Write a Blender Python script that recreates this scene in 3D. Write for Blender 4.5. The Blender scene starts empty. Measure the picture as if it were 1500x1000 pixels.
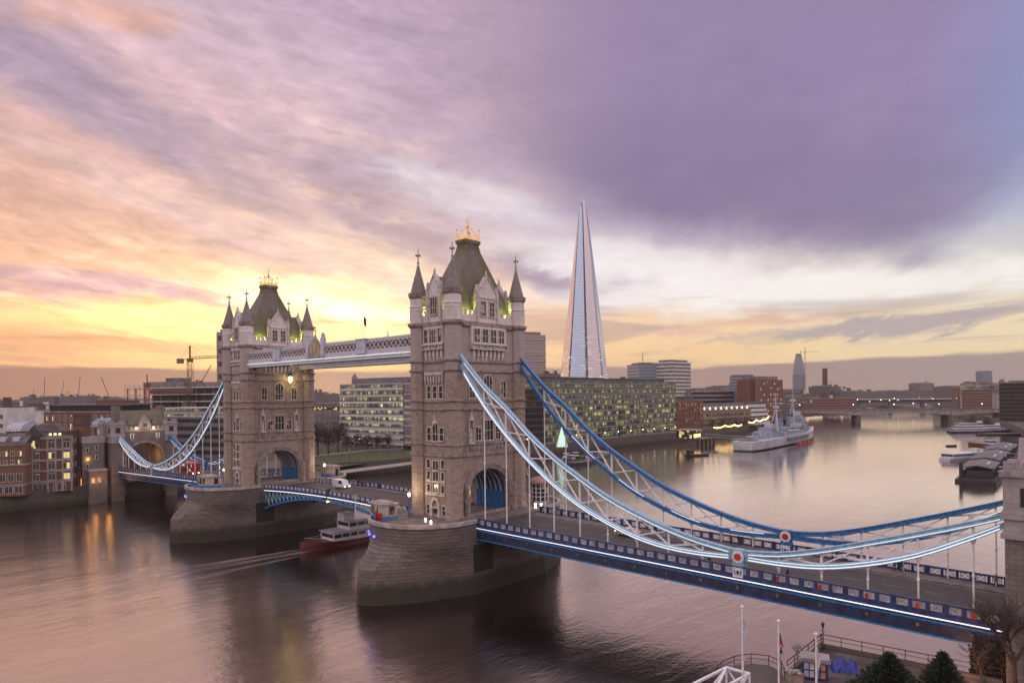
import bpy, bmesh, math, random
from mathutils import Vector, Matrix
R = math.radians
C = bpy.context.scene.collection
scene = bpy.context.scene

# ------------------------------------------------------------------ camera
YAW, ROLL, FPX, HY = 0.731, 0.010, 1008.1, 580.66
CAMP = Vector((144.229, -101.581, 37.083))
fwd = Vector((-math.sin(YAW), math.cos(YAW), 0)); rgt = Vector((math.cos(YAW), math.sin(YAW), 0)); up = Vector((0, 0, 1))
cam = bpy.data.cameras.new("camera"); camo = bpy.data.objects.new("camera", cam); C.objects.link(camo)
cr, sr = math.cos(ROLL), math.sin(ROLL)
cx_ = rgt * cr - up * -sr * -1.0
cx_ = rgt * cr - up * sr
cy_ = rgt * sr + up * cr
M4 = Matrix((cx_, cy_, -fwd)).transposed().to_4x4(); M4.translation = CAMP
camo.matrix_world = M4
cam.sensor_width = 36.0; cam.lens = FPX / 1500 * 36.0
cam.shift_y = (HY - 500) / 1500
cam.clip_start = 1.0; cam.clip_end = 20000
scene.camera = camo

def at(u, v, z=None, d=None):
    """a point of the place seen at photo pixel (u, v): on height z, or at depth d"""
    a = (u - 750) / FPX; b = -(v - HY) / FPX
    r_ = cr * a + sr * b; v_ = -sr * a + cr * b
    if d is None: d = (z - CAMP.z) / v_
    return CAMP + (fwd + rgt * r_ + up * v_) * d

# ------------------------------------------------------------------ node helper
class V:
    """a shader value; arithmetic on it makes Math nodes"""
    nt = None
    def __init__(s, sock): s.s = sock
    @staticmethod
    def op(o, *a, clamp=False):
        n = V.nt.nodes.new("ShaderNodeMath"); n.operation = o; n.use_clamp = clamp
        for i, x in enumerate(a):
            if isinstance(x, V): V.nt.links.new(x.s, n.inputs[i])
            else: n.inputs[i].default_value = x
        return V(n.outputs[0])
    def __add__(s, o): return V.op("ADD", s, o)
    __radd__ = __add__
    def __mul__(s, o): return V.op("MULTIPLY", s, o)
    __rmul__ = __mul__
    def __sub__(s, o): return V.op("SUBTRACT", s, o)
    def __rsub__(s, o): return V.op("SUBTRACT", o, s)
    def __truediv__(s, o): return V.op("DIVIDE", s, o)
    def __rtruediv__(s, o): return V.op("DIVIDE", o, s)
    def floor(s): return V.op("FLOOR", s)
    def frac(s): return V.op("FRACT", s)
    def max(s, o): return V.op("MAXIMUM", s, o)
    def min(s, o): return V.op("MINIMUM", s, o)
    def gt(s, o): return V.op("GREATER_THAN", s, o)
    def lt(s, o): return V.op("LESS_THAN", s, o)
    def pw(s, o): return V.op("POWER", s, o)
def sstep(x, a, b):
    n = V.nt.nodes.new("ShaderNodeMapRange"); n.interpolation_type = "SMOOTHSTEP"
    V.nt.links.new(x.s, n.inputs[0])
    for i, q in ((1, a), (2, b)):
        if isinstance(q, V): V.nt.links.new(q.s, n.inputs[i])
        else: n.inputs[i].default_value = q
    n.inputs[3].default_value = 0; n.inputs[4].default_value = 1
    return V(n.outputs[0])
def comb(x, y, z=0.0):
    n = V.nt.nodes.new("ShaderNodeCombineXYZ")
    for i, q in enumerate((x, y, z)):
        if isinstance(q, V): V.nt.links.new(q.s, n.inputs[i])
        else: n.inputs[i].default_value = q
    return n.outputs[0]
def sep(sock):
    n = V.nt.nodes.new("ShaderNodeSeparateXYZ"); V.nt.links.new(sock, n.inputs[0])
    return V(n.outputs[0]), V(n.outputs[1]), V(n.outputs[2])
def noise(vec, scale=1.0, detail=4.0, rough=0.5, dist=0.0, color=False):
    n = V.nt.nodes.new("ShaderNodeTexNoise"); V.nt.links.new(vec, n.inputs["Vector"])
    n.inputs["Scale"].default_value = scale; n.inputs["Detail"].default_value = detail
    n.inputs["Roughness"].default_value = rough; n.inputs["Distortion"].default_value = dist
    return n.outputs["Color"] if color else V(n.outputs["Fac"])
def mixc(f, a, b, mode="MIX"):
    n = V.nt.nodes.new("ShaderNodeMix"); n.data_type = "RGBA"; n.blend_type = mode; n.clamp_factor = True
    if isinstance(f, V): V.nt.links.new(f.s, n.inputs[0])
    else: n.inputs[0].default_value = f
    for i, q in ((6, a), (7, b)):
        if isinstance(q, (tuple, list)): n.inputs[i].default_value = (*q[:3], 1)
        else: V.nt.links.new(q, n.inputs[i])
    return n.outputs[2]
def lin(r, g, b):
    f = lambda c: (c / 255 / 12.92) if c <= 10 else ((c / 255 + 0.055) / 1.055) ** 2.4
    return (f(r), f(g), f(b))

# ------------------------------------------------------------------ sky
SUN_AZ_PX, SUN_EL = 470, R(6.0)
sd = at(SUN_AZ_PX, 560, d=1.0) - CAMP
sun_az = math.atan2(sd.y, sd.x)
world = bpy.data.worlds.new("World"); scene.world = world; world.use_nodes = True
nt = world.node_tree; nt.nodes.clear(); V.nt = nt
wout = nt.nodes.new("ShaderNodeOutputWorld"); bg = nt.nodes.new("ShaderNodeBackground")
nt.links.new(bg.outputs[0], wout.inputs[0])
tc = nt.nodes.new("ShaderNodeTexCoord")
dx, dy, dz = sep(tc.outputs["Generated"])
F0 = dx * fwd.x + dy * fwd.y; R0 = dx * rgt.x + dy * rgt.y          # compass frame of the river's view upstream
az = V.op("ARCTAN2", R0, F0); el = V.op("ARCSINE", dz)
# cloud sheet: directions cut by a high flat layer, streaked towards the west
inv = 1.0 / (dz.max(0.0) + 0.10)
sh = at(930, 560, d=1.0) - CAMP; sh.normalize()
sa = (dx * sh.x + dy * sh.y) * inv; sb = (dy * sh.x - dx * sh.y) * inv
pl = comb(sa * 0.70, sb * 1.0, 0.0)
plf = comb(sa * 0.38, sb * 1.05, 3.7)
n_big = noise(pl, 0.9, 6, 0.55, 0.4)
n_fin = noise(plf, 2.6, 9, 0.62, 0.6)
n_cot = noise(comb(sa * 0.8, sb * 1.0, 9.1), 4.2, 8, 0.6, 0.3)
n_hor = noise(comb(az * 3.0, el * 34.0, 1.3), 1.0, 7, 0.55, 0.5)
wz = az + (n_big - 0.5) * 0.16 + (n_cot - 0.5) * 0.05
we = el + (n_big - 0.5) * 0.07 + (n_fin - 0.5) * 0.05
KA, KE = 0.17, 0.085
pos = comb(wz * (1 / KA), we * (1 / KE), 0.0)
SKY = [  # photo pixel -> colour of the evening sky there
 (20,40,185,172,205),(110,60,222,172,165),(60,160,182,160,178),(150,120,205,172,180),(250,40,212,186,200),(400,60,206,182,198),
 (600,40,192,166,190),(780,60,172,148,174),(960,60,152,130,166),(1150,60,143,124,164),(1330,40,142,132,176),(1480,20,146,150,196),
 (1490,130,140,164,214),(1400,160,140,142,186),(1200,180,136,118,160),(1000,180,146,127,162),(820,190,160,138,166),(640,170,186,162,182),
 (450,180,214,184,194),(300,200,218,182,182),(160,250,222,176,165),(40,250,226,176,155),(40,330,234,180,150),(180,350,232,184,158),
 (330,290,222,188,186),(480,290,226,196,198),(620,260,190,166,182),(700,300,214,196,206),(780,280,178,158,180),(950,290,132,116,152),
 (1120,290,124,110,150),(1290,310,122,110,150),(1400,290,140,136,176),(1490,260,160,172,208),(1480,350,204,212,226),(1350,400,232,230,228),
 (1180,400,236,230,232),(1000,390,226,218,228),(900,340,196,184,204),(900,420,222,208,216),(780,400,160,140,162),(660,390,206,180,190),
 (520,380,222,192,182),(380,380,230,188,168),(250,420,238,186,150),(80,430,232,172,136),(60,500,246,190,120),(200,480,250,202,126),
 (330,460,252,206,122),(470,445,255,228,150),(560,450,255,226,150),(640,460,248,204,150),(780,470,250,206,140),(920,470,252,212,152),
 (1060,490,250,204,146),(1200,470,246,214,170),(1330,470,240,222,180),(1470,440,238,226,196),(1480,500,242,216,158),(1300,510,246,212,146),
 (1000,515,250,206,130),(800,515,240,190,120),(560,520,236,180,112),(300,520,246,188,106),(60,530,236,172,108)]
num = den = None
def addv(a, b):
    n = nt.nodes.new("ShaderNodeVectorMath"); n.operation = "ADD"
    nt.links.new(a, n.inputs[0]); nt.links.new(b, n.inputs[1]); return n.outputs[0]
def blob(pa, pe, col, k):
    global num, den
    n = nt.nodes.new("ShaderNodeVectorMath"); n.operation = "DISTANCE"
    nt.links.new(pos, n.inputs[0]); n.inputs[1].default_value = (pa / KA, pe / KE, 0)
    d = V(n.outputs["Value"]); w = V.op("POWER", math.exp(-k), d * d)
    s = nt.nodes.new("ShaderNodeVectorMath"); s.operation = "SCALE"
    s.inputs[0].default_value = col; nt.links.new(w.s, s.inputs["Scale"])
    num = s.outputs[0] if num is None else addv(num, s.outputs[0])
    den = w if den is None else den + w
for u, v, r_, g_, b_ in SKY:
    q = (at(u, v, d=1.0) - CAMP).normalized()
    a = math.atan2(q.dot(rgt), q.dot(fwd)); e = math.asin(q.z)
    blob(a, e, lin(r_, g_, b_), 1.35)
n = nt.nodes.new("ShaderNodeVectorMath"); n.operation = "SCALE"
nt.links.new(num, n.inputs[0]); nt.links.new((1.0 / (den + 1e-6)).s, n.inputs["Scale"])
front = n.outputs[0]
# the rest of the dome (behind the viewer and overhead): dusk blue, lilac overhead, dull rose low in the east
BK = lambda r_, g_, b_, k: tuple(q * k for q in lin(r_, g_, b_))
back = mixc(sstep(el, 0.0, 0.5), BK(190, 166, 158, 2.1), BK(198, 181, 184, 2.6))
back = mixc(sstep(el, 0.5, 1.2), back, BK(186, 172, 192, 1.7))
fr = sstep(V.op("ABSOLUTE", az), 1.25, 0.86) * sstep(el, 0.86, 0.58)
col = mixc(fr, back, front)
# the great violet cloud over the river: a level underside that rises to the left
def ramp(x, pts, lo, hi, vlo, vhi):
    n = nt.nodes.new("ShaderNodeValToRGB"); cr_ = n.color_ramp; cr_.interpolation = "B_SPLINE"
    nt.links.new(((x - lo) * (1.0 / (hi - lo))).s, n.inputs[0])
    while len(cr_.elements) < len(pts): cr_.elements.new(0.5)
    for e_, (p_, q_) in zip(cr_.elements, pts):
        e_.position = (p_ - lo) / (hi - lo); w_ = (q_ - vlo) / (vhi - vlo); e_.color = (w_, w_, w_, 1)
    return V(n.outputs[0]) * (vhi - vlo) + vlo
def dirp(u, v):
    q = (at(u, v, d=1.0) - CAMP).normalized(); return math.atan2(q.dot(rgt), q.dot(fwd)), math.asin(q.z)
under = ramp(az, [dirp(*q) for q in ((560, 60), (680, 170), (760, 250), (850, 300), (960, 340), (1080, 366), (1200, 386), (1330, 388), (1420, 350), (1500, 240))], -0.75, 0.75, 0.0, 0.6)
above = el - under + (n_big - 0.5) * 0.10 + (n_fin - 0.5) * 0.05 + (n_cot - 0.5) * 0.02
cm = sstep(above, -0.020, 0.055) * sstep(az, 0.74, 0.50) * fr
ccol = mixc(sstep(above, 0.0, 0.22), lin(126, 113, 147), lin(148, 130, 166))
ccol = mixc(sstep(az, 0.22, -0.10), ccol, lin(178, 154, 172))
ccol = mixc(sstep(n_big, 0.40, 0.70) * 0.35, ccol, lin(120, 106, 144))
col = mixc(cm * (0.50 + sstep(az, -0.16, 0.08) * 0.38), col, ccol)
# long bands of cloud: grey-violet undersides and lit gaps between them
def band(u, v, ln, wd, ang, c_, k):
    global col
    pa, pe = dirp(u, v); ca, sa_ = math.cos(R(ang)), math.sin(R(ang))
    p_ = wz - pa; q_ = we - pe
    l_ = (p_ * ca - q_ * sa_) * (1008.0 / ln); t_ = (p_ * sa_ + q_ * ca) * (1008.0 / wd)
    w_ = V.op("POWER", math.exp(-0.7), l_ * l_ + t_ * t_)
    w_ = sstep(w_ * (0.45 + n_fin * 0.6 + n_cot * 0.55), 0.12, 0.85)
    col = mixc(w_ * k * fr, col, lin(*c_))
for b_ in ((110, 150, 190, 36, 24, (164, 146, 168), .75), (470, 232, 190, 30, 8, (180, 158, 174), .7), (545, 318, 130, 26, 25, (170, 146, 160), .65),
           (300, 250, 120, 18, 28, (186, 160, 174), .5), (120, 413, 190, 14, 2, (186, 146, 156), .8), (360, 345, 150, 12, 14, (206, 166, 162), .6), (835, 408, 130, 30, 8, (148, 132, 156), .9),
           (700, 290, 140, 26, 14, (230, 220, 226), .7), (930, 384, 200, 26, 8, (238, 230, 232), .75), (1180, 420, 330, 20, 0, (250, 246, 243), .8), (930, 400, 160, 18, 6, (246, 240, 242), .6),
           (130, 28, 90, 16, -12, (228, 174, 150), .7), (60, 215, 120, 14, 16, (234, 186, 176), .6), (250, 120, 160, 16, 20, (226, 190, 198), .6), (240, 300, 200, 16, 14, (236, 200, 190), .6),
           (1290, 480, 200, 11, -4, (168, 156, 164), .85), (1090, 468, 120, 9, 0, (226, 184, 160), .8), (480, 442, 130, 26, 12, (255, 244, 196), .8),
           (220, 474, 170, 20, 0, (255, 224, 140), .7), (120, 510, 170, 9, -1, (226, 160, 110), .8), (620, 420, 120, 12, 10, (222, 190, 180), .5)):
    band(*b_)
lw = sstep(az, 0.15, -0.25)                                          # the south-west half carries the fine cloud
st = sstep(n_fin, 0.46, 0.70) * (0.03 + lw * 0.16) * sstep(el, 0.03, 0.14)
col = mixc(st, col, lin(170, 142, 160))
hi = sstep(n_cot, 0.50, 0.72) * (0.03 + lw * 0.42) * sstep(el, 0.05, 0.16) * sstep(el, 0.50, 0.26)
col = mixc(hi, col, lin(250, 208, 178))
# thin bars of cloud low over the horizon
# relief of the cloud sheet: every lump a little lighter or darker than its neighbours
n_rip = noise(comb(az * 9.0 + el * 5.0, el * 46.0 + az * 5.0, 5.2), 1.0, 8, 0.66, 0.8)
n_mac = noise(comb(az * 22.0 - el * 10.0, el * 56.0 + az * 9.0, 8.4), 1.0, 6, 0.6, 0.5)
rel = 1.0 + ((n_cot - 0.5) * 0.80 + (n_fin - 0.5) * 0.18 + (n_rip - 0.5) * 0.80 + (n_mac - 0.5) * 0.85) * (0.12 + lw * 0.62) * sstep(el, 0.03, 0.12)
rs = nt.nodes.new("ShaderNodeVectorMath"); rs.operation = "SCALE"; nt.links.new(col, rs.inputs[0]); nt.links.new(rel.s, rs.inputs["Scale"]); col = rs.outputs[0]
# the sun's place behind the cloud: a wide bright glow
ga, ge = dirp(390, 474)
gl_ = V.op("POWER", math.exp(-1.0), ((wz - ga) * 3.0) * ((wz - ga) * 3.0) + ((we - ge) * 13.0) * ((we - ge) * 13.0))
gs = nt.nodes.new("ShaderNodeVectorMath"); gs.operation = "SCALE"; nt.links.new(col, gs.inputs[0]); nt.links.new((1.0 + gl_ * fr * 0.85 * (0.35 + n_rip * 1.3)).s, gs.inputs["Scale"]); col = gs.outputs[0]
bar = sstep(n_hor, 0.50, 0.64) * sstep(el, 0.035, 0.06) * sstep(el, 0.17, 0.09)
col = mixc(bar * 0.62, col, mixc(sstep(az, -0.3, 0.3), lin(196, 140, 112), lin(170, 148, 152)))
gap = sstep(n_hor, 0.46, 0.30) * sstep(el, 0.04, 0.06) * sstep(el, 0.16, 0.08)
col = mixc(gap * 0.5, col, lin(255, 226, 150))
# bank of murk lying on the horizon
edge = 0.040 + (n_big - 0.5) * 0.02 + (n_hor - 0.5) * 0.016 + sstep(az, 0.3, 0.65) * 0.010
bank = sstep(el - edge, 0.003, -0.004)
bcol = mixc(sstep(el, 0.0, 0.05), lin(166, 130, 112), lin(146, 122, 120))
bcol = mixc(sstep(az, -0.2, -0.6), bcol, lin(164, 116, 92))
bcol = mixc(sstep(az, 0.25, 0.6), bcol, lin(152, 138, 132))
slit = sstep(n_hor, 0.44, 0.36) * sstep(el, 0.012, 0.022) * sstep(az, 0.30, 0.16)
bcol = mixc(slit * 0.8, bcol, lin(250, 200, 120))
col = mixc(bank, col, bcol)
col = mixc(sstep(el, 0.0, -0.02), col, lin(96, 80, 78))
sky = nt.nodes.new("ShaderNodeTexSky"); sky.sky_type = "NISHITA"; sky.sun_disc = False
sky.sun_elevation = SUN_EL; sky.sun_rotation = math.pi / 2 - sun_az
sk = nt.nodes.new("ShaderNodeVectorMath"); sk.operation = "SCALE"; sk.inputs["Scale"].default_value = 0.06
nt.links.new(sky.outputs[0], sk.inputs[0])
tot = mixc(0.93, sk.outputs[0], col)                                  # cloud cover over the clear sky
nt.links.new(tot, bg.inputs[0]); bg.inputs[1].default_value = 1.12
world.cycles.sampling_method = "MANUAL"; world.cycles.sample_map_resolution = 512

# ------------------------------------------------------------------ sun behind the cloud
sl = bpy.data.lights.new("sun", "SUN"); sl.energy = 0.8; sl.angle = R(120); sl.color = (1.0, 0.62, 0.34)
so = bpy.data.objects.new("sun", sl); C.objects.link(so)
sv = Vector((math.cos(sun_az) * math.cos(SUN_EL), math.sin(sun_az) * math.cos(SUN_EL), math.sin(SUN_EL)))
so.rotation_euler = (-sv).to_track_quat("-Z", "Y").to_euler(); so.location = (-80, 20, 200)
scene.view_settings.view_transform = "Standard"; scene.view_settings.look = "None"
scene.view_settings.exposure = 0.0; scene.view_settings.gamma = 1.0; scene.view_settings.use_curve_mapping = False
cy = scene.cycles
cy.use_denoising = True; cy.max_bounces = 6; cy.diffuse_bounces = 3; cy.glossy_bounces = 3; cy.transmission_bounces = 3
cy.volume_bounces = 0; cy.sample_clamp_indirect = 4.0; cy.caustics_reflective = False; cy.caustics_refractive = False

# ------------------------------------------------------------------ mesh helpers
class MB:
    def __init__(s): s.v = []; s.f = []
    def add(s, vs, fs):
        o = len(s.v); s.v += [tuple(q) for q in vs]; s.f += [tuple(o + i for i in f) for f in fs]; return s
    def box(s, x0, x1, y0, y1, z0, z1, rot=0.0, c=None):
        vs = [(x, y, z) for z in (z0, z1) for x, y in ((x0, y0), (x1, y0), (x1, y1), (x0, y1))]
        if rot:
            cx, cy = c or ((x0 + x1) / 2, (y0 + y1) / 2); a, b = math.cos(rot), math.sin(rot)
            vs = [(cx + (x - cx) * a - (y - cy) * b, cy + (x - cx) * b + (y - cy) * a, z) for x, y, z in vs]
        return s.add(vs, [(3, 2, 1, 0), (4, 5, 6, 7), (0, 1, 5, 4), (1, 2, 6, 5), (2, 3, 7, 6), (3, 0, 4, 7)])
    def beam(s, p, q, w, h, upv=(0, 0, 1)):
        p, q = Vector(p), Vector(q); d = (q - p).normalized(); u = Vector(upv)
        if abs(d.dot(u)) > 0.98: u = Vector((1, 0, 0))
        a = d.cross(u).normalized(); b = a.cross(d)
        vs = [e + a * (i * w / 2) + b * (j * h / 2) for e in (p, q) for i, j in ((-1, -1), (1, -1), (1, 1), (-1, 1))]
        return s.add(vs, [(3, 2, 1, 0), (4, 5, 6, 7), (0, 1, 5, 4), (1, 2, 6, 5), (2, 3, 7, 6), (3, 0, 4, 7)])
    def path(s, pts, w, h, upv=(0, 0, 1)):
        """one mitred bar through the points"""
        pts = [Vector(p) for p in pts]; n = len(pts); vs = []
        for i, p in enumerate(pts):
            d = (pts[min(i + 1, n - 1)] - pts[max(i - 1, 0)]).normalized()
            a = d.cross(Vector(upv)).normalized(); b = a.cross(d)
            ww = w[i] if isinstance(w, (list, tuple)) else w; hh = h[i] if isinstance(h, (list, tuple)) else h
            vs += [p + a * (k * ww / 2) + b * (j * hh / 2) for k, j in ((-1, -1), (1, -1), (1, 1), (-1, 1))]
        fs = [(3, 2, 1, 0), tuple(4 * (n - 1) + k for k in range(4))]
        for i in range(n - 1):
            for k in range(4): fs.append((4 * i + k, 4 * i + (k + 1) % 4, 4 * i + 4 + (k + 1) % 4, 4 * i + 4 + k))
        return s.add(vs, fs)
    def loft(s, rings, cap=True):
        n = len(rings[0]); vs = [p for r in rings for p in r]; fs = []
        for i in range(len(rings) - 1):
            for k in range(n): fs.append((i * n + k, i * n + (k + 1) % n, (i + 1) * n + (k + 1) % n, (i + 1) * n + k))
        if cap: fs += [tuple(reversed(range(n))), tuple((len(rings) - 1) * n + k for k in range(n))]
        return s.add(vs, fs)
    def prism(s, poly, z0, z1):
        return s.loft([[(x, y, z0) for x, y in poly], [(x, y, z1) for x, y in poly]])
    def lathe(s, cx, cy, prof, n=8, rot=None):
        rot = math.pi / n if rot is None else rot
        return s.loft([[(cx + r * math.cos(rot + 2 * math.pi * k / n), cy + r * math.sin(rot + 2 * math.pi * k / n), z) for k in range(n)] for r, z in prof])
    def tube(s, p, q, r, r2=None, n=6):
        p, q = Vector(p), Vector(q); d = (q - p).normalized(); a = d.orthogonal().normalized(); b = d.cross(a); r2 = r if r2 is None else r2
        return s.loft([[e + (a * math.cos(2 * math.pi * k / n) + b * math.sin(2 * math.pi * k / n)) * rr for k in range(n)] for e, rr in ((p, r), (q, r2))])
    def ball(s, c, r, n=8, m=5, sz=1.0):
        rings = []
        for i in range(m + 1):
            t = -math.pi / 2 + math.pi * (0.06 + 0.88 * i / m)
            rings.append([(c[0] + r * math.cos(t) * math.cos(2 * math.pi * k / n), c[1] + r * math.cos(t) * math.sin(2 * math.pi * k / n), c[2] + r * sz * math.sin(t)) for k in range(n)])
        return s.loft(rings)
    def shape(s, pts, n, d0, d1):
        """polygon pts=(along, z) on a wall whose frame is n=(origin, along, out); thick from d0 to d1 outward"""
        o, a, w = n; a = Vector(a); w = Vector(w); o = Vector(o)
        return s.loft([[o + a * p + Vector((0, 0, z)) + w * d for p, z in pts] for d in (d0, d1)])
    def build(s, name, mat, parent=None, smooth=False, loc=None):
        me = bpy.data.meshes.new(name); me.from_pydata(s.v, [], s.f); me.materials.append(mat)
        bm = bmesh.new(); bm.from_mesh(me); bmesh.ops.recalc_face_normals(bm, faces=bm.faces); bm.to_mesh(me); bm.free()
        if smooth:
            for p in me.polygons: p.use_smooth = True
        o = bpy.data.objects.new(name, me); C.objects.link(o)
        if parent: o.parent = parent
        if loc: o.location = loc
        return o
def tag(o, label=None, cat=None, group=None, kind=None):
    if label: o["label"] = label
    if cat: o["category"] = cat
    if group: o["group"] = group
    if kind: o["kind"] = kind
    return o
def thing(name, label, cat, loc=(0, 0, 0), rz=0.0, group=None):
    o = bpy.data.objects.new(name, None); C.objects.link(o); o.location = loc; o.rotation_euler = (0, 0, rz); o.empty_display_size = 0.5
    return tag(o, label, cat, group)
KIDS = {}
def copy_tree(o, parent=None):
    c = o.copy(); C.objects.link(c)
    if parent: c.parent = parent
    for k in list(o.children): copy_tree(k, c)
    return c
def again(root, label, loc, rz=0.0, group=None, sc=None):
    c = copy_tree(root); c.location = loc; c.rotation_euler = (0, 0, rz); c["label"] = label
    if group: c["group"] = group
    if sc: c.scale = (sc, sc, sc) if not isinstance(sc, tuple) else sc
    return c

# ------------------------------------------------------------------ materials
def newmat(name):
    m = bpy.data.materials.new(name); m.use_nodes = True; V.nt = m.node_tree
    b = m.node_tree.nodes["Principled BSDF"]; return m, b
def objco():
    n = V.nt.nodes.new("ShaderNodeTexCoord"); return n.outputs["Object"]
def bump(b, h, strength=0.3, dist=0.1):
    n = V.nt.nodes.new("ShaderNodeBump"); n.inputs["Strength"].default_value = strength; n.inputs["Distance"].default_value = dist
    V.nt.links.new(h.s if isinstance(h, V) else h, n.inputs["Height"]); V.nt.links.new(n.outputs[0], b.inputs["Normal"])
def plain(name, c, rough=0.6, metal=0.0, var=0.18, sc=1.5, bs=0.0, c2=None):
    m, b = newmat(name); co = objco(); f = noise(co, sc, 5, 0.6)
    k = c2 or tuple(x * (1 - 2 * var) for x in c); hi_ = c if c2 else tuple(min(1, x * (1 + var)) for x in c)
    V.nt.links.new(mixc(sstep(f, 0.3, 0.7), k, hi_), b.inputs["Base Color"])
    b.inputs["Roughness"].default_value = rough; b.inputs["Metallic"].default_value = metal
    if bs: bump(b, noise(co, sc * 6, 4), bs, 0.05)
    return m
def masonry(name, c1, c2, mortar, bw, bh, mort=0.02, rough=0.85, stain=(0.05, 0.045, 0.04), stain_amt=0.5, bs=0.4, green=None, high=None, lo=0.52):
    """coursed stone or brick: blocks run round the walls, streaks and blotches of soot over them"""
    m, b = newmat(name); co = objco(); x, y, z = sep(co)
    t = V.nt.nodes.new("ShaderNodeTexBrick"); V.nt.links.new(comb(x + y, z, 0.0), t.inputs["Vector"])
    t.inputs["Color1"].default_value = (*c1, 1); t.inputs["Color2"].default_value = (*c2, 1); t.inputs["Mortar"].default_value = (*mortar, 1)
    t.inputs["Scale"].default_value = 1.0; t.inputs["Brick Width"].default_value = bw; t.inputs["Row Height"].default_value = bh
    t.inputs["Mortar Size"].default_value = mort; t.inputs["Mortar Smooth"].default_value = 0.3; t.inputs["Bias"].default_value = 0.0
    f = noise(comb(x * 0.9, y * 0.9, z * 0.16), 0.7, 6, 0.65); g = noise(co, 0.35, 5, 0.6)
    col_ = mixc(sstep(f, lo, lo + 0.26) * stain_amt, t.outputs["Color"], stain)
    col_ = mixc(sstep(g, 0.35, 0.75) * 0.35, col_, tuple(min(1, q * 1.5) for q in c2))
    if high:
        col_ = mixc(sstep(z, high[0], high[1]) * 0.55, col_, high[2])
    if green:
        zlo, zhi, gc = green
        wv = noise(co, 0.5, 5, 0.7)
        col_ = mixc(sstep(z + (wv - 0.5) * 2.6, zhi, zlo) * 0.85, col_, gc)
    V.nt.links.new(col_, b.inputs["Base Color"]); b.inputs["Roughness"].default_value = rough
    bump(b, V(t.outputs["Fac"]) * -1.0 + noise(co, 6, 4) * 0.5, bs, 0.06)
    return m
def glow(name, c, s):
    m, b = newmat(name); b.inputs["Base Color"].default_value = (*c, 1)
    b.inputs["Emission Color"].default_value = (*c, 1); b.inputs["Emission Strength"].default_value = s; return m
def glass(name, c=(0.02, 0.022, 0.026), rough=0.08, lit=0.0, litc=(1.0, 0.62, 0.25), s=1.0, cell=1.0):
    """dark window glass; a share of the panes glows: lit rooms, and painted sunset reflections in the leaded glass"""
    m, b = newmat(name); b.inputs["Base Color"].default_value = (*c, 1); b.inputs["Roughness"].default_value = rough
    if lit > 0:
        x, y, z = sep(objco()); oi = V.nt.nodes.new("ShaderNodeObjectInfo")
        w = V.nt.nodes.new("ShaderNodeTexWhiteNoise"); w.noise_dimensions = "3D"
        V.nt.links.new(comb((x * (1 / cell)).floor(), (y * (1 / cell)).floor() + (z * (1 / cell)).floor() * 7.0, V(oi.outputs["Random"]) * 91.0), w.inputs["Vector"])
        e = V(w.outputs["Value"]).lt(lit) * (0.35 + noise(objco(), 1.7, 3) * 1.2)
        b.inputs["Emission Color"].default_value = (*litc, 1); V.nt.links.new((e * s).s, b.inputs["Emission Strength"])
    return m
def office(name, fl, bay, lit=0.35, litc=(1.0, 0.78, 0.28), s=0.9, frame=(0.16, 0.17, 0.18), glassc=(0.03, 0.04, 0.045), slab=0.22, mull=0.08, litc2=None):
    """curtain walling: storeys of height fl, bays of width bay, some rooms lit, ceilings brighter than desks"""
    m, b = newmat(name); co = objco(); x, y, z = sep(co)
    s_ = (x + y) * (1 / bay); zz = z * (1 / fl)
    fs = s_.frac(); fz = zz.frac()
    w = V.nt.nodes.new("ShaderNodeTexWhiteNoise"); w.noise_dimensions = "3D"
    V.nt.links.new(comb(s_.floor(), zz.floor(), 2.0), w.inputs["Vector"]); r1 = V(w.outputs["Value"])
    w2 = V.nt.nodes.new("ShaderNodeTexWhiteNoise"); w2.noise_dimensions = "3D"
    V.nt.links.new(comb((s_ * 0.27).floor(), zz.floor(), 5.0), w2.inputs["Vector"]); r2 = V(w2.outputs["Value"])
    on = (r1 * 0.45 + r2 * 0.55).lt(lit)
    glz = fs.gt(mull) * fz.gt(slab)
    V.nt.links.new(mixc(glz, frame, glassc), b.inputs["Base Color"])
    V.nt.links.new((0.5 - glz * 0.42).s, b.inputs["Roughness"])
    room = noise(comb(s_ * 3.1, zz * 5.3, 0.0), 1.0, 3, 0.6)
    w3 = V.nt.nodes.new("ShaderNodeTexWhiteNoise"); w3.noise_dimensions = "2D"; V.nt.links.new(comb(zz.floor(), 3.0), w3.inputs["Vector"]); flr = V(w3.outputs["Value"])
    blind = fz.lt(slab + 0.15 + r2 * 0.9)
    e = on * glz * (0.25 + blind * 0.75) * sstep(fz, slab * 0.7, 0.95) * (0.10 + r1 * r1 * 1.9) * (0.2 + room * 1.6) * (0.35 + flr * 1.1) * s
    b.inputs["Emission Color"].default_value = (*litc, 1)
    if litc2: V.nt.links.new(mixc(r1 * 1.3, litc2, litc), b.inputs["Emission Color"])
    V.nt.links.new(e.s, b.inputs["Emission Strength"])
    return m

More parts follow.
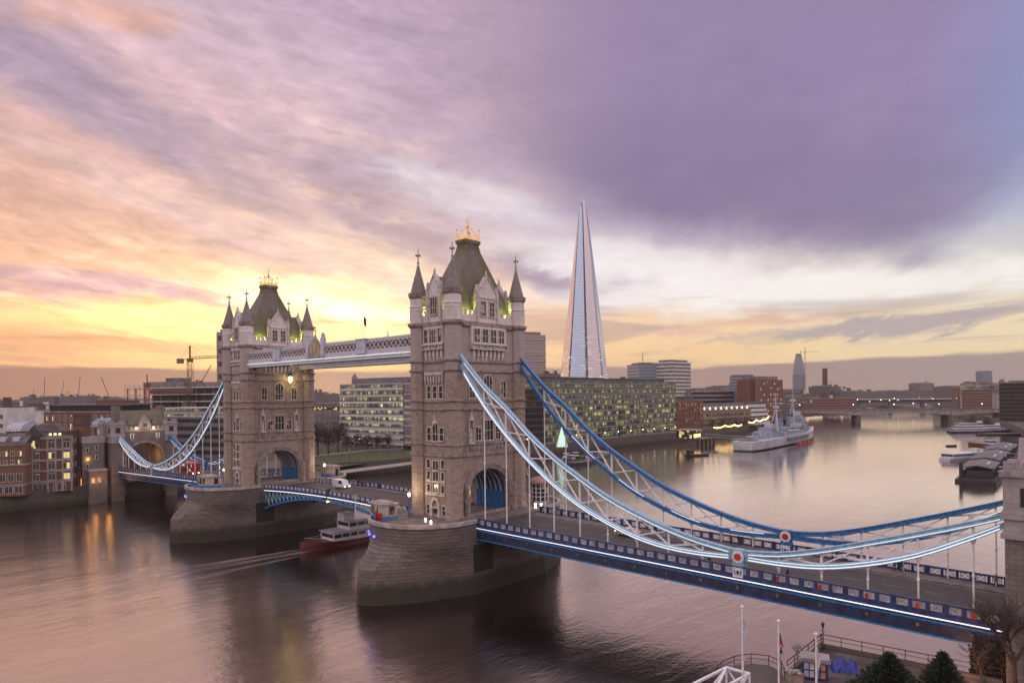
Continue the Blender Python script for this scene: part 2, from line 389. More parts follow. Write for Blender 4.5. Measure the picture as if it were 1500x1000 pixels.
# ------------------------------------------------------------------ river and banks
def water_mat():
    m, b = newmat("river_water"); co = objco(); x, y, z = sep(co)
    f = noise(comb(x * 0.05, y * 0.013, 0.0), 1.0, 4, 0.6)
    V.nt.links.new(mixc(sstep(f, 0.35, 0.7), (0.36, 0.305, 0.285), (0.44, 0.375, 0.35)), b.inputs["Base Color"])
    V.nt.links.new((0.08 + sstep(y, 240.0, -10.0) * 0.08 + f * 0.06).s, b.inputs["Roughness"])
    b.inputs["IOR"].default_value = 1.5; b.inputs["Metallic"].default_value = 1.0
    h = noise(comb(x * 0.9, y * 0.35, 0.0), 0.55, 5, 0.6, 0.6) * 0.7 + noise(comb(x, y * 0.6, 4.0), 1.7, 3, 0.55) * 0.25 + noise(comb(x * 0.10, y * 0.03, 2.0), 1.0, 3, 0.5) * 1.5
    bump(b, h * (0.25 + sstep(y, 300.0, -20.0) * 0.75), 0.20, 0.6)
    return m
W = MB(); W.add([(-6000, -1200, 0), (1400, -1200, 0), (1400, 7000, 0), (-6000, 7000, 0)], [(0, 1, 2, 3)])
tag(W.build("river_water", water_mat()), kind="structure")
GZ = 5.5
CITYG = plain("city_ground", (0.085, 0.075, 0.07), 0.9, var=0.3, sc=0.05)
QUAY = masonry("quay_wall_stone", (0.10, 0.085, 0.075), (0.075, 0.065, 0.058), (0.04, 0.035, 0.032), 2.4, 0.7, 0.04, stain=(0.03, 0.028, 0.024), stain_amt=0.8, green=(0.5, 3.0, (0.03, 0.03, 0.016)))
def bank(name, pts, n_shore):
    """level ground; its river edge is a stone quay wall"""
    m = MB(); m.add([(x, y, GZ) for x, y in pts], [tuple(range(len(pts)))]); tag(m.build(name, CITYG), kind="structure")
    m = MB(); p = [Vector((x, y, 0)) for x, y in pts[:n_shore]]
    off = []
    c = sum(p, Vector()) / len(p); cc = sum((Vector((x, y, 0)) for x, y in pts[n_shore:]), Vector()) / (len(pts) - n_shore); s_ = 1 if cc.x > c.x else -1
    m.loft([[(q.x, q.y, -2), (q.x + s_ * 1.2, q.y, -2), (q.x + s_ * 1.2, q.y, GZ + 1.1), (q.x, q.y, GZ + 1.1)] for q in p]); o = m.build("quay_wall", QUAY); tag(o, kind="structure")
bank("south_bank_ground", [(-136, -500), (-136, 90), (-129, 104), (-130, 300), (-128, 420), (-135, 520), (-146, 590), (-190, 760), (-235, 975), (-330, 1250), (-600, 1800), (-1200, 2600), (-1400, 6900), (-5900, 6900), (-5900, -1100), (-136, -1100)], 12)
bank("north_bank_ground", [(134.5, -9), (134, 60), (122, 300), (86, 560), (52, 750), (2, 960), (-60, 1150), (-250, 1700), (-700, 2500), (-1100, 6900), (1300, 6900), (1300, -9)], 9)
# low wooded hills at the edge of sight
m = MB(); rnd = random.Random(5); top = []; 
for i in range(90):
    x = -5800 + i * 78; top.append((x, 6100 + rnd.uniform(-60, 60), 34 + 26 * math.sin(i * .21) + 14 * math.sin(i * .57 + 1) + rnd.uniform(0, 8)))
m.loft([[(x, y - 500, GZ - 1), (x, y, z), (x, y + 500, GZ - 1)] for x, y, z in top]); tag(m.build("hills", plain("hill_woods", (0.05, 0.05, 0.045), .9, var=.3, sc=.02)), kind="structure")
m = MB(); top = [(-5200 + rnd.uniform(-50, 50), -1000 + i * 75, 40 + 22 * math.sin(i * .2) + 12 * math.sin(i * .61) + rnd.uniform(0, 8)) for i in range(95)]
m.loft([[(x + 500, y, GZ - 1), (x, y, z), (x - 500, y, GZ - 1)] for x, y, z in top]); tag(m.build("hills", bpy.data.materials["hill_woods"]), kind="structure")

# ------------------------------------------------------------------ bridge materials
STONE = masonry("granite_courses", (0.37, 0.295, 0.25), (0.255, 0.20, 0.172), (0.10, 0.083, 0.075), 1.15, 0.42, 0.02, stain=(0.10, 0.085, 0.08), stain_amt=0.6, high=(40.0, 46.0, (0.42, 0.375, 0.385)))
PALE = masonry("portland_stone", (0.66, 0.60, 0.60), (0.56, 0.51, 0.51), (0.32, 0.29, 0.285), 0.9, 0.45, 0.012, stain=(0.16, 0.14, 0.14), stain_amt=0.55, bs=0.25)
BAND = plain("weathered_band_stone", (0.30, 0.25, 0.235), 0.85, var=0.22, sc=0.8, bs=0.3)
DRESS = plain("window_dressing_stone", (0.54, 0.485, 0.46), 0.8, var=0.2, sc=1.6, bs=0.2)
SLATE = masonry("roof_slate", (0.200, 0.180, 0.165), (0.150, 0.135, 0.125), (0.07, 0.062, 0.055), 0.6, 0.35, 0.03, stain=(0.125, 0.120, 0.045), stain_amt=0.95, lo=0.40, bs=0.5)
SPIRE = masonry("spire_stone", (0.27, 0.235, 0.225), (0.21, 0.185, 0.18), (0.11, 0.1, 0.1), 0.7, 0.5, 0.05, stain=(0.12, 0.11, 0.10), stain_amt=0.5, bs=0.5)
GOLD = plain("gilding", (0.95, 0.62, 0.22), 0.3, 0.75, var=0.1)
CROSS = plain("finial_stone", (0.40, 0.35, 0.33), 0.8)
PANE = glass("leaded_glass", (0.03, 0.026, 0.026), 0.18, lit=0.05, litc=(1.0, 0.50, 0.25), s=0.22, cell=0.9)  # faint glow in some panes stands for warm sunset reflections
PIER = masonry("pier_granite", (0.165, 0.138, 0.128), (0.112, 0.093, 0.086), (0.042, 0.035, 0.032), 1.9, 0.62, 0.045, stain=(0.075, 0.065, 0.06), stain_amt=0.7, bs=0.6, green=(2.6, 4.6, (0.022, 0.021, 0.012)))
COPE = plain("coping_stone", (0.40, 0.35, 0.335), 0.8, var=0.2, sc=0.7)
PAVE = plain("pier_paving", (0.17, 0.14, 0.125), 0.85, var=0.25, sc=0.6)
BLUE = plain("bridge_blue_paint", (0.030, 0.17, 0.42), 0.38, 0.0, var=0.22, sc=2.0)
SKYBL = plain("pale_blue_paint", (0.25, 0.44, 0.60), 0.4, 0.0, var=0.15, sc=2.0)
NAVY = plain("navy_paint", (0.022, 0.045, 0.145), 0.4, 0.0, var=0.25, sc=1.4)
DARKNAVY = plain("dark_navy_paint", (0.016, 0.028, 0.075), 0.5, 0.0, var=0.3, sc=1.0)  # darker navy for girders and cross beams
PANELW = plain("parapet_panel_paint", (0.44, 0.45, 0.52), 0.5, var=0.2, sc=1.0)
WHITE = plain("white_paint", (0.72, 0.72, 0.76), 0.45, 0.0, var=0.10, sc=2.5)
RED = plain("red_paint", (0.42, 0.025, 0.02), 0.4)
STEELW = plain("walkway_white_paint", (0.56, 0.58, 0.66), 0.45, var=0.12, sc=1.5)
ASPH = plain("asphalt", (0.060, 0.052, 0.050), 0.7, var=0.25, sc=0.5, c2=(0.042, 0.038, 0.037))
FOOT = plain("footway_paving", (0.17, 0.145, 0.135), 0.85, var=0.2, sc=0.7)
LINE = plain("road_marking_paint", (0.48, 0.46, 0.44), 0.7)
DARK = plain("dark_interior", (0.025, 0.022, 0.022), 0.8)
IRON = plain("dark_iron", (0.03, 0.03, 0.032), 0.5)
LEDW = glow("white_light_strip", (0.92, 0.95, 1.0), 0.9)
LEDG = glow("soft_light_strip", (0.82, 0.92, 0.96), 0.62)
LAMPY = glow("warm_lamp_glass", (1.0, 0.62, 0.28), 14.0)
LAMPW = glow("white_lamp_glass", (1.0, 0.88, 0.72), 9.0)
BLUELED = glow("blue_lamp_glass", (0.10, 0.10, 1.0), 4.0)
OLEAD = plain("copper_green_trim", (0.13, 0.11, 0.06), 0.6, var=0.3)

TA, TB = 5.085, 9.326           # turret centres from the tower's centre (along, across the bridge)
TR = 1.82                       # turret radius (octagon, corner to centre)
RD = 12.8                       # roadway level at the towers; the river is level 0
def add_light(name, parent, loc, energy, c, r=0.3, spot=None, aim=None):
    l = bpy.data.lights.new(name, "SPOT" if spot else "POINT"); l.energy = energy; l.color = c; l.shadow_soft_size = r
    if spot: l.spot_size = R(spot); l.spot_blend = 0.8
    o = bpy.data.objects.new(name, l); C.objects.link(o); o.location = loc
    if parent: o.parent = parent
    if aim: o.rotation_euler = (Vector(aim) - Vector(loc)).to_track_quat("-Z", "Y").to_euler()
    return o

# four wall frames of a tower: origin on the wall plane, direction along it (left to right seen from outside), outward
WX, WY = TA + 0.25, TB + 0.25
FR = {"N": ((WX, 0, 0), (0, 1, 0), (1, 0, 0)), "S": ((-WX, 0, 0), (0, -1, 0), (-1, 0, 0)),
      "E": ((0, -WY, 0), (1, 0, 0), (0, -1, 0)), "W": ((0, WY, 0), (-1, 0, 0), (0, 1, 0))}
def rect(p0, p1, z0, z1): return [(p0, z0), (p1, z0), (p1, z1), (p0, z1)]
def arch_pts(c, hw, zs, rise, n=10):
    """pointed-round arch head from right to left"""
    return [(c + hw * math.cos(math.pi * k / n), zs + rise * math.sin(math.pi * k / n) ** 0.9) for k in range(n + 1)]
def arch_ring(mb, fr, c, hw0, hw1, zb, zs, r0, r1, d0, d1, n=14):
    """a moulding band between two arch outlines, down to the springing's foot zb"""
    A = [(c + hw0, zb)] + arch_pts(c, hw0, zs, r0, n) + [(c - hw0, zb)]
    B = [(c + hw1, zb)] + arch_pts(c, hw1, zs, r1, n) + [(c - hw1, zb)]
    for i in range(len(A) - 1):
        mb.shape([A[i], B[i], B[i + 1], A[i + 1]], fr, d0, d1)
def arch_wall(mb, fr, half, hw, zb, zs, rise, zt, d0, d1, n=14):
    A = arch_pts(0, hw, zs, rise, n)
    mb.shape(rect(hw, half, zb, zt), fr, d0, d1); mb.shape(rect(-half, -hw, zb, zt), fr, d0, d1)
    for i in range(n):
        (p0, z0), (p1, z1) = A[i], A[i + 1]
        mb.shape([(p0, z0), (p0, zt), (p1, zt), (p1, z1)], fr, d0, d1)
def window(parent, fr, c, w, z0, z1, bars=1, rows=2, head="flat", name="window", sill=True, deep=0.34):
    """stone-framed window with mullions and transoms; the leaded glass behind is a sub-part"""
    m = MB(); t = 0.20; pr_ = 0.16
    m.shape(rect(c - w / 2 - t, c - w / 2, z0, z1), fr, -0.02, pr_); m.shape(rect(c + w / 2, c + w / 2 + t, z0, z1), fr, -0.02, pr_)
    if head == "arch":
        arch_ring(m, fr, c, w / 2, w / 2 + t, z1, z1, w * 0.55, w * 0.55 + t, -0.02, pr_, 8)
    else: m.shape(rect(c - w / 2 - t, c + w / 2 + t, z1, z1 + t), fr, -0.02, pr_)
    if sill: m.shape(rect(c - w / 2 - t - 0.08, c + w / 2 + t + 0.08, z0 - 0.26, z0), fr, -0.02, pr_ + 0.1)
    for i in range(1, bars + 1):
        q = c - w / 2 + w * i / (bars + 1)
        top = z1 + (w * 0.5 if head == "arch" and abs(q - c) < w * 0.2 else 0)
        m.shape(rect(q - 0.06, q + 0.06, z0, top), fr, -0.01, pr_ - 0.04)
    for i in range(1, rows):
        q = z0 + (z1 - z0) * i / rows
        m.shape(rect(c - w / 2, c + w / 2, q - 0.06, q + 0.06), fr, -0.015, pr_ - 0.055)
    o = m.build(name, DRESS, parent)
    g = MB()
    if head == "arch":
        g.shape([(c - w / 2, z0), (c + w / 2, z0)] + arch_pts(c, w / 2, z1, w * 0.55, 8), fr, 0.004, 0.03)
    else: g.shape(rect(c - w / 2, c + w / 2, z0, z1), fr, 0.004, 0.03)
    g.build("pane", PANE, o); return o
def finial(parent, x, y, z, h):
    m = MB(); m.lathe(x, y, [(0.34, z), (0.20, z + h * .12), (0.12, z + h * .2), (0.14, z + h * .45), (0.10, z + h * .9), (0.02, z + h)], 6)
    a = h * 0.62
    m.box(x - .52, x + .52, y - .09, y + .09, z + a - .13, z + a + .13); m.box(x - .085, x + .085, y - .52, y + .52, z + a - .125, z + a + .125)
    for dx_, dy_ in ((.5, 0), (-.5, 0), (0, .5), (0, -.5)): m.ball((x + dx_, y + dy_, z + a), 0.2, 6, 4)
    m.ball((x, y, z + h * .22), 0.28, 6, 4)
    return m.build("finial", CROSS, parent)

def make_tower():
    t = thing("bridge_tower", "x", "tower")
    # --- walls
    w = MB()
    for k in "NS": arch_wall(w, FR[k], TB - 1.0, 6.2, RD, 16.6, 5.9, 52.0, -1.3, 0.0)
    hb = TA - 1.0
    for k in "EW":
        w.shape(rect(-hb, hb, RD, 52.0), FR[k], -1.3, 0.0)
    w.box(-WX + 1.4, WX - 1.4, -WY + 1.4, WY - 1.4, 27.0, 51.5)
    w.build("wall", STONE, t)
    # --- arch mouldings in orders
    for k in "NS":
        m = MB()
        arch_ring(m, FR[k], 0, 7.0, 7.4, RD, 16.6, 6.75, 7.2, 0, 0.36)
        arch_ring(m, FR[k], 0, 6.6, 6.95, RD, 16.6, 6.3, 6.7, 0, 0.24)
        arch_ring(m, FR[k], 0, 6.22, 6.55, RD, 16.6, 5.92, 6.25, 0, 0.12)
        m.build("arch_moulding", BAND, t)
    # --- string courses round walls and turrets
    def course(z0, z1, out, mat, name="string_course"):
        m = MB()
        for k, half in (("N", TB - 1.5), ("S", TB - 1.5), ("E", TA - 1.5), ("W", TA - 1.5)):
            m.shape(rect(-half, half, z0, z1), FR[k], -0.1, out)
        for sx in (-1, 1):
            for sy in (-1, 1):
                m.lathe(sx * TA, sy * TB, [(TR + out * .4, z0), (TR + out, z0 + (z1 - z0) * .45), (TR + out, z1 - .05), (TR + out * .6, z1)], 8)
        m.build(name, mat, t)
    for z0, z1, o in ((13.0, 13.9, .30), (25.3, 26.0, .34), (27.5, 28.0, .30), (34.5, 35.0, .34), (36.1, 36.6, .30), (42.1, 42.6, .34), (44.0, 44.6, .36)):
        course(z0, z1, o, BAND)
    course(51.2, 52.1, .55, BAND, "cornice")
    # --- turrets
    for sx in (-1, 1):
        for sy in (-1, 1):
            m = MB(); m.lathe(sx * TA, sy * TB, [(TR, RD), (TR, 51.9)], 8); tu = m.build("turret", STONE, t)
            m = MB(); cx, cy2 = sx * TA, sy * TB
            m.lathe(cx, cy2, [(TR - .02, 52.05), (TR - .02, 55.2), (TR + .12, 55.3), (TR + .12, 55.55), (TR - .02, 55.65), (TR - .02, 57.2)], 8)
            for k in range(8):      # blind panels
                a = math.pi / 4 * k; d = Vector((math.cos(a), math.sin(a), 0)); o = Vector((cx, cy2, 0)) + d * (TR * math.cos(math.pi / 8) - .02)
                f8 = (o, (-d.y, d.x, 0), d)
                m.shape(rect(-.5, -.40, 52.6, 54.9), f8, 0, .1); m.shape(rect(.40, .5, 52.6, 54.9), f8, 0, .1); m.shape(rect(-.38, .38, 54.6, 54.85), f8, 0, .1)
            m.build("turret_lantern", PALE, tu)
            m = MB(); m.lathe(cx, cy2, [(TR + .05, 57.1), (TR + .32, 57.5), (TR + .32, 57.75)], 8)
            for k in range(16):
                a = math.pi / 8 * (k + .5); m.beam((cx + (TR + .1) * math.cos(a), cy2 + (TR + .1) * math.sin(a), 57.7), (cx + (TR + .1) * math.cos(a), cy2 + (TR + .1) * math.sin(a), 58.3), .32, .32, (math.cos(a), math.sin(a), 0))
            m.build("turret_battlement", BAND, tu)
            m = MB(); m.lathe(cx, cy2, [(TR - .05, 57.8), (TR - .1, 58.3), (1.12, 60.6), (.62, 62.4), (.25, 63.9)], 8); m.build("spire", SPIRE, tu)
            finial(tu, cx, cy2, 63.8, 3.7)
    # --- parapets with battlements
    for k, half in (("N", TB - 1.6), ("S", TB - 1.6), ("E", TA - 1.6), ("W", TA - 1.6)):
        fr = FR[k]; g = 3.1 if k in "NS" else 1.9
        for sgn in (-1, 1):
            m = MB(); lo, hi_ = sorted((sgn * g, sgn * half))
            m.shape(rect(lo, hi_, 52.05, 53.5), fr, -.3, .05)
            n = max(1, round((hi_ - lo) / 1.25))
            for i in range(n):
                c = lo + (hi_ - lo) * (i + .5) / n; m.shape(rect(c - .34, c + .34, 53.5, 54.3), fr, -.3, .05); m.shape(rect(c - .40, c + .40, 54.3, 54.45), fr, -.36, .11)
            m.build("battlement", PALE, t)
    # --- gabled dormers
    for k in "NSEW":
        fr = FR[k]; ns = k in "NS"; hw = 2.9 if ns else 1.85; ze = 57.9 if ns else 58.3; za = 61.3
        m = MB(); m.shape([(-hw, 52.05), (hw, 52.05), (hw, ze), (0, za), (-hw, ze)], fr, -0.9, 0.12)
        d = m.build("dormer", PALE, t)
        m = MB()                                                        # coping of the gable and its pinnacles
        for sgn in (-1, 1):
            m.shape([(sgn * hw, ze - .1), (sgn * (hw + .28), ze - .1), (0, za + .45), (0, za + .05)], fr, -0.95, 0.3)
            m.shape(rect(sgn * hw - .34, sgn * hw + .34, 52.1, ze + .3), fr, -.5, .34)
            m.shape([(sgn * hw - .4, ze + .3), (sgn * hw + .4, ze + .3), (sgn * hw, ze + 1.9)], fr, -.4, .3)
        m.shape([(-.2, za + .3), (.2, za + .3), (.0, za + 1.5)], fr, -.4, 0.05)
        m.shape(rect(-hw + .3, hw - .3, 57.0, 57.25), fr, .1, .3)
        m.build("gable_coping", DRESS, d)
        if ns:
            for c in (-1.25, 1.25): window(d, (Vector(fr[0]) + Vector(fr[2]) * .12, fr[1], fr[2]), c, 1.35, 53.5, 56.4, 1, 3)
        else: window(d, (Vector(fr[0]) + Vector(fr[2]) * .12, fr[1], fr[2]), 0, 1.9, 53.6, 56.2, 2, 2, "arch")
        m = MB(); o = Vector(fr[0]); a = Vector(fr[1]); n_ = Vector(fr[2])   # ridge roof running back into the main roof
        dep = 5.0 if ns else 6.0
        rr = []
        for q in (-.9, -dep): rr.append([o + n_ * q + a * p + Vector((0, 0, z)) for p, z in ((-hw - .12, ze - .35), (0, za + .05), (hw + .12, ze - .35), (hw + .12, ze - .6), (0, za - .25), (-hw - .12, ze - .6))])
        m.loft(rr); m.build("dormer_roof", SLATE, d)
        m = MB(); m.shape([(-hw + .05, 52.1), (hw - .05, 52.1), (hw - .05, ze - .5), (0, za - .4), (-hw + .05, ze - .5)], fr, -dep, -.92); m.build("dormer_cheek", SLATE, d)
    # --- main roof
    m = MB(); prof = [(0, 4.4, 8.4), (3.5, 3.95, 7.45), (8.0, 3.2, 5.7), (12.2, 2.25, 3.6), (15.0, 1.5, 2.25), (16.4, 1.28, 1.92)]
    m.loft([[(sx * hx, sy * hy_, 52.3 + z) for sx, sy in ((-1, -1), (1, -1), (1, 1), (-1, 1))] for z, hx, hy_ in prof])
    r = m.build("roof", SLATE, t)
    m = MB()
    m.loft([[(sx * hx, sy * hy_, z) for sx, sy in ((-1, -1), (1, -1), (1, 1), (-1, 1))] for z, hx, hy_ in ((67.2, 1.35, 2.0), (68.7, 1.25, 1.85), (69.2, 1.55, 2.15), (69.75, 1.6, 2.2))])
    for i in range(5):
        for sx in (-1, 1): m.box(sx * 1.40 - .1, sx * 1.40 + .1, -1.6 + i * .8 - .14, -1.6 + i * .8 + .14, 67.3, 68.6)
    for i in range(4):
        for sy in (-1, 1): m.box(-.95 + i * .63 - .13, -.95 + i * .63 + .13, sy * 2.02 - .1, sy * 2.02 + .1, 67.32, 68.55)
    m.build("roof_deck", DARK if False else SLATE, r)
    m = MB()                                                           # gilded cresting
    for sx in (-1, 1):
        m.box(sx * 1.4 - .07, sx * 1.4 + .07, -1.95, 1.95, 69.75, 70.2)
        for i in range(9): m.tube((sx * 1.4, -1.8 + i * .45, 70.2), (sx * 1.4, -1.8 + i * .45, 71.0 + .25 * (i % 2)), .10, .02, 5)
    for sy in (-1, 1):
        m.box(-1.33, 1.33, sy * 1.9 - .07, sy * 1.9 + .07, 69.75, 70.2)
        for i in range(5): m.tube((-1.0 + i * .5, sy * 1.9, 70.2), (-1.0 + i * .5, sy * 1.9, 71.0 + .25 * (i % 2)), .10, .02, 5)
    for sx in (-1, 1):
        for sy in (-1, 1):
            m.tube((sx * 1.4, sy * 1.9, 69.75), (sx * 1.4, sy * 1.9, 72.0), .13, .06, 6); m.ball((sx * 1.4, sy * 1.9, 72.1), .24, 6, 4)
            m.path([(sx * 1.3, sy * 1.75, 70.6), (sx * .9, sy * 1.2, 71.7), (sx * .35, sy * .45, 72.3), (0, 0, 72.9)], .14, .14)
    m.tube((0, 0, 70), (0, 0, 75.1), .14, .05, 6); m.ball((0, 0, 73.0), .32, 8, 5); m.box(-.42, .42, -.06, .06, 74.1, 74.3); m.ball((0, 0, 73.7), .2, 6, 4)
    m.build("crown_cresting", GOLD, r)
    # --- windows, oriels and niches
    for k in "NS":
        fr = FR[k]; o1 = (Vector(fr[0]) + Vector(fr[2]) * .55, fr[1], fr[2])
        m = MB(); m.shape(rect(-5.1, 5.1, 46.6, 51.2), fr, -.05, .55)
        for i in range(8):                                             # corbels under the oriel
            c = -4.2 + i * 1.2; m.shape(rect(c - .26, c + .26, 45.2, 46.6), fr, 0, .48); m.shape(rect(c - .18, c + .18, 44.65, 45.2), fr, 0, .28)
        b = m.build("oriel", PALE, t)
        m = MB(); m.shape(rect(-5.25, 5.25, 47.5, 47.8), o1, 0, .5); m.shape(rect(-5.2, 5.2, 46.55, 46.8), o1, 0, .42)
        for i in range(6): m.shape(rect(-5.15 + i * 2.02, -4.95 + i * 2.02, 46.8, 47.5), o1, 0, .40)
        for i in range(5):
            c = -4.04 + i * 2.02; m.shape(rect(c - .8, c + .8, 46.85, 47.45), o1, .05, .12)
        m.build("balcony", DRESS, b)
        for c in (-3.6, -1.2, 1.2, 3.6): window(b, o1, c, 1.55, 48.1, 50.7, 1, 2, sill=False)
        window(t, fr, 0, 2.5, 36.9, 40.1, 2, 2, "arch")
        for c in (-4.6, 4.6): window(t, fr, c, 1.45, 36.95, 39.6, 1, 2, "arch")
        window(t, fr, 0, 2.7, 28.3, 32.3, 2, 2)
        for c in (-2.9, 2.9): window(t, fr, c, 1.45, 28.4, 31.0, 1, 2)
        for c in (-5.2, 5.2):                                          # canopied niches beside the middle windows
            m = MB()
            m.shape(rect(c - .75, c - .5, 28.2, 32.4), fr, 0, .5); m.shape(rect(c + .5, c + .75, 28.2, 32.4), fr, 0, .5)
            m.shape([(c - .85, 32.4), (c + .85, 32.4), (c + .3, 33.3), (c, 34.4), (c - .3, 33.3)], fr, 0, .6); m.shape(rect(c - .8, c + .8, 27.7, 28.2), fr, .3, .62)
            m.shape([(c - .3, 28.25), (c + .3, 28.25), (c + .22, 30.4), (c, 31.0), (c - .22, 30.4)], fr, .1, .42)
            m.build("niche", DRESS, t)
        m = MB()                                                       # carved frieze over the arch
        for i in range(13): c = -6.0 + i; m.shape(rect(c - .36, c + .36, 25.95, 27.4), fr, 0, .14)
        m.shape(rect(-7.2, 7.2, 26.55, 26.75), fr, .1, .22); m.build("frieze", BAND, t)
        for c in (-6.95, 6.95):                                          # stone sentry niches at the arch feet
            m = MB(); m.shape(rect(c - .52, c + .52, RD, 16.4), fr, .05, 1.15); m.shape([(c - .8, 16.4), (c + .8, 16.4), (c + .45, 17.4), (c, 19.3), (c - .45, 17.4)], fr, 0, 1.3)
            m.shape(rect(c - .75, c + .75, RD, 13.6), fr, 0, 1.3); m.shape([(c - .3, 13.7), (c + .3, 13.7), (c + .25, 15.6), (c, 16.2), (c - .25, 15.6)], fr, 1.15, 1.4); m.build("buttress_niche", BAND, t)
    for k in "EW":
        fr = FR[k]; o1 = (Vector(fr[0]) + Vector(fr[2]) * .45, fr[1], fr[2])
        m = MB(); m.shape(rect(-3.0, 3.0, 46.5, 51.2), fr, -.05, .45)
        for i in range(5): c = -2.3 + i * 1.15; m.shape(rect(c - .26, c + .26, 45.2, 46.5), fr, 0, .4); m.shape(rect(c - .18, c + .18, 44.65, 45.2), fr, 0, .25)
        b = m.build("oriel", PALE, t)
        m = MB(); m.shape(rect(-3.1, 3.1, 47.4, 47.7), o1, 0, .45); m.shape(rect(-3.05, 3.05, 46.5, 46.75), o1, 0, .38)
        for i in range(4): m.shape(rect(-3.0 + i * 1.93, -2.8 + i * 1.93, 46.75, 47.4), o1, 0, .36)
        for i in range(3): c = -1.93 + i * 1.93; m.shape(rect(c - .75, c + .75, 46.8, 47.35), o1, .04, .1)
        m.build("balcony", DRESS, b)
        window(b, o1, 0, 1.75, 48.0, 50.7, 2, 2, sill=False)
        for c in (-2.05, 2.05): window(b, o1, c, .95, 48.0, 50.6, 0, 2, sill=False)
        m = MB()                                                       # hanging arcade over the third-storey windows
        for i in range(7):
            c = -2.52 + i * .84; m.shape(rect(c - .16, c + .16, 40.2, 42.1), fr, 0, .5); m.shape([(c - .16, 40.2), (c + .16, 40.2), (c, 39.6)], fr, 0, .38)
        m.shape(rect(-2.7, 2.7, 41.5, 42.1), fr, 0, .56); m.build("corbel_table", DRESS, t)
        for c in (-1.75, 0, 1.75): window(t, fr, c, 1.0, 36.9, 39.3, 0, 2)
        window(t, fr, 0, 1.55, 28.4, 31.2, 1, 2, "arch")
        for c in (-1.85, 1.85): window(t, fr, c, 1.0, 28.5, 31.0, 0, 2)
        m = MB(); m.shape([(-1.1, 32.0), (-.5, 32.2), (-.15, 33.0), (0, 34.2), (.15, 33.0), (.5, 32.2), (1.1, 32.0), (.9, 31.9), (-.9, 31.9)], fr, 0, .3); m.build("hood_mould", DRESS, t)
        for c in (-2.1, 2.1):
            for z0, z1 in ((18.2, 19.7), (20.7, 22.2), (23.0, 24.6)): window(t, fr, c, .85, z0, z1, 0, 1)
        for z0, z1 in ((18.2, 20.0), (20.5, 22.3), (22.8, 24.4)): window(t, fr, 0, 1.55, z0, z1, 1, 1, sill=(z0 < 19))
        m = MB(); m.shape(rect(-2.9, 2.9, 17.5, 17.9), fr, 0, .42); m.shape(rect(-2.85, 2.85, 20.15, 20.45), fr, 0, .3); m.build("window_band", DRESS, t)
        d = MB(); arch_ring(d, fr, 0, .85, 1.35, 12.9, 15.2, 1.5, 2.1, 0, .45, 8); d.shape(rect(-.85, .85, 15.0, 15.25), fr, 0, .3); dd = d.build("doorway", DRESS, t)
        g = MB(); g.shape(rect(-.85, .85, 12.9, 15.0), fr, .01, .06); g.build("door", DARK, dd)
        for c in (-2.3, 2.3): window(t, fr, c, .8, 13.9, 15.6, 0, 2)
    # --- lining of the road passage: blue steel hoarding, white ribs, dark vault
    for sy in (-1, 1):
        m = MB(); m.box(-3.85, 3.85, sy * 5.95 - .15, sy * 5.95 + .15, RD, 16.8)
        for i in range(9): m.box(-3.8 + i * .92, -3.6 + i * .92, sy * 5.74 - .06, sy * 5.74 + .06, RD + .3, 16.9)
        m.box(-3.9, 3.9, sy * 5.7 - .22, sy * 5.7 + .22, 16.8, 17.15)
        m.build("passage_hoarding", BLUE, t)
    m = MB()
    for i in range(6):
        x = -3.4 + i * 1.36; m = MB()
        m.path([(x, 5.7 * math.cos(a), 16.9 + 5.3 * math.sin(a)) for a in [math.pi * k / 14 for k in range(15)]], .22, .3, (1, 0, 0)); m.build("passage_rib", COPE, t)
    m = MB(); m.loft([[(x, 6.0 * math.cos(a), 16.9 + 5.6 * math.sin(a)) for a in [math.pi * k / 14 for k in range(15)]] + [(x, 6.12 * math.cos(a), 16.9 + 5.72 * math.sin(a)) for a in [math.pi * k / 14 for k in range(14, -1, -1)]] for x in (-3.9, 3.9)])
    m.build("passage_vault", BLUE, t)
    # --- flood lamps at the roof's foot, in the angles between dormers and turrets
    for sx in (-1, 1):
        for sy in (-1, 1):
            x, y = sx * 4.75, sy * 5.3
            m = MB(); m.box(x - .2, x + .2, y - .2, y + .2, 52.35, 52.7); l = m.build("floodlight", glow_green, t)
            add_light("flood_lamp", l, (x + sx * .15, y, 53.1), 1500, (0.80, 1.0, 0.12), 0.25)
            x, y = sx * 2.75, sy * 8.75
            m = MB(); m.box(x - .2, x + .2, y - .2, y + .2, 52.35, 52.7); l = m.build("floodlight", glow_green, t)
            add_light("flood_lamp", l, (x, y + sy * .1, 53.1), 700, (0.80, 1.0, 0.12), 0.25)
    return t
glow_green = glow("flood_glass", (0.85, 1.0, 0.25), 5.0)
TX = 41.15
tower = make_tower()
tower.location = (TX, 0, 0); tower["label"] = "nearer and larger stone bridge tower with turrets and steep slate roof"; tower["group"] = "the two great towers of the bridge"
again(tower, "farther stone bridge tower rising against the yellow glow of sunset", (-TX, 0, 0), group="the two great towers of the bridge")

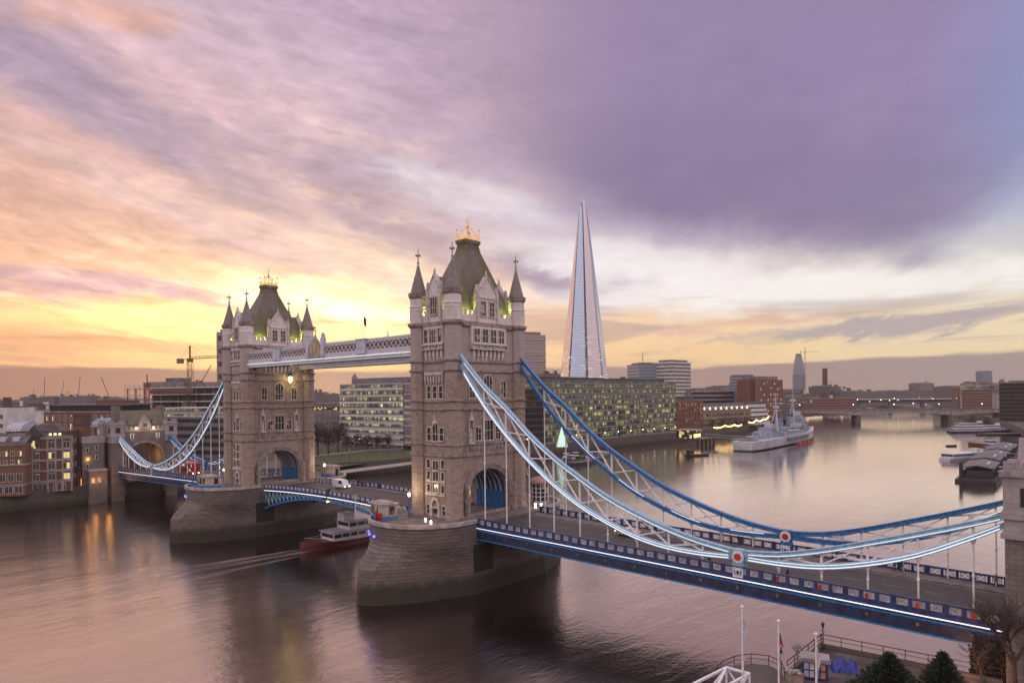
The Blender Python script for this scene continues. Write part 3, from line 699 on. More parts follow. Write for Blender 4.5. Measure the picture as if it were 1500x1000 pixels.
# ------------------------------------------------------------------ piers
def pier_ring(z, hw, c, nose, pt, n=14):
    """plan of a pier at height z: straight flanks to +-c, then ends of reach nose; pt 0 = half round, 1 = pointed like a boat's bow"""
    out = []
    for sgn in (-1, 1):
        for k in range(n + 1):
            a = math.pi * k / n
            x, y = math.cos(a), math.sin(a)
            s_ = abs(math.cos(a)); yp = (1 - s_ ** 1.75)
            yy = y * (1 - pt) + yp * pt
            out.append((sgn * -x * hw * -1 if False else (x * hw if sgn < 0 else -x * hw), sgn * (c + yy * (nose - c)), z))
    return out
def make_pier():
    t = thing("bridge_pier", "x", "pier")
    m = MB(); L = [(-3, 11.5, 10.5, 28.6, 1), (1.0, 11.4, 10.5, 28.3, 1), (6.2, 11.2, 10.5, 28.0, 1), (7.4, 11.2, 10.7, 26.9, .85), (8.6, 11.2, 11.2, 25.0, .5), (9.6, 11.2, 11.7, 23.6, .15), (10.6, 11.2, 12.0, 23.2, 0), (13.3, 11.2, 12.0, 23.2, 0)]
    m.loft([pier_ring(z, hw, c, ns, pt) for z, hw, c, ns, pt in L]); m.build("pier_body", PIER, t)
    m = MB(); a = pier_ring(13.3, 11.5, 12.0, 23.5, 0); b = pier_ring(13.3, 10.9, 12.0, 22.9, 0)    # parapet kerb, left open where the roadway crosses
    ME, MW = MB(), MB()
    n = len(a)
    for i in range(n):
        j = (i + 1) % n
        if abs(a[i][1]) < 12.1 and abs(a[j][1]) < 12.1: continue
        q = [a[i], a[j], b[j], b[i]]
        (ME if a[i][1] < 0 else MW).loft([[(x, y, 13.303) for x, y, _ in q], [(x, y, 14.0) for x, y, _ in q]])
    for sx in (-1, 1):
        for sy in (-1, 1): (ME if sy < 0 else MW).box(sx * 11.2 - .3, sx * 11.2 + .3, sy * 10.6 - 1.4, sy * 10.6 + 1.4, 13.3, 14.0)
    ME.build("parapet_wall", COPE, t); MW.build("parapet_wall", COPE, t)
    m = MB(); m.loft([[(x * .94, y * .965, z) for x, y, _ in pier_ring(0, 11.2, 12.0, 23.2, 0)] for z in (13.28, 13.315)]); m.build("pier_paving", PAVE, t)
    for sx in (-1, 1):                                                 # dark flat square and timber fenders on the flanks
        m = MB(); m.box(sx * 11.25 - .06, sx * 11.25 + .06, -10.4, -5.2, 4.0, 9.2); m.build("flank_square", DARK, t)
    for sy in (-1, 1):
        for x in (-7.2, -4.9, -2.4):
            y = sy * (12.0 + 11.2 * math.sqrt(1 - (x / 11.2) ** 2) + .1)
            m = MB(); m.lathe(x, y, [(.18, 11.0), (.27, 11.1), (.27, 11.3), (.18, 11.4)], 8); m.build("blue_lamp", BLUELED, t)
    return t
pier = make_pier(); pier.location = (TX, 0, 0); pier["label"] = "nearer round-ended granite pier under the larger tower, dark square on its flank"; pier["group"] = "river piers of the bridge"
again(pier, "farther granite pier under the tower at sunset, beyond the passing boat", (-TX, 0, 0), group="river piers of the bridge")
pr2 = [o for o in C.objects if o.name.startswith("bridge_pier.")][0]

# control cabins, railings and lamp posts on the piers
def make_cabin(wall_m, band_m):
    t = thing("control_cabin", "x", "cabin")
    m = MB(); m.prism([(-2.6, -1.6), (1.4, -1.6), (2.3, -.7), (2.3, 1.5), (-2.6, 1.5)], 0, 3.0); m.build("wall", wall_m, t)
    m = MB(); m.prism([(-2.95, -1.95), (1.6, -1.95), (2.65, -.9), (2.65, 1.85), (-2.95, 1.85)], 3.0, 3.22); m.prism([(-2.2, -1.2), (1.0, -1.2), (1.7, -.5), (1.7, 1.1), (-2.2, 1.1)], 3.22, 3.5); m.build("roof", COPE, t)
    m = MB(); m.prism([(-2.66, -1.66), (1.43, -1.66), (2.36, -.73), (2.36, 1.56), (-2.66, 1.56)], 0, .75); m.build("base_band", band_m, t)
    for x0, x1 in ((-2.2, -1.2), (-.6, .3)):
        m = MB(); m.box(x0, x1, -1.68, -1.58, 1.1, 2.6); m.build("window", PANE, t)
    m = MB(); m.box(2.28, 2.38, -.2, .9, 1.1, 2.6); m.build("window", PANE, t)
    m = MB(); m.box(-2.72, -2.58, -.9, .1, .1, 2.4); m.build("door", DARK, t)
    return t
CREAM = plain("cabin_cream_paint", (0.42, 0.36, 0.31), 0.6); CABBL = plain("cabin_blue_paint", (0.08, 0.19, 0.42), 0.5)
cab = make_cabin(CREAM, CABBL); cab.location = (TX - 6.3, -17.6, 13.32); cab.rotation_euler.z = R(-8)
cab["label"] = "cream flat-roofed control cabin with blue base on the nearer pier"; cab["group"] = "control cabins on the piers"
again(cab, "low control cabin with blue base at the downstream end of the farther pier", (-TX + 0.2, -17.8, 13.32), R(10), "control cabins on the piers")
again(cab, "control cabin beyond the farther tower, at the upstream end of its pier", (-TX + 3.0, 18.0, 13.32), R(186), "control cabins on the piers")
for nm, lab, x0 in (("n", "red board leaning on the cream control cabin of the nearer pier", TX - 5.5),):
    m = MB(); m.box(x0 - .8, x0 + .9, -19.62, -19.5, 13.35, 14.75); m.box(x0 - .7, x0 - .6, -19.7, -19.5, 13.33, 14.9); m.box(x0 + .7, x0 + .8, -19.7, -19.5, 13.33, 14.9)
    tag(m.build("notice_board", RED), lab, "board")
def rail_around(cx, cy, r, a0, a1, label, mat, z=13.32, h=1.25, n=18):
    t = thing("pier_railing", label, "railing", (cx, cy, z), group="blue railings on the piers")
    pts = [(r * math.cos(a0 + (a1 - a0) * k / n), r * math.sin(a0 + (a1 - a0) * k / n)) for k in range(n + 1)]
    m = MB(); m.path([(x, y, h) for x, y in pts], .1, .12); m.path([(x, y, h * .5) for x, y in pts], .06, .08); m.path([(x, y, .2) for x, y in pts], .06, .08); m.build("rail", mat, t)
    m = MB()
    for x, y in pts: m.tube((x, y, 0), (x, y, h + .05), .06, n=5)
    m.build("post", mat, t)
    m = MB()
    for i in range(n):
        for k in range(1, 5):
            x = pts[i][0] + (pts[i + 1][0] - pts[i][0]) * k / 5; y = pts[i][1] + (pts[i + 1][1] - pts[i][1]) * k / 5
            m.tube((x, y, .2), (x, y, h), .022, n=4)
    m.build("baluster", mat, t)
rail_around(-TX, -12.0, 10.4, math.pi * 1.12, math.pi * 1.9, "long blue railing round the downstream end of the farther pier", BLUE)
rail_around(TX, -12.0, 10.4, math.pi * 1.02, math.pi * 1.38, "short blue railing beside the cream cabin on the nearer pier", BLUE)
def post_lamp(x, y, z, h, label, e=120, c=(1, .72, .42), mat=None):
    t = thing("lamp_post", label, "lamp", (x, y, z), group="lit lamp posts of the bridge")
    m = MB(); m.lathe(0, 0, [(.34, 0), (.34, .5), (.2, .6), (.16, h * .5), (.22, h * .55), (.12, h - .4), (.2, h - .2)], 8); m.build("post", mat or BLUE, t)
    m = MB(); m.lathe(0, 0, [(.14, h - .2), (.30, h + .15), (.30, h + .35), (.08, h + .55)], 8); m.build("lamp_glass", LAMPY, t)
    m = MB(); m.lathe(0, 0, [(.34, h + .5), (.05, h + .85)], 8); m.build("lamp_cap", IRON, t)
    if e: add_light("lamp_light", t, (0, 0, h + 1.1), e, c, .3)
post_lamp(TX - 4.0, -13.2, 13.3, 4.3, "lit blue lamp post by the door of the nearer tower", 420)
post_lamp(-TX - 8.3, -9.8, 13.3, 3.4, "lit lamp post behind the cabin of the farther pier", 700)
post_lamp(-TX + 8.6, 12.4, 13.3, 4.0, "lit lamp post on the far side of the farther tower", 700)
for x, y in ((TX + 2.5, -14.6), (TX + 5.2, -15.6)):
    m = MB(); m.lathe(x, y, [(.16, 13.32), (.16, 13.7), (.10, 13.75)], 8); m.ball((x, y, 13.85), .17, 8, 5)
    tag(m.build("ground_lamp", LAMPW), "small white ground lamp on the paving before the nearer tower's door", "lamp", "ground lamps on the nearer pier")
for i, (x, y) in enumerate(((TX + 8.6, 10.9), (TX + 9.6, 11.6))):
    m = MB(); m.lathe(x, y, [(.18, 13.32), (.18, 13.9), (.12, 13.95)], 8); m.ball((x, y, 14.1), .22, 8, 5)
    tag(m.build("ground_lamp", LAMPW), "white ground lamp beside the railed kiosk behind the nearer tower", "lamp", "ground lamps by the kiosk")
# railed kiosk at the upstream side of the near pier
k = thing("round_kiosk", "small round white-framed kiosk with pinkish domed roof behind nearer tower", "kiosk", (TX + 5.6, 16.0, 13.32))
m = MB(); m.lathe(0, 0, [(2.05, 0), (2.05, .8)], 12); m.build("base", CREAM, k)
m = MB()
for i in range(12): a = math.pi * (2 * i + 1) / 12; m.tube((1.95 * math.cos(a), 1.95 * math.sin(a), .8), (1.95 * math.cos(a), 1.95 * math.sin(a), 4.6), .1, n=5)
for z in (1.7, 2.6, 3.5): m.lathe(0, 0, [(1.99, z), (1.99, z + .12)], 12)
m.build("window_frame", WHITE, k)
m = MB(); m.lathe(0, 0, [(1.85, .8), (1.85, 4.6)], 12); m.build("glass", PANE, k)
m = MB(); m.lathe(0, 0, [(2.5, 4.6), (2.6, 4.9), (2.2, 5.4), (1.2, 5.9), (.2, 6.1)], 12); m.build("roof", plain("kiosk_roof_paint", (0.34, 0.20, 0.18), .6), k)

# ------------------------------------------------------------------ side spans
SX0, SX1 = 52.4, 134.0           # side span, pier face to abutment face
SL = -0.0195                     # fall of the roadway towards the bank
def deck_z(x): return RD + SL * (x - 54)
HX = [54.08 + 5.492 * i for i in range(15)]
SP = 5.492
def make_deck():
    t = thing("side_span_deck", "x", "bridge deck")
    def strip(y0, y1, d0, d1, x0=SX0, x1=SX1):
        m = MB(); m.loft([[(x, y0, deck_z(x) + d0), (x, y1, deck_z(x) + d0), (x, y1, deck_z(x) + d1), (x, y0, deck_z(x) + d1)] for x in (x0, x1)]); return m
    strip(-5.6, 5.6, -.6, -.02).build("roadway", ASPH, t)
    for sgn in (-1, 1):
        a, b = sorted((sgn * 5.6, sgn * 9.05)); strip(a, b, -.6, .14).build("footway", FOOT, t)
    m = strip(-.06, .06, -.018, -.012)
    m = MB()
    for i in range(16):
        x = SX0 + 2 + i * 5; m.loft([[(q, y, deck_z(q) - .016) for q in (x, x + 2.4)] for y in (-.07, .07)], cap=False)
    m.build("lane_marking", LINE, t)
    for sgn in (-1, 1):
        for off in (5.25,):
            m = strip(sgn * off - .05, sgn * off + .05, -.019, -.012); m.build("kerb_line", LINE, t)
        a, b = sorted((sgn * 9.0, sgn * 9.5))
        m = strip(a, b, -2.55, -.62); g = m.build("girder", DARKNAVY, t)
        for i in range(16):
            x = SX0 + 1.7 + i * SP
            m = MB(); m.box(x - .18, x + .18, *sorted((sgn * 9.5, sgn * 9.72)), deck_z(x) - 1.75, deck_z(x) - 1.35); m.build("girder_lamp", OLEAD, g)
        m = strip(*sorted((sgn * 9.42, sgn * 9.66)), -2.62, -2.42); m.path  # lower flange
        m.build("lower_flange", BLUE, g)
        m = strip(*sorted((sgn * 9.40, sgn * 9.62)), -1.0, -.80); m.build("upper_flange", BLUE, g)
        strip(*sorted((sgn * 9.5, sgn * 9.60)), -.53, -.42).build("light_strip", LEDW, t)
        # parapet: navy frame, white pierced panels
        m = strip(sgn * 9.3 - .16, sgn * 9.3 + .16, -.60, .30); m2 = strip(sgn * 9.3 - .2, sgn * 9.3 + .2, 1.16, 1.36); m.add(m2.v, m2.f)
        xs = []
        i = -1
        n = 45
        for j in range(n + 1):
            x = SX0 + .3 + (SX1 - SX0 - .6) * j / n; w = .30 if (j % 3 == 0) else .17
            m.box(x - w, x + w, sgn * 9.3 - .18, sgn * 9.3 + .18, deck_z(x) - .2, deck_z(x) + (1.2 if j % 3 else 1.40))
        p = m.build("parapet", NAVY, t)
        step = (SX1 - SX0 - .6) / n
        for j in range(n):
            x = SX0 + .3 + step * (j + .5); z = deck_z(x); w = step / 2 - .34
            q = MB()
            for a_, b_, c_, d_ in ((-w, w, .30, .42), (-w, w, 1.04, 1.16), (-w, -w + .1, .42, 1.04), (w - .1, w, .42, 1.04)): q.box(x + a_, x + b_, sgn * 9.3 - .06, sgn * 9.3 + .06, z + c_, z + d_)
            for s2 in (-1, 1):
                q.beam((x - w, sgn * 9.3, z + (.42 if s2 > 0 else 1.04)), (x, sgn * 9.3, z + (1.04 if s2 > 0 else .42)), .09, .1, (0, 1, 0)); q.beam((x, sgn * 9.3, z + (1.04 if s2 > 0 else .42)), (x + w, sgn * 9.3, z + (.42 if s2 > 0 else 1.04)), .085, .1, (0, 1, 0))
            q.build("parapet_panel", PANELW, p)
    for i in range(10, 15):
        m = MB(); m.box(HX[i] - .17, HX[i] + .17, -9.56, -9.47, deck_z(HX[i]) + .25, deck_z(HX[i]) + .95); m.build("red_badge", RED, t)
    m = MB()
    for i in range(31):
        x = SX0 + 1 + i * 2.7; m.box(x - .15, x + .15, -9.0, 9.0, deck_z(x) - 2.0, deck_z(x) - .6)
    for y in (-5, 0, 5): m2 = strip(y - .2, y + .2, -2.2, -.61); m.add(m2.v, m2.f)
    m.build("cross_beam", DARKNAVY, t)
    return t
deck = make_deck(); deck["label"] = "navy and white side span deck in the foreground, running to the right edge"; deck["group"] = "side spans of the bridge"
again(deck, "far side span deck between the farther tower and the south bank", (0, 0, 0), 0, "side spans of the bridge", (-1, 1, 1))

UPZ = [39.1, 35.0, 30.4, 26.6, 23.5, 20.7, 18.6, 16.9, 15.7, 15.0, 15.5, 16.8, 18.5, 20.3, 22.2]
LOZ = [35.8, 30.4, 25.9, 22.1, 19.0, 16.8, 15.1, 14.25, 14.1, 14.4, 14.35, 14.75, 16.0, 17.9, 20.7]
def make_chain(front, y=-8.9, lit=True):
    """front True: the downstream chain, pale with lit strips"""
    t = thing("suspension_chain", "x", "chain")
    top, bot = [(47.3, y, 45.6)], [(47.3, y, 43.9)]
    for x, a, b in zip(HX, UPZ, LOZ): top.append((x, y, a)); bot.append((x, y, b))
    top.append((134.3, y, 23.5)); bot.append((134.3, y, 22.6))
    def sm(pts):                                                       # smooth the polygon a little
        out = []
        for i in range(len(pts) - 1):
            p0 = Vector(pts[max(0, i - 1)]); p1 = Vector(pts[i]); p2 = Vector(pts[i + 1]); p3 = Vector(pts[min(len(pts) - 1, i + 2)])
            for k in range(3):
                u = k / 3; out.append(.5 * ((2 * p1) + (p2 - p0) * u + (2 * p0 - 5 * p1 + 4 * p2 - p3) * u * u + (3 * p1 - p0 - 3 * p2 + p3) * u ** 3))
        return out + [Vector(pts[-1])]
    pin = 10
    segs = []
    for nm, pts in (("upper_chord", top), ("lower_chord", bot)):
        m = MB()
        for part in (pts[:pin + 1], pts[pin:]):
            q = sm(part); segs.append(q); m.path(q, .62, .52)
            m.path([p + Vector((0, 0, .30)) for p in q], .86, .10); m.path([p - Vector((0, 0, .30)) for p in q], .86, .10)
        c = m.build(nm, SKYBL if front else BLUE, t)
        if front:
            for j, q in enumerate(segs[-2:]):
                m = MB(); m.path([p + Vector((0, -.45, -.16)) for p in q[1:-1]], .08, .09); m.build("light_strip", LEDW if nm == "lower_chord" else LEDG, c)
                if nm == "lower_chord":
                    m = MB(); m.path([p + Vector((0, -.45, .22)) for p in q[1:-1]], .06, .10); m.build("light_strip", LEDG, c)
        else:
            for j, q in enumerate(segs[-2:]):
                if nm == "lower_chord":
                    for a in range(7, len(q) - 4, 6):
                        m = MB(); m.path([p + Vector((0, -.45, .34)) for p in q[a:a + 4]], .07, .10); m.build("light_strip", LEDG, c)
    for i, x in enumerate(HX):                                          # verticals, diagonals, hangers
        a, b = UPZ[i], LOZ[i]
        m = MB()
        if i != 9 and a - b > .7: m.beam((x, y, b + .2), (x, y, a - .2), .26, .26, (1, 0, 0))
        if i < 14:
            x2, a2, b2 = HX[i + 1], UPZ[i + 1], LOZ[i + 1]
            if i not in (8, 9) and min(a - b, a2 - b2) > .6:
                m.beam((x, y + .05, a - .25), (x2, y + .05, b2 + .25), .2, .24, (0, 1, 0)); m.beam((x, y - .05, b + .25), (x2, y - .05, a2 - .25), .2, .24, (0, 1, 0))
                cxm = (x + x2) / 2; czm = (a + b + a2 + b2) / 4; m.ball((cxm, y, czm), .32, 6, 4)
        if m.v: m.build("web_bracing", WHITE, t)
        if i != 9:
            zf = deck_z(x) + .1; m = MB()
            if b - zf > 3:
                m.lathe(x, y, [(.34, b - .3), (.22, b - .7), (.115, b - .9), (.115, (b + zf) / 2), (.19, (b + zf) / 2 + .15), (.19, (b + zf) / 2 + .35), (.115, (b + zf) / 2 + .45)][::-1], 6)
                m.tube((x, y, (b + zf) / 2 + .05), (x, y, zf), .115, n=6)
            else: m.lathe(x, y, [(.12, zf), (.12, max(zf + .1, b - 1.1)), (.42, b - .3)], 6)
            m.build("hanger", WHITE, t)
    x = HX[9]; z = 14.5
    m = MB(); m.box(x - .85, x + .85, y - .5, y + .5, deck_z(x) - .5, 13.55); m.box(x - .75, x + .75, y - .52, y + .52, 13.55, z + 1.0); m.build("pin_post", SKYBL if front else BLUE, t)
    for sgn in (-1, 1):
        m = MB(); fr = ((x, y + sgn * .52, 0), (sgn * -1, 0, 0), (0, sgn, 0)); m.shape([(.86 * math.cos(k * math.pi / 10), z + .86 * math.sin(k * math.pi / 10)) for k in range(20)], fr, 0, .1); d = m.build("roundel", WHITE, t)
        m = MB(); m.shape([(.50 * math.cos(k * math.pi / 8), z + .50 * math.sin(k * math.pi / 8)) for k in range(16)], fr, .1, .2); m.build("roundel_boss", REDORG if front else RED, d)
        m = MB(); fr = ((x, y + sgn * .5, 0), (sgn * -1, 0, 0), (0, sgn, 0)); zz = deck_z(x)
        m.shape(rect(-.72, .72, zz - .2, zz + 1.25), fr, .02, .1); pl_ = m.build("shield_plaque", WHITE, t)
        m = MB(); m.shape([(-.22, zz + .75), (.22, zz + .75), (.18, zz + .35), (0, zz + .12), (-.18, zz + .35)], fr, .1, .14)
        for s3 in (-1, 1):
            m.shape([(s3 * .3, zz + .1), (s3 * .42, zz + .1), (s3 * .62, zz + .8), (s3 * .4, zz + .72)], fr, .1, .13); m.shape([(s3 * .35, zz + .95), (s3 * .6, zz + 1.1), (s3 * .5, zz + .9)], fr, .1, .13)
        m.build("crest", NAVY, pl_)
    return t
REDORG = glow("red_orange_boss", (0.40, 0.035, 0.015), 0.05)
ch = make_chain(True); ch["label"] = "pale blue downstream chain of the near side span, edged with white light strips"; ch["group"] = "suspension chains of the bridge"
cb = make_chain(False, 8.9); cb["label"] = "deep blue upstream chain of the near side span, behind the lit one"; cb["group"] = "suspension chains of the bridge"
# the far span's chains: mirrored plan (turned half round the bridge's middle)
again(ch, "pale blue downstream chain on the far side span, left of farther tower", (0, 0, 0), 0, "suspension chains of the bridge", (-1, 1, 1))
again(cb, "upstream chain of the far side span, half hidden behind the nearer chain there", (0, 0, 0), 0, "suspension chains of the bridge", (-1, 1, 1))

# ------------------------------------------------------------------ bascules
def basc_z(x): return RD + .9 * (1 - (x / 31.0) ** 2)
def make_leaf():
    t = thing("bascule_leaf", "x", "bridge deck")
    xs = [.25 + (30.2 - .25) * k / 8 for k in range(9)]
    def strip(y0, y1, f0, f1, a=0, b=9):
        m = MB(); m.loft([[(x, y0, f0(x)), (x, y1, f0(x)), (x, y1, f1(x)), (x, y0, f1(x))] for x in xs[a:b]]); return m
    strip(-5.2, 5.2, lambda x: basc_z(x) - .6, lambda x: basc_z(x) - .02).build("roadway", ASPH, t)
    for sgn in (-1, 1):
        strip(*sorted((sgn * 5.2, sgn * 7.8)), lambda x: basc_z(x) - .6, lambda x: basc_z(x) + .14).build("footway", FOOT, t)
        m = strip(sgn * 7.85 - .14, sgn * 7.85 + .14, lambda x: basc_z(x) - .6, lambda x: basc_z(x) + .28)
        m2 = strip(sgn * 7.85 - .17, sgn * 7.85 + .17, lambda x: basc_z(x) + 1.14, lambda x: basc_z(x) + 1.30); m.add(m2.v, m2.f)
        for j in range(17):
            x = .4 + 29.6 * j / 16; m.box(x - .15, x + .15, sgn * 7.85 - .16, sgn * 7.85 + .16, basc_z(x), basc_z(x) + 1.2)
        p = m.build("parapet", NAVY, t)
        for j in range(16):
            x = .4 + 29.6 * (j + .5) / 16; z = basc_z(x); q = MB(); q.box(x - .68, x + .68, sgn * 7.85 - .04, sgn * 7.85 + .04, z + .34, z + 1.08)
            for a in (-.4, 0, .4): q.box(x + a - .05, x + a + .05, sgn * 7.85 - .07, sgn * 7.85 + .07, z + .32, z + 1.1)
            q.build("parapet_panel", PANELW, p)
        strip(*sorted((sgn * 8.0, sgn * 8.12)), lambda x: basc_z(x) - .5, lambda x: basc_z(x) - .33).build("light_strip", LEDW, t)
        # arched girder below: rib and web
        rib = lambda x: basc_z(x) - 1.0 - 4.0 * (x / 30.2) ** 2
        m = strip(sgn * 7.6 - .3, sgn * 7.6 + .3, lambda x: rib(x) - .55, rib); m.build("arched_rib", BLUE, t)
        m = MB(); n = 14
        for j in range(n):
            xa, xb = 3 + 27 * j / n, 3 + 27 * (j + 1) / n
            if basc_z(xb) - .6 - rib(xb) > .4:
                m.beam((xa, sgn * 7.6, rib(xa)), (xb, sgn * 7.6, basc_z(xb) - .6), .2, .22, (0, 1, 0)); m.beam((xb, sgn * 7.6, rib(xb)), (xb, sgn * 7.6, basc_z(xb) - .6), .2, .22, (0, 1, 0))
        m.build("web_bracing", SKYBL, t)
    m = MB()
    for j in range(8):
        x = 2 + j * 3.9; m.box(x - .15, x + .15, -7.4, 7.4, basc_z(x) - 1.0, basc_z(x) - .6)
    for y in (-2.5, 2.5): m2 = strip(y - .25, y + .25, lambda x: basc_z(x) - 1.0 - 3.6 * (x / 30.2) ** 2, lambda x: basc_z(x) - .61); m.add(m2.v, m2.f)
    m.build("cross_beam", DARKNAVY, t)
    for y in (-8.2,):
        m = MB(); m.tube((12, y, basc_z(12) + 1.5), (12, y, basc_z(12) - 2.4), .12, n=6); m.build("marker_post", WHITE, t)
    m = MB(); m.box(.3, 1.0, -8.15, -7.6, basc_z(0) - .2, basc_z(0) + 1.7); m.build("end_post", NAVY, t)
    m = MB(); m.ball((.5, -8.1, 12.3), .2, 6, 4); m.build("navigation_lamp", LAMPY, t)
    return t
lf = make_leaf(); lf["label"] = "bascule roadway leaf reaching from the nearer tower to mid-river"; lf["group"] = "bascule leaves of the bridge"
again(lf, "bascule leaf joined to the farther tower, blue arched rib below its rail", (0, 0, 0), math.pi, "bascule leaves of the bridge")
# roadway over the piers, through the towers
for sgn, lab in ((1, "asphalt roadway crossing the nearer pier through the tower's arch"), (-1, "asphalt roadway crossing the farther pier through its tower")):
    t = thing("pier_roadway", lab, "roadway", (sgn * TX, 0, 0), group="roadways over the piers"); t["kind"] = "structure"
    m = MB(); m.box(-11.3, 11.3, -4.7, 4.7, 12.2, RD - .02); m.build("roadway", ASPH, t)
    for s2 in (-1, 1):
        for x0, x1 in ((-11.25, -5.9), (5.9, 11.25)):
            m = MB(); m.box(x0, x1, *sorted((s2 * 4.7, s2 * 9.2)), 12.2, RD + .6 - .08); m.build("footway", FOOT, t)

# ------------------------------------------------------------------ high walkways
PALEBL = plain("pale_post_paint", (0.46, 0.51, 0.62), .45)
def make_walkway():
    t = thing("high_walkway", "x", "walkway")
    y0, y1 = -10.0, -6.3; X0, X1 = -36.2, 36.2
    m = MB(); m.box(X0, X1, y0, y1, 46.5, 46.8); m.box(X0, X1, y0 + .05, y1 - .05, 46.82, 47.3); m.box(X0, X1, y0 + .2, y0 + .6, 45.6, 46.5); m.box(X0, X1, y1 - .6, y1 - .2, 45.6, 46.5)
    for i in range(24): x = X0 + 1.5 + i * 3; m.box(x - .12, x + .12, y0 + .6, y1 - .6, 45.9, 46.5)
    m.build("floor_girder", STEELW, t)
    m = MB(); m.box(X0, X1, y0 - .14, y0 - .04, 46.40, 46.55); m.build("light_strip", LEDG, t)
    m = MB(); m.box(X0, X1, y0, y0 + .25, 47.3, 47.75); m.box(X0, X1, y0, y0 + .25, 49.35, 49.75); m.box(X0, X1, y1 - .25, y1, 47.3, 47.75); m.box(X0, X1, y1 - .25, y1, 49.35, 49.75); m.build("side_rail", STEELW, t)
    for s2, yy in ((-1, y0 + .1), (1, y1 - .1)):
        m = MB(); n = 48
        for i in range(n):
            xa = X0 + (X1 - X0) * i / n; xb = X0 + (X1 - X0) * (i + 1) / n
            m.beam((xa, yy - .03, 47.7), (xb, yy - .03, 49.4), .1, .2, (0, 1, 0)); m.beam((xa, yy + .05, 49.4), (xb, yy + .05, 47.7), .1, .2, (0, 1, 0))
        m.build("lattice", WHITE, t)
    m = MB(); m.box(X0, X1, y0 + .32, y1 - .32, 47.3, 49.7); m.build("glazing", glass("walkway_glass", (0.16, 0.09, 0.08), 0.15), t)
    m = MB(); m.loft([[(x, y0 - .1, 49.75), (x, y0 + .9, 50.3), (x, y1 - .9, 50.3), (x, y1 + .1, 49.75)] for x in (X0, X1)]); m.build("roof", plain("walkway_roof_sheet", (0.33, 0.29, 0.33), .5), t)
    for x in (-19.0, 17.4):
        m = MB(); m.box(x - 1.7, x + 1.7, y0 - .3, y0 + .3, 46.9, 50.0); m.box(x - 1.9, x + 1.9, y0 - .4, y0 + .4, 50.0, 50.25); m.build("panel_post", PALEBL, t)
    for x in (-4.4, 2.2):
        m = MB(); m.box(x - .65, x + .65, y0 - .4, y0 + .4, 46.9, 51.4); m.box(x - .5, x + .5, y0 - .3, y0 + .3, 51.4, 52.0); m.ball((x, y0, 52.3), .42, 8, 5); m.build("crest_post", PALEBL, t)
    m = MB(); fr = ((-1.1, y0 - .1, 0), (1, 0, 0), (0, -1, 0))
    m.shape([(-2.3, 47.0), (2.3, 47.0), (2.3, 49.6), (1.6, 50.9), (.6, 51.6), (-.6, 51.6), (-1.6, 50.9), (-2.3, 49.6)], fr, -.1, .12); s_ = m.build("crest_panel", COPE, t)
    m = MB(); m.shape([(-.8, 50.2), (.8, 50.2), (.75, 48.8), (0, 47.6), (-.75, 48.8)], fr, .12, .25)
    for s3 in (-1, 1): m.shape([(s3 * 1.0, 47.6), (s3 * 1.6, 47.6), (s3 * 1.9, 49.3), (s3 * 1.3, 50.3), (s3 * 1.0, 49.2)], fr, .12, .22)
    m.build("crest_relief", GOLD2, s_)
    m = MB(); m.lathe(-1.1, y0, [(.5, 51.5), (.3, 52.2), (.12, 52.6), (.1, 54.0)], 6); m.box(-1.6, -.6, y0 - .08, y0 + .08, 53.2, 53.4); m.ball((-1.1, y0, 54.1), .22, 6, 4); m.build("crest_cross", GOLD2, s_)
    return t
GOLD2 = plain("dull_gilding", (0.52, 0.37, 0.22), 0.5, 0.3, var=0.25, sc=3)
wk = make_walkway(); wk["label"] = "white lattice high walkway between the towers, nearer of the two"; wk["group"] = "high walkways between the towers"
again(wk, "upstream high walkway seen edge-on behind the nearer lattice one", (0, 0, 0), math.pi, "high walkways between the towers")
# hanging lantern under the walkway, on the farther tower's face
t = thing("wall_lantern", "glowing lantern on the farther tower just under the walkway", "lamp", (-TX + WX + .9, 3.0, 42.6))
m = MB(); m.lathe(0, 0, [(.1, -1.0), (.55, -.3), (.6, .6), (.2, 1.0)], 8); m.build("lamp_glass", glow("lantern_glass", (1.0, .85, .35), 4.0), t)
m = MB(); m.lathe(0, 0, [(.7, .9), (.15, 1.5), (.06, 2.2)], 8); m.box(-.9, 0, -.06, .06, 1.9, 2.05); m.build("bracket", IRON, t)
add_light("lantern_light", t, (.9, 0, 0), 500, (1.0, .75, .2), .5)
def flagpole(name, label, loc, h, c, grp=None, fw=1.6, droop=True):
    t = thing("flagpole", label, "flagpole", loc, group=grp)
    m = MB(); m.tube((0, 0, 0), (0, 0, h), .07, .04, 6); m.ball((0, 0, h + .08), .12, 6, 4); m.build("pole", WHITE, t)
    m = MB(); n = 7
    pts = [(.06 + .5 * fw * k / n, .16 * math.sin(k * 1.6), h - .25 - .5 * k / n * fw) for k in range(n + 1)]
    m.loft([[p, (p[0] + .02, p[1] + .03, p[2]), (p[0] + .02, p[1] + .03, p[2] - fw), (p[0], p[1], p[2] - fw)] for p in pts]); m.build("flag", c, t)
    return t
FLAGD = plain("dark_red_flag_cloth", (0.20, 0.05, 0.06), .8)
flagpole("a", "flagpole with drooping dark flag on middle of the walkway roof", (15.8, -8.2, 50.28), 5.5, FLAGD, "flagpoles on the walkway", 1.8)
flagpole("b", "flagpole with dark flag close to the nearer tower's left turret", (33.2, -8.2, 50.28), 5.5, FLAGD, "flagpoles on the walkway", 1.8)

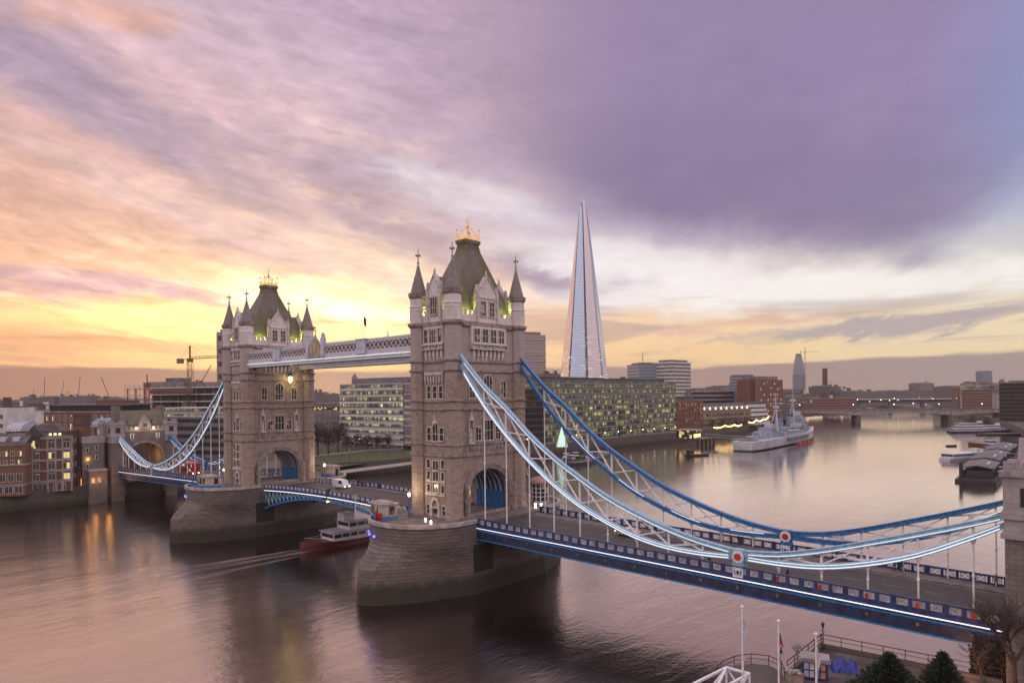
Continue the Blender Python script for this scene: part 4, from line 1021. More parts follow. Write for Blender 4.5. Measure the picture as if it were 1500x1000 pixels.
# ------------------------------------------------------------------ city materials
BR1 = masonry("dark_stock_brick", (0.12, 0.068, 0.047), (0.085, 0.05, 0.038), (0.10, 0.085, 0.075), 0.9, 0.3, 0.03, bs=0.2)
BR2 = masonry("red_brick", (0.18, 0.062, 0.045), (0.13, 0.048, 0.038), (0.12, 0.09, 0.08), 0.9, 0.3, 0.03, bs=0.2)
BR3 = masonry("orange_brick", (0.19, 0.092, 0.054), (0.145, 0.07, 0.043), (0.14, 0.11, 0.09), 0.9, 0.3, 0.03, bs=0.2)
CONC = plain("pale_concrete", (0.30, 0.27, 0.265), .85, var=.18, sc=.25, bs=.1)
CONCD = plain("grey_concrete", (0.19, 0.17, 0.165), .85, var=.2, sc=.25)
STW = plain("white_render", (0.56, 0.54, 0.54), .7, var=.1, sc=.3)
ROOFD = plain("dark_roof_slate", (0.075, 0.068, 0.072), .7, var=.25, sc=.4)
LEADR = plain("lead_roof", (0.14, 0.15, 0.18), .5, var=.2, sc=.3)
BLUER = plain("blue_metal_roof", (0.14, 0.24, 0.38), .45, var=.15, sc=.3)
WGL = glass("city_window_glass", (0.035, 0.035, 0.04), .12, lit=.22, litc=(1.0, .68, .28), s=.9, cell=2.0)
WGD = glass("dark_window_glass", (0.03, 0.03, 0.035), .1)
FRW = plain("white_window_frame", (0.5, 0.47, 0.46), .6)
OFF1 = office("green_lit_curtain_wall", 4.0, 1.7, .62, (.90, .76, .20), .75, (.17, .18, .18), (.035, .045, .045), .24, .08, (.85, .90, .62))
OFF2 = office("banded_office_glazing", 4.0, 1.5, .72, (1.0, .86, .40), .62, (.3, .3, .34), (.06, .07, .08), .34, .10)
OFF3 = office("dim_office_glazing", 4.0, 2.2, .30, (1.0, .66, .2), .32, (.04, .038, .038), (.015, .015, .018), .3, .12)
OFF4 = office("pale_tower_glazing", 3.6, 3.0, .26, (1.0, .80, .5), .6, (.40, .36, .36), (.16, .14, .15), .45, .12)
OFF5 = office("blue_tower_glazing", 3.6, 2.4, .10, (1.0, .85, .6), .5, (.30, .33, .38), (.12, .15, .19), .25, .10)
OFF6 = office("brick_office_openings", 3.8, 3.0, .30, (1.0, .82, .5), .4, (.20, .10, .075), (.045, .04, .04), .45, .35)
OFF7 = office("warm_arcade_openings", 4.5, 3.4, .45, (1.0, .70, .26), .5, (.20, .15, .12), (.04, .035, .03), .35, .30)
OFF8 = office("stone_office_openings", 3.7, 2.6, .22, (1.0, .8, .5), .6, (.15, .135, .135), (.05, .05, .055), .4, .3)

class Bld:
    """a building whose river front runs from photo column u0 (at depth d0) to u1 (at depth d1); local x along that front, y away from the river"""
    def __init__(s, label, u0, d0, u1, d1, name="building", cat="building", zb=GZ, group=None):
        a = at(u0, 600, d=d0); b = at(u1, 600, d=d1); s.L = (Vector((b.x, b.y)) - Vector((a.x, a.y))).length
        s.o = thing(name, label, cat, (a.x, a.y, zb), math.atan2(b.y - a.y, b.x - a.x), group); s.zb = zb; s.d0 = d0; s.d1 = d1
        s.n = 0; s.cache = {}
    def zt(s, u, v, d): return at(u, v, d=d).z - s.zb
    def box(s, name, mat, x0, x1, y0, y1, z0, z1, parent=None):
        m = MB(); m.box(x0, x1, y0, y1, z0, z1); return m.build(name, mat, parent or s.o)
    def gable(s, name, mat, x0, x1, y0, y1, z0, z1, axis="x", parent=None, ov=.4):
        m = MB()
        if axis == "x": m.loft([[(x, y0 - ov, z0), (x, (y0 + y1) / 2, z1), (x, y1 + ov, z0)] for x in (x0 - ov, x1 + ov)])
        else: m.loft([[(x0 - ov, y, z0), ((x0 + x1) / 2, y, z1), (x1 + ov, y, z0)] for y in (y0 - ov, y1 + ov)])
        return m.build(name, mat, parent or s.o)
    def hip(s, name, mat, x0, x1, y0, y1, z0, z1, inset, parent=None):
        m = MB(); m.loft([[(x0, y0, z0), (x1, y0, z0), (x1, y1, z0), (x0, y1, z0)], [(x0 + inset, y0 + inset, z1), (x1 - inset, y0 + inset, z1), (x1 - inset, y1 - inset, z1), (x0 + inset, y1 - inset, z1)]]); return m.build(name, mat, parent or s.o)
    def win(s, x, z, w, h, y=0, side=0, frame=FRW, pane=None, bars=1):
        """one window: frame with its pane a sub-part; repeats share their meshes"""
        k = (w, h, side, id(frame), id(pane), bars)
        if k not in s.cache:
            m = MB(); t = .14
            f = lambda m_, a, b, c, d, e, g: m_.box(a, b, e, g, c, d) if not side else m_.box(*((-g, -e) if side < 0 else (e * -1, g * -1))[::-1] if False else ((e, g) if side < 0 else (-g, -e)), a, b, c, d)
            for a, b, c, d in ((-w / 2 - t, w / 2 + t, -t, 0), (-w / 2 - t, w / 2 + t, h, h + t), (-w / 2 - t, -w / 2, 0, h), (w / 2, w / 2 + t, 0, h)): f(m, a, b, c, d, -.12, .05)
            for i in range(1, bars + 1): q = -w / 2 + w * i / (bars + 1); f(m, q - .05, q + .05, 0, h, -.09, .05)
            o = m.build("window", frame, s.o); g = MB(); f(g, -w / 2, w / 2, 0, h, -.03, .04); p = g.build("pane", pane or WGL, o); s.cache[k] = (o, p)
        else:
            o0, p0 = s.cache[k]; o = o0.copy(); C.objects.link(o); p = p0.copy(); C.objects.link(p); p.parent = o
        o.location = (x, y, z) if not side else (x, y, z); return o
    def grid(s, x0, x1, nx, z0, dz, nz, w, h, y=0, side=0, **k):
        for j in range(nz):
            for i in range(nx):
                q = x0 + (x1 - x0) * (i + .5) / nx
                s.win(q if not side else y, z0 + j * dz, w, h, y if not side else q, side, **k)
    def bands(s, name, mat, x0, x1, y0, y1, zs, h, parent=None, proud=.25):
        for z in zs:
            m = MB(); m.box(x0 - proud, x1 + proud, y0 - proud, y1 + proud, z, z + h); m.build(name, mat, parent or s.o)

# ------------------------------------------------------------------ left: warehouses east of the bridge
b = Bld("white modern block at the photo's left edge, above brown brick warehouse", -60, 262, 9, 262); h = b.zt(5, 597, 262)
b.box("wall", STW, 0, b.L, 0, 16, 0, h); b.grid(1, b.L - .5, 5, h - 4.2, -3.4, 4, 1.6, 1.5); m = MB()
b.box("roof", ROOFD, .5, b.L - .5, .5, 15.5, h, h + .5); b.box("chimney", BR1, b.L - 3.5, b.L - 1.5, 3, 5, h + .5, h + 4)
b = Bld("glass barrel-roofed hall next to the white block at left", 8, 256, 30, 256); h = b.zt(15, 620, 256); L = b.L
b.box("wall", WGD, 0, L, 0, 12, 0, h - 3)
m = MB(); m.loft([[(x, 6 - 6.2 * math.cos(a), h - 3 + 3.4 * math.sin(a)) for a in [math.pi * k / 10 for k in range(11)]] for x in (-.2, L + .2)]); r = m.build("roof", plain("frosted_glazing", (.42, .46, .52), .35), b.o)
for i in range(5):
    x = L * i / 4; m = MB(); m.path([(x, 6 - 6.3 * math.cos(a), h - 3 + 3.5 * math.sin(a)) for a in [math.pi * k / 10 for k in range(11)]], .14, .14, (1, 0, 0)); m.build("roof_rib", FRW, r)
b = Bld("brown brick riverside warehouse with white band courses at far left", -45, 226, 36, 231); h = b.zt(30, 650, 230); L = b.L
b.box("wall", BR3, 0, L, 0, 14, 0, h); b.bands("string_course", CONC, 0, L, 0, 14, (h - .5, h - 7.2, 3.5), .45); b.grid(.8, L - .5, 7, h - 4.0, -3.3, 1, 1.1, 1.5); b.grid(.8, L - .5, 7, h - 6.6, -3.3, 1, .9, 1.2); b.grid(.8, L - .5, 6, 4.9, 3, 1, 1.5, 2.6, bars=1); b.grid(.8, L - .5, 5, 1, 3, 1, 2.2, 2.2, pane=WGD)
b.gable("roof", ROOFD, 0, L, 0, 14, h, h + 3.4, "x")
for x in (L * .55, L * .8): m = MB(); m.prism([(x - .9, 1.5), (x + .9, 1.5), (x + .9, 4.5), (x - .9, 4.5)], h + .3, h + 2.2); m.build("dormer", STW, b.o)
b = Bld("red panelled warehouse flats with white bands and a dark gabled roof", 30, 236, 104, 243); h = b.zt(70, 643, 239); L = b.L
b.box("wall", BR2, 0, L, 0, 15, 0, h); fl = h / 5
b.bands("floor_band", CONC, 0, L, 0, 15, [fl * i - .35 for i in range(1, 5)], .7); b.box("floor_band", CONC, -.3, L + .3, -.3, 15.3, h - .1, h + 1.0)
for x in (0, L * .22, L * .52, L * .68, L * .82, L): m = MB(); m.box(x - .28, x + .28, -.35, .1, 0, h); m.build("pilaster", CONC, b.o)
for j in range(1, 5):
    for x, w in ((L * .16, 1.5), (L * .29, 1.7), (L * .60, 2.0), (L * .90, 1.9)): b.win(x, fl * j + .6, w, fl - 1.6, -.02)
for x, w in ((L * .12, 3.2), (L * .37, 4.0), (L * .75, 3.4)): b.win(x, .4, w, fl - 1.2, -.02, bars=2)
b.hip("roof", ROOFD, .5, L - .5, .5, 14.5, h + 1.0, h + 5.2, 4.6)
g = b.gable("gable", ROOFD, L * .10, L * .42, -.6, 7, h + 1.2, h + 5.0, "y"); b.box("gable_glazing", WGL, L * .14, L * .38, -.5, -.2, h - 2.4, h + 1.4, g)
for i in range(3):
    m = MB(); m.box(L * .55 + i * 1.4, L * .55 + i * 1.4 + .7, .6, .8, h + 1.3, h + 1.9); m.build("roof_lamp", glow("roof_lamp_glass", (1, .75, .4), 3), b.o)
b = Bld("dark ivy-brown brick wing beside the red panelled flats", 103, 243, 112.5, 250); h = b.zt(108, 633, 246); b.box("wall", BR1, 0.3, b.L, 0, 14, 0, h); b.box("parapet", BR1, .1, b.L + .2, -.2, 14.2, h, h + .8); b.grid(.6, b.L - .2, 2, 4, 4.2, 4, .9, 1.6, pane=WGD)
c_ = at(121, 700, d=252); t = thing("brick_chimney", "tall square brick chimney tower between warehouses and bridge approach", "chimney", (c_.x, c_.y, GZ), .75); h = at(121, 606, d=252).z - GZ
m = MB(); m.loft([[(-q, -q, z), (q, -q, z), (q, q, z), (-q, q, z)] for q, z in ((2.1, 0), (1.85, h))]); m.build("shaft", BR3, t); m = MB(); m.box(-2.2, 2.2, -2.2, 2.2, h - 4, h - 3.5); m.box(-2.05, 2.05, -2.05, 2.05, h - 3.49, h - .5); m.box(-2.3, 2.3, -2.3, 2.3, h - .49, h); m.build("cap", BR1, t)
b = Bld("long orange brick block with glazed attic behind the chimney tower", 64, 330, 182, 318); h = b.zt(120, 603, 322); L = b.L
b.box("wall", BR3, 0, L, 0, 20, 0, h); b.grid(.5, L - .5, 13, h - 4.2, -4.2, 4, 1.1, 2.6, bars=1); b.box("attic", WGD, 2, L - 2, 1.5, 18, h, h + 3.0); b.box("roof", LEADR, 0.5, L - 1, .5, 19.5, h + 3.0, h + 3.6); b.box("roof_house", BR2, L * .55, L * .9, 5, 14, h + 3.6, h + 5.2); b.box("cornice", CONC, -.2, L + .2, -.3, 20.2, h - .25, h + .25)
b = Bld("brick building with pale blue roof left of the far abutment", 131, 285, 180, 278); h = b.zt(150, 622, 282); L = b.L
b.box("wall", BR1, 0, L, 0, 12, 0, h); b.grid(.3, L - .3, 6, h - 3.8, -3.8, 4, 1.1, 2.2); b.hip("roof", BLUER, -.4, L + .4, -.4, 12.4, h, h + 2.6, 2.6); b.box("attic_band", FRW, -.1, L + .1, -.15, 12.1, h - .9, h - .01)
b = Bld("low dark quayside building with an orange lit doorway", 112, 248, 147, 254); h = b.zt(125, 686, 250); L = b.L
b.box("wall", BR1, 0, L, 0, 8, 0, h); b.hip("roof", ROOFD, -.3, L + .3, -.3, 8.3, h, h + 1.6, 1.6); b.box("awning", RED, L * .1, L * .35, -1.2, 0, h * .55, h * .66); b.box("lit_doorway", glow("orange_doorway", (1, .42, .1), 1.4), L * .15, L * .3, -.12, .02, .1, h * .5); b.win(L * .6, 1, 1.4, 1.8, 0)
m = MB(); m.ball((L * .48, -.4, h + 3.6), .3, 8, 5); m.build("lamp", LAMPY, b.o); m = MB(); m.tube((L * .48, -.4, h), (L * .48, -.4, h + 3.6), .07); m.build("lamp_post", IRON, b.o); add_light("lamp_light", b.o, (L * .4, -1.6, h + 3.4), 260, (1, .42, .1), .4)

# ------------------------------------------------------------------ abutment towers
HEAD = masonry("abutment_stone", (0.34, 0.31, 0.325), (0.27, 0.245, 0.255), (0.15, 0.135, 0.135), 1.2, .6, .015, stain=(.12, .10, .10), stain_amt=.6, bs=.2)
GRAN = masonry("abutment_granite", (0.19, 0.162, 0.155), (0.135, 0.115, 0.11), (0.06, 0.07, 0.065), 1.3, .55, .03, stain=(.08, .07, .065), stain_amt=.6)
def make_abutment():
    """river front on the plane x = 0, tower behind it at +x"""
    t = thing("abutment_tower", "x", "gatehouse")
    fr = ((0, 0, 0), (0, 1, 0), (-1, 0, 0)); f2 = ((12.5, 0, 0), (0, -1, 0), (1, 0, 0))
    m = MB()
    for f in (fr, f2): arch_wall(m, f, 9.0, 6.6, 2.0, 15.0, 6.0, 25.4, -2.0, 0)
    for s_ in (-1, 1): m.box(2, 10.5, *sorted((s_ * 6.6, s_ * 9.0)), 2, 25.4)
    m.box(2, 10.5, -6.59, 6.59, 21.5, 25.39); m.build("wall", GRAN, t)
    for f in (fr, f2):
        m = MB(); arch_ring(m, f, 0, 6.62, 7.3, 11.5, 15, 6.02, 6.7, 0, .35); m.build("arch_moulding", BAND, t)
    for sx in (0, 1):
        for sy in (-1, 1):
            x0 = -.4 if sx == 0 else 8.6; y0, y1 = sorted((sy * 7.4, sy * 11.6))
            m = MB(); m.box(x0, x0 + 4.4, y0, y1, -2, 21.4); p = m.build("pylon", GRAN, t)
            m = MB(); m.box(x0 - .12, x0 + 4.52, y0 - .12, y1 + .12, 24.2, 28.0); m.build("pylon_head", HEAD, p)
            m = MB(); m.box(x0 - .35, x0 + 4.75, y0 - .35, y1 + .35, 23.5, 24.2); m.build("pylon_string", HEAD, p); m = MB(); m.box(x0 - .4, x0 + 4.8, y0 - .4, y1 + .4, 28.0, 28.6); m.build("pylon_coping", HEAD, p); m = MB(); m.box(x0 - .35, x0 + 4.75, y0 - .35, y1 + .35, 21.4, 21.9); m.box(x0 - .05, x0 + 4.45, y0 - .05, y1 + .05, 21.9, 23.5); m.build("pylon_cornice", HEAD, p)
            m = MB(); m.box(x0 - .15, x0 + 4.25, y0 - .02, y1 + .02, 28.55, 28.8)
            for i in range(3):
                for j in (0, 1): m.box(x0 - .1 + i * 1.65, x0 + .9 + i * 1.65, *((y0, y0 + .7) if j == 0 else (y1 - .7, y1)), 28.6, 29.6)
            m.build("pylon_battlement", HEAD, p)
            m = MB(); m.box(x0 - .2, x0 + .05, (y0 + y1) / 2 - .8, (y0 + y1) / 2 + .8, 25.0, 27.0); m.build("blind_window", DARK, p)
            if sx == 0: m = MB(); m.box(x0 + 1.4, x0 + 3.0, *((y0 - .2, y0 + .05) if sy < 0 else (y1 - .05, y1 + .2)), 24.9, 26.9); m.build("blind_window", DARK, p)
    m = MB()
    for i in range(9): c = -6.4 + i * 1.6; m.shape(rect(c - .5, c + .5, 26.3, 27.2), fr, -.6, .1)
    m.shape(rect(-7.6, 7.6, 25.4, 26.3), fr, -.6, .1); m.build("battlement", HEAD, t)
    m = MB(); m.shape([(-2.0, 26.3), (2.0, 26.3), (2.0, 28.2), (0, 31.6), (-2.0, 28.2)], fr, -1.2, .2); d = m.build("dormer", HEAD, t); window(d, ((-.2, 0, 0), (0, 1, 0), (-1, 0, 0)), 0, 1.3, 26.9, 28.4, 1, 1)
    m = MB(); m.loft([[(.8, -8.8, 25.4), (11.7, -8.8, 25.4), (11.7, 8.8, 25.4), (.8, 8.8, 25.4)], [(4.6, -7.0, 33.2), (7.9, -7.0, 33.2), (7.9, 7.0, 33.2), (4.6, 7.0, 33.2)]]); r = m.build("roof", SLATE, t)
    for sy in (-1, 1):
        m = MB(); m.box(4.4, 8.2, sy * 8.0 - 1.0, sy * 8.0 + 1.0, 25.4, 35.0); m.build("chimney", GRAN, r)
        m = MB(); m.box(1.5, 3.4, sy * 4.3 - 1.0, sy * 4.3 + 1.0, 28.0, 29.8); m.build("roof_light", LEADR, r)
        m = MB(); fr2 = ((-.02, sy * 4.6, 0), (0, 1, 0), (-1, 0, 0)); m.shape([(-.7, 24.6), (.7, 24.6), (.65, 22.9), (0, 21.8), (-.65, 22.9)], fr2, 0, .3); s_ = m.build("shield", WHITE, t); m = MB(); m.shape(rect(-.22, .22, 22.2, 24.4), fr2, .3, .36); m.build("shield_cross", RED if False else NAVY, s_)
        m = MB(); m.box(-.5, .1, sy * 3.0 - .3, sy * 3.0 + .3, 26.4, 26.7); l = m.build("floodlight", LAMPY, t); add_light("flood_lamp", l, (-1.3, sy * 3.0, 27.0), 200, (1, .62, .25), .3)
    return t
sab = make_abutment(); sab.location = (-134.6, 0, 0); sab.rotation_euler.z = math.pi; sab["label"] = "far stone gatehouse with arch and slate roof where the bridge meets the south bank"; sab["group"] = "abutment gatehouses of the bridge"
nab = again(sab, "granite gatehouse pillar cut by the photo's right edge, at bridge's near end", (134.6, 0, 0), 0, "abutment gatehouses of the bridge")
add_light("arch_light", sab, (5.0, -3.4, 15.5), 700, (1, .45, .08), .5)
add_light("foot_light", sab, (-3.0, 13.5, 9.0), 260, (1, .45, .1), .5)
add_light("foot_light", nab, (-4.2, -15.5, 6.5), 800, (1, .40, .14), .5)
m = MB(); m.lathe(130.3, -14.5, [(.2, GZ + .0), (.2, GZ + .6)], 8); 
t = thing("stair_tower", "grey stone stair house with small white windows left of the far gatehouse", "tower", (-140, -16.2, GZ))
m = MB(); m.box(-7, 3, -4.2, 3, 0, 18.2); m.build("wall", GRAN, t); m = MB(); m.box(-7.2, 3.2, -4.4, 3.2, 16.2, 18.6); m.build("parapet", HEAD, t)
for y, z in ((-2.6, 12.8), (.4, 10.0), (-2.6, 7), (.4, 13.5)): m = MB(); m.box(2.95, 3.12, y - .5, y + .5, z, z + 1.8); f = m.build("window", DRESS, t); m = MB(); m.box(3.1, 3.16, y - .32, y + .32, z + .2, z + 1.6); m.build("pane", PANE, f)
t = thing("landing_house", "low stone river landing house lit orange beside the far gatehouse", "building", (-136.5, -14.5, -1)); 
m = MB(); m.box(-4, 2, -4.5, 1.4, 0, 12.6); m.build("wall", GRAN, t); m = MB(); m.box(-4.2, 2.2, -4.7, 1.45, 12.6, 13.3); m.build("parapet", HEAD, t)
for y in (-3.2, -1.2): m = MB(); m.box(1.95, 2.1, y - .5, y + .5, 8.4, 10.2); m.build("window", DRESS, t)
add_light("landing_light", t, (3.6, -3.0, 9.4), 160, (1, .42, .1), .4)

# ------------------------------------------------------------------ left of the far tower: building site
b = Bld("concrete frame building under construction with open floors and scaffolding", 184, 440, 340, 415); h = b.zt(250, 567, 430); L = b.L; fl = 4.3
n = int(h / fl)
b.box("core", CONCD, L * .2, L * .8, 6, 18, 0, h + 3)
for i in range(n + 1):
    z = h - i * fl
    x0 = -1.5 if i == 0 else 0
    m = MB(); m.box(x0, L, 0, 24, z - .7, z); m.build("floor_slab", STW, b.o)
for i in range(13): x = .6 + (L - 1.2) * i / 12; m = MB(); m.box(x - .3, x + .3, .8, 1.4, 0, h - .55); m.build("column", CONCD, b.o)
for i, (x0, x1, mt) in enumerate(((.02, .20, STW), (.26, .50, DARK), (.52, .66, CONC), (.68, .98, WGD))):
    for j in range(1, 5): b.box("infill_panel", mt, L * x0, L * x1, 1.5, 1.9, h - (j + 2) * fl + .05 + 0, h - (j + 1) * fl - .9)
b.box("plant_floor", CONCD, L * .18, L * .52, 4, 20, h, h + 3.6); b.box("plant_floor", CONCD, L * .32, L * .45, 6, 16, h + 3.6, h + 6)
m = MB()
for i in range(22):
    x = L * i / 21; m.tube((x, -.4, 0), (x, -.4, h + 1.6), .07, n=4)
for k in range(8): z = h + 1.2 - k * 3; m.beam((-1, -.4, z), (L, -.4, z), .1, .1)
m.build("scaffold", IRON, b.o)
b = Bld("red brick upper wing with orange parapet beside the building site core", 222, 424, 283, 418, cat="building"); h = b.zt(250, 571, 421); L = b.L; b.box("wall", BR2, 0, L, -2, 0, h - 2.2, h); b.box("coping", CONC, -.1, L + .1, -2.1, .1, h, h + .3)
def tower_crane(label, u, d, vtop, base_z, jib_az, jl, cl, mat, vjib=None, luff=None, grp=None, w=1.0, name="tower_crane"):
    p = at(u, 600, d=d); zt = at(u, vtop, d=d).z; zj = at(u, vjib, d=d).z if vjib else zt - 5
    t = thing(name, label, "crane", (p.x, p.y, base_z), group=grp); H = zj - base_z
    m = MB()
    for sx in (-1, 1):
        for sy in (-1, 1): m.beam((sx * w, sy * w, 0), (sx * w, sy * w, H), .28, .28)
    k = int(H / (2.6 * w)) or 1
    for i in range(k):
        z0, z1 = H * i / k, H * (i + 1) / k; s_ = 1 if i % 2 else -1
        m.beam((-w, -s_ * w, z0), (w, -s_ * w, z1), .16, .16) if False else None
        m.beam((-w * s_, -w, z0), (w * s_, -w, z1), .16, .16, (0, 1, 0)); m.beam((w, -w * s_, z0), (w, w * s_, z1), .16, .16, (1, 0, 0)); m.beam((-w, w * s_, z0), (-w, -w * s_, z1), .16, .16, (1, 0, 0))
    m.build("mast", mat, t)
    d_ = Vector((math.cos(jib_az), math.sin(jib_az), 0))
    m = MB(); m.box(-1.1 * w, 1.1 * w, -1.1 * w, 1.1 * w, H, H + 2.2); m.build("cab", mat, t)
    if luff is None:
        m = MB(); A = d_.cross(Vector((0, 0, 1)))
        for off in (A * .8, -A * .8): m.beam(Vector((0, 0, H + 1.8)) - d_ * cl + off, Vector((0, 0, H + 1.8)) + d_ * jl + off, .28, .28)
        m.beam(Vector((0, 0, H + 3.2)), Vector((0, 0, H + 3.0)) + d_ * jl, .25, .25)
        for i in range(int(jl / 3)): q = d_ * (i * 3); m.beam(Vector((0, 0, H + 1.8)) + q + A * .8, Vector((0, 0, H + 3.1)) + q + d_ * 1.5, .14, .14); m.beam(Vector((0, 0, H + 1.8)) + q - A * .8 + d_ * 3, Vector((0, 0, H + 3.1)) + q + d_ * 1.5, .14, .14)
        m.build("jib", mat, t)
        m = MB(); m.beam((0, 0, H + 2), (0, 0, zt - base_z), .6 * w, .6 * w); m.beam((0, 0, zt - base_z), Vector((0, 0, H + 3)) + d_ * jl * .6, .1, .1); m.beam((0, 0, zt - base_z), Vector((0, 0, H + 2)) - d_ * cl * .9, .1, .1); m.build("apex", mat, t)
        m = MB(); q = Vector((0, 0, H + 1)) - d_ * (cl - 1); m.box(q.x - 1.6, q.x + 1.6, q.y - 1.6, q.y + 1.6, q.z - 1.6, q.z + 1.4); m.build("counterweight", CONCD, t)
    else:
        e = Vector((0, 0, H + 1.5)) + (d_ * math.cos(luff) + Vector((0, 0, math.sin(luff)))) * jl
        m = MB(); m.beam((0, 0, H + 1.5), e, .9 * w, .9 * w); m.build("jib", mat, t)
        m = MB(); m.beam(Vector((0, 0, H + 1.5)), Vector((0, 0, H + 2)) - d_ * cl, 1.2 * w, 1.2 * w); m.beam(Vector((0, 0, H + 2)) - d_ * cl, Vector((0, 0, H + 6 * w)) - d_ * cl * .3, .3, .3); m.build("counter_jib", mat, t)
    return t
CRANE = plain("crane_paint", (0.16, 0.09, 0.06), .6); CRANER = plain("red_crane_paint", (0.34, 0.05, 0.04), .6); CRGREY = plain("far_crane_paint", (.13, .11, .11), .7)
rj = math.atan2(rgt.y, rgt.x)
tower_crane("large tower crane with horizontal jib over the building site", 279, 425, 506, GZ, rj - .55, 30, 11, CRANE, 530, w=1.3)
tower_crane("red hoist mast at the front of the building site", 216, 412, 548, GZ, rj - 1, 3, 2, CRANER, 566, w=.9)
tower_crane("thin luffing crane right of the large tower crane", 296, 440, 540, GZ, rj + .3, 12, 4, CRGREY, 562, luff=R(62), w=.5)
for i, (u, vt, d, lf, lab) in enumerate(((65, 575, 1500, 88, "upright far crane above the white gap in the left skyline"), (84, 586, 1600, 45, "small leaning far crane right of the upright one"), (90, 576, 1700, 80, "short far crane between warehouse roofs and sky at left"), (115, 574, 1450, 84, "tall far crane left of the leaning one on the left skyline"), (160, 576, 1300, 112, "far crane leaning left over the long brick block"), (48, 584, 1900, 85, "faint distant crane at the far left of the skyline"))):
    tower_crane(lab, u, d, vt, GZ, rj, 40 if d > 1200 else 20, 8, CRGREY, vt + 6, luff=R(lf), grp="far luffing cranes on the left skyline", w=1.1)
b = Bld("grey car park block with dark open strips behind the far span", 236, 372, 342, 352); h = b.zt(300, 610, 360); L = b.L
b.box("wall", CONCD, 0, L, 0, 20, 0, h)
for i in range(6): b.box("open_strip", DARK, .8, L - .5, -.1, .1, h - 3.2 - i * 4.1, h - 1.2 - i * 4.1)
b.box("glazed_attic", OFF2, L * .05, L, 1, 18, h, h + 4.4); b.box("roof", STW, L * .03, L + .3, .6, 18.5, h + 4.4, h + 4.9); b.box("lit_ledge", STW, L * -.02, L + .2, -.3, .2, h - .2, h + .3)
b = Bld("pale slab tower block rising behind the farther bridge tower", 318, 720, 346, 722); h = b.zt(320, 486, 720); L = b.L
b.box("wall", CONC, 0, L, 0, 20, 0, h); b.box("roof", CONCD, 3, L - 3, 3, 17, h, h + 3); b.grid(1, L * .55, 2, h - 9, -13.5, 6, 3.4, 5, pane=WGD, frame=CONCD)
b = Bld("dim low flats between the far gatehouse and the building site", 178, 400, 262, 395); h = b.zt(220, 598, 400); b.box("wall", CONCD, 0, b.L, 0, 18, 0, h); b.bands("floor_band", CONC, 0, b.L, 0, 18, (h - .6, h - 4.4), .6); b.grid(1, b.L - 1, 10, h - 3.6, -3.8, 2, 2, 1.8)

# ------------------------------------------------------------------ middle: park and the banded office
GRASS = plain("lawn_grass", (0.050, 0.070, 0.022), .95, var=.35, sc=.35, bs=.4); PATH = plain("park_path", (.26, .225, .21), .85, var=.15, sc=.3)
def patch(name, px, z, mat, kind="structure"):
    q = [at(u, v, z=z) for u, v in px]; m = MB(); m.add([(p.x, p.y, z) for p in q], [tuple(range(len(q)))]); o = m.build(name, mat); o["kind"] = kind; return o
patch("lawn", [(430, 694), (474, 687), (600, 669), (640, 664), (640, 657), (545, 660), (470, 668), (430, 672)], GZ + .03, GRASS)
patch("lawn", [(430, 668), (470, 664), (548, 656.5), (500, 655), (440, 658)], GZ + .03, GRASS)
patch("path", [(420, 704), (640, 675), (640, 671), (420, 698.5)], GZ + .026, PATH)
patch("path", [(430, 671.5), (545, 659.5), (640, 656.5), (640, 655), (545, 657.5), (430, 669)], GZ + .034, PATH)
b = Bld("white banded office lit yellow, seen through the bridge between its towers", 498, 455, 590, 418); h = b.zt(590, 560, 418); L = b.L; n = 9; fl = h / (n + .6)
b.box("core", CONCD, .8, L - .8, .8, 30, 0, h)
for i in range(n):
    z = fl * (i + .6); b.box("window_band", OFF2, 0.05, L, 0, 31, z + fl * .30, z + fl); b.box("spandrel", FRW if i % 2 else STW, -.2, L + .1, -.25, 31.2, z, z + fl * .30)
b.box("roof", LEADR, L * .18, L - 1, 3, 28, h, h + 3.5)
for i in range(10): x = 1 + (L - 2) * i / 9; b.box("column", CONC, x - .3, x + .3, .1, .7, 0, fl * .6)
m = MB()
for i in range(n):
    pass
cx_b = L + 5.0
for i in range(n):
    z = fl * (i + .6)
    m = MB(); m.lathe(cx_b - 2, 9, [(9, z + fl * .30), (9, z + fl)], 20); m.build("window_band", OFF4, b.o)
    m = MB(); m.lathe(cx_b - 2, 9, [(9.25, z), (9.25, z + fl * .3)], 20); m.build("spandrel", BR2 if False else CONCD, b.o)
m = MB(); m.lathe(cx_b - 2, 9, [(9.3, h + .0), (9.3, h + 2.2)], 20); m.build("roof", LEADR, b.o)
b = Bld("dark low pavilion block behind the park trees", 455, 520, 500, 500); h = b.zt(470, 592, 510); b.box("wall", CONCD, 0, b.L, 0, 16, 0, h); b.box("roof", LEADR, -.3, b.L + .3, -.3, 16.3, h, h + .8); b.bands("lit_band", WGL, 0, b.L, 0, 16, (h - 4,), 1.6, proud=.05)
p = at(520, 600, d=1500); t = thing("church_tower", "hazy far tower with a pointed top over the banded office", "tower", (p.x, p.y, GZ)); z0 = at(520, 562, d=1500).z - GZ; z1 = at(520, 546, d=1500).z - GZ
m = MB(); m.lathe(0, 0, [(8, 0), (8, z0), (6.5, z0 + 2), (6.5, z0 + (z1 - z0) * .5)], 8); m.build("shaft", CONCD, t); m = MB(); m.lathe(0, 0, [(7, z0 + (z1 - z0) * .5), (3, z0 + (z1 - z0) * .8), (.3, z1)], 8); m.build("dome", LEADR, t)

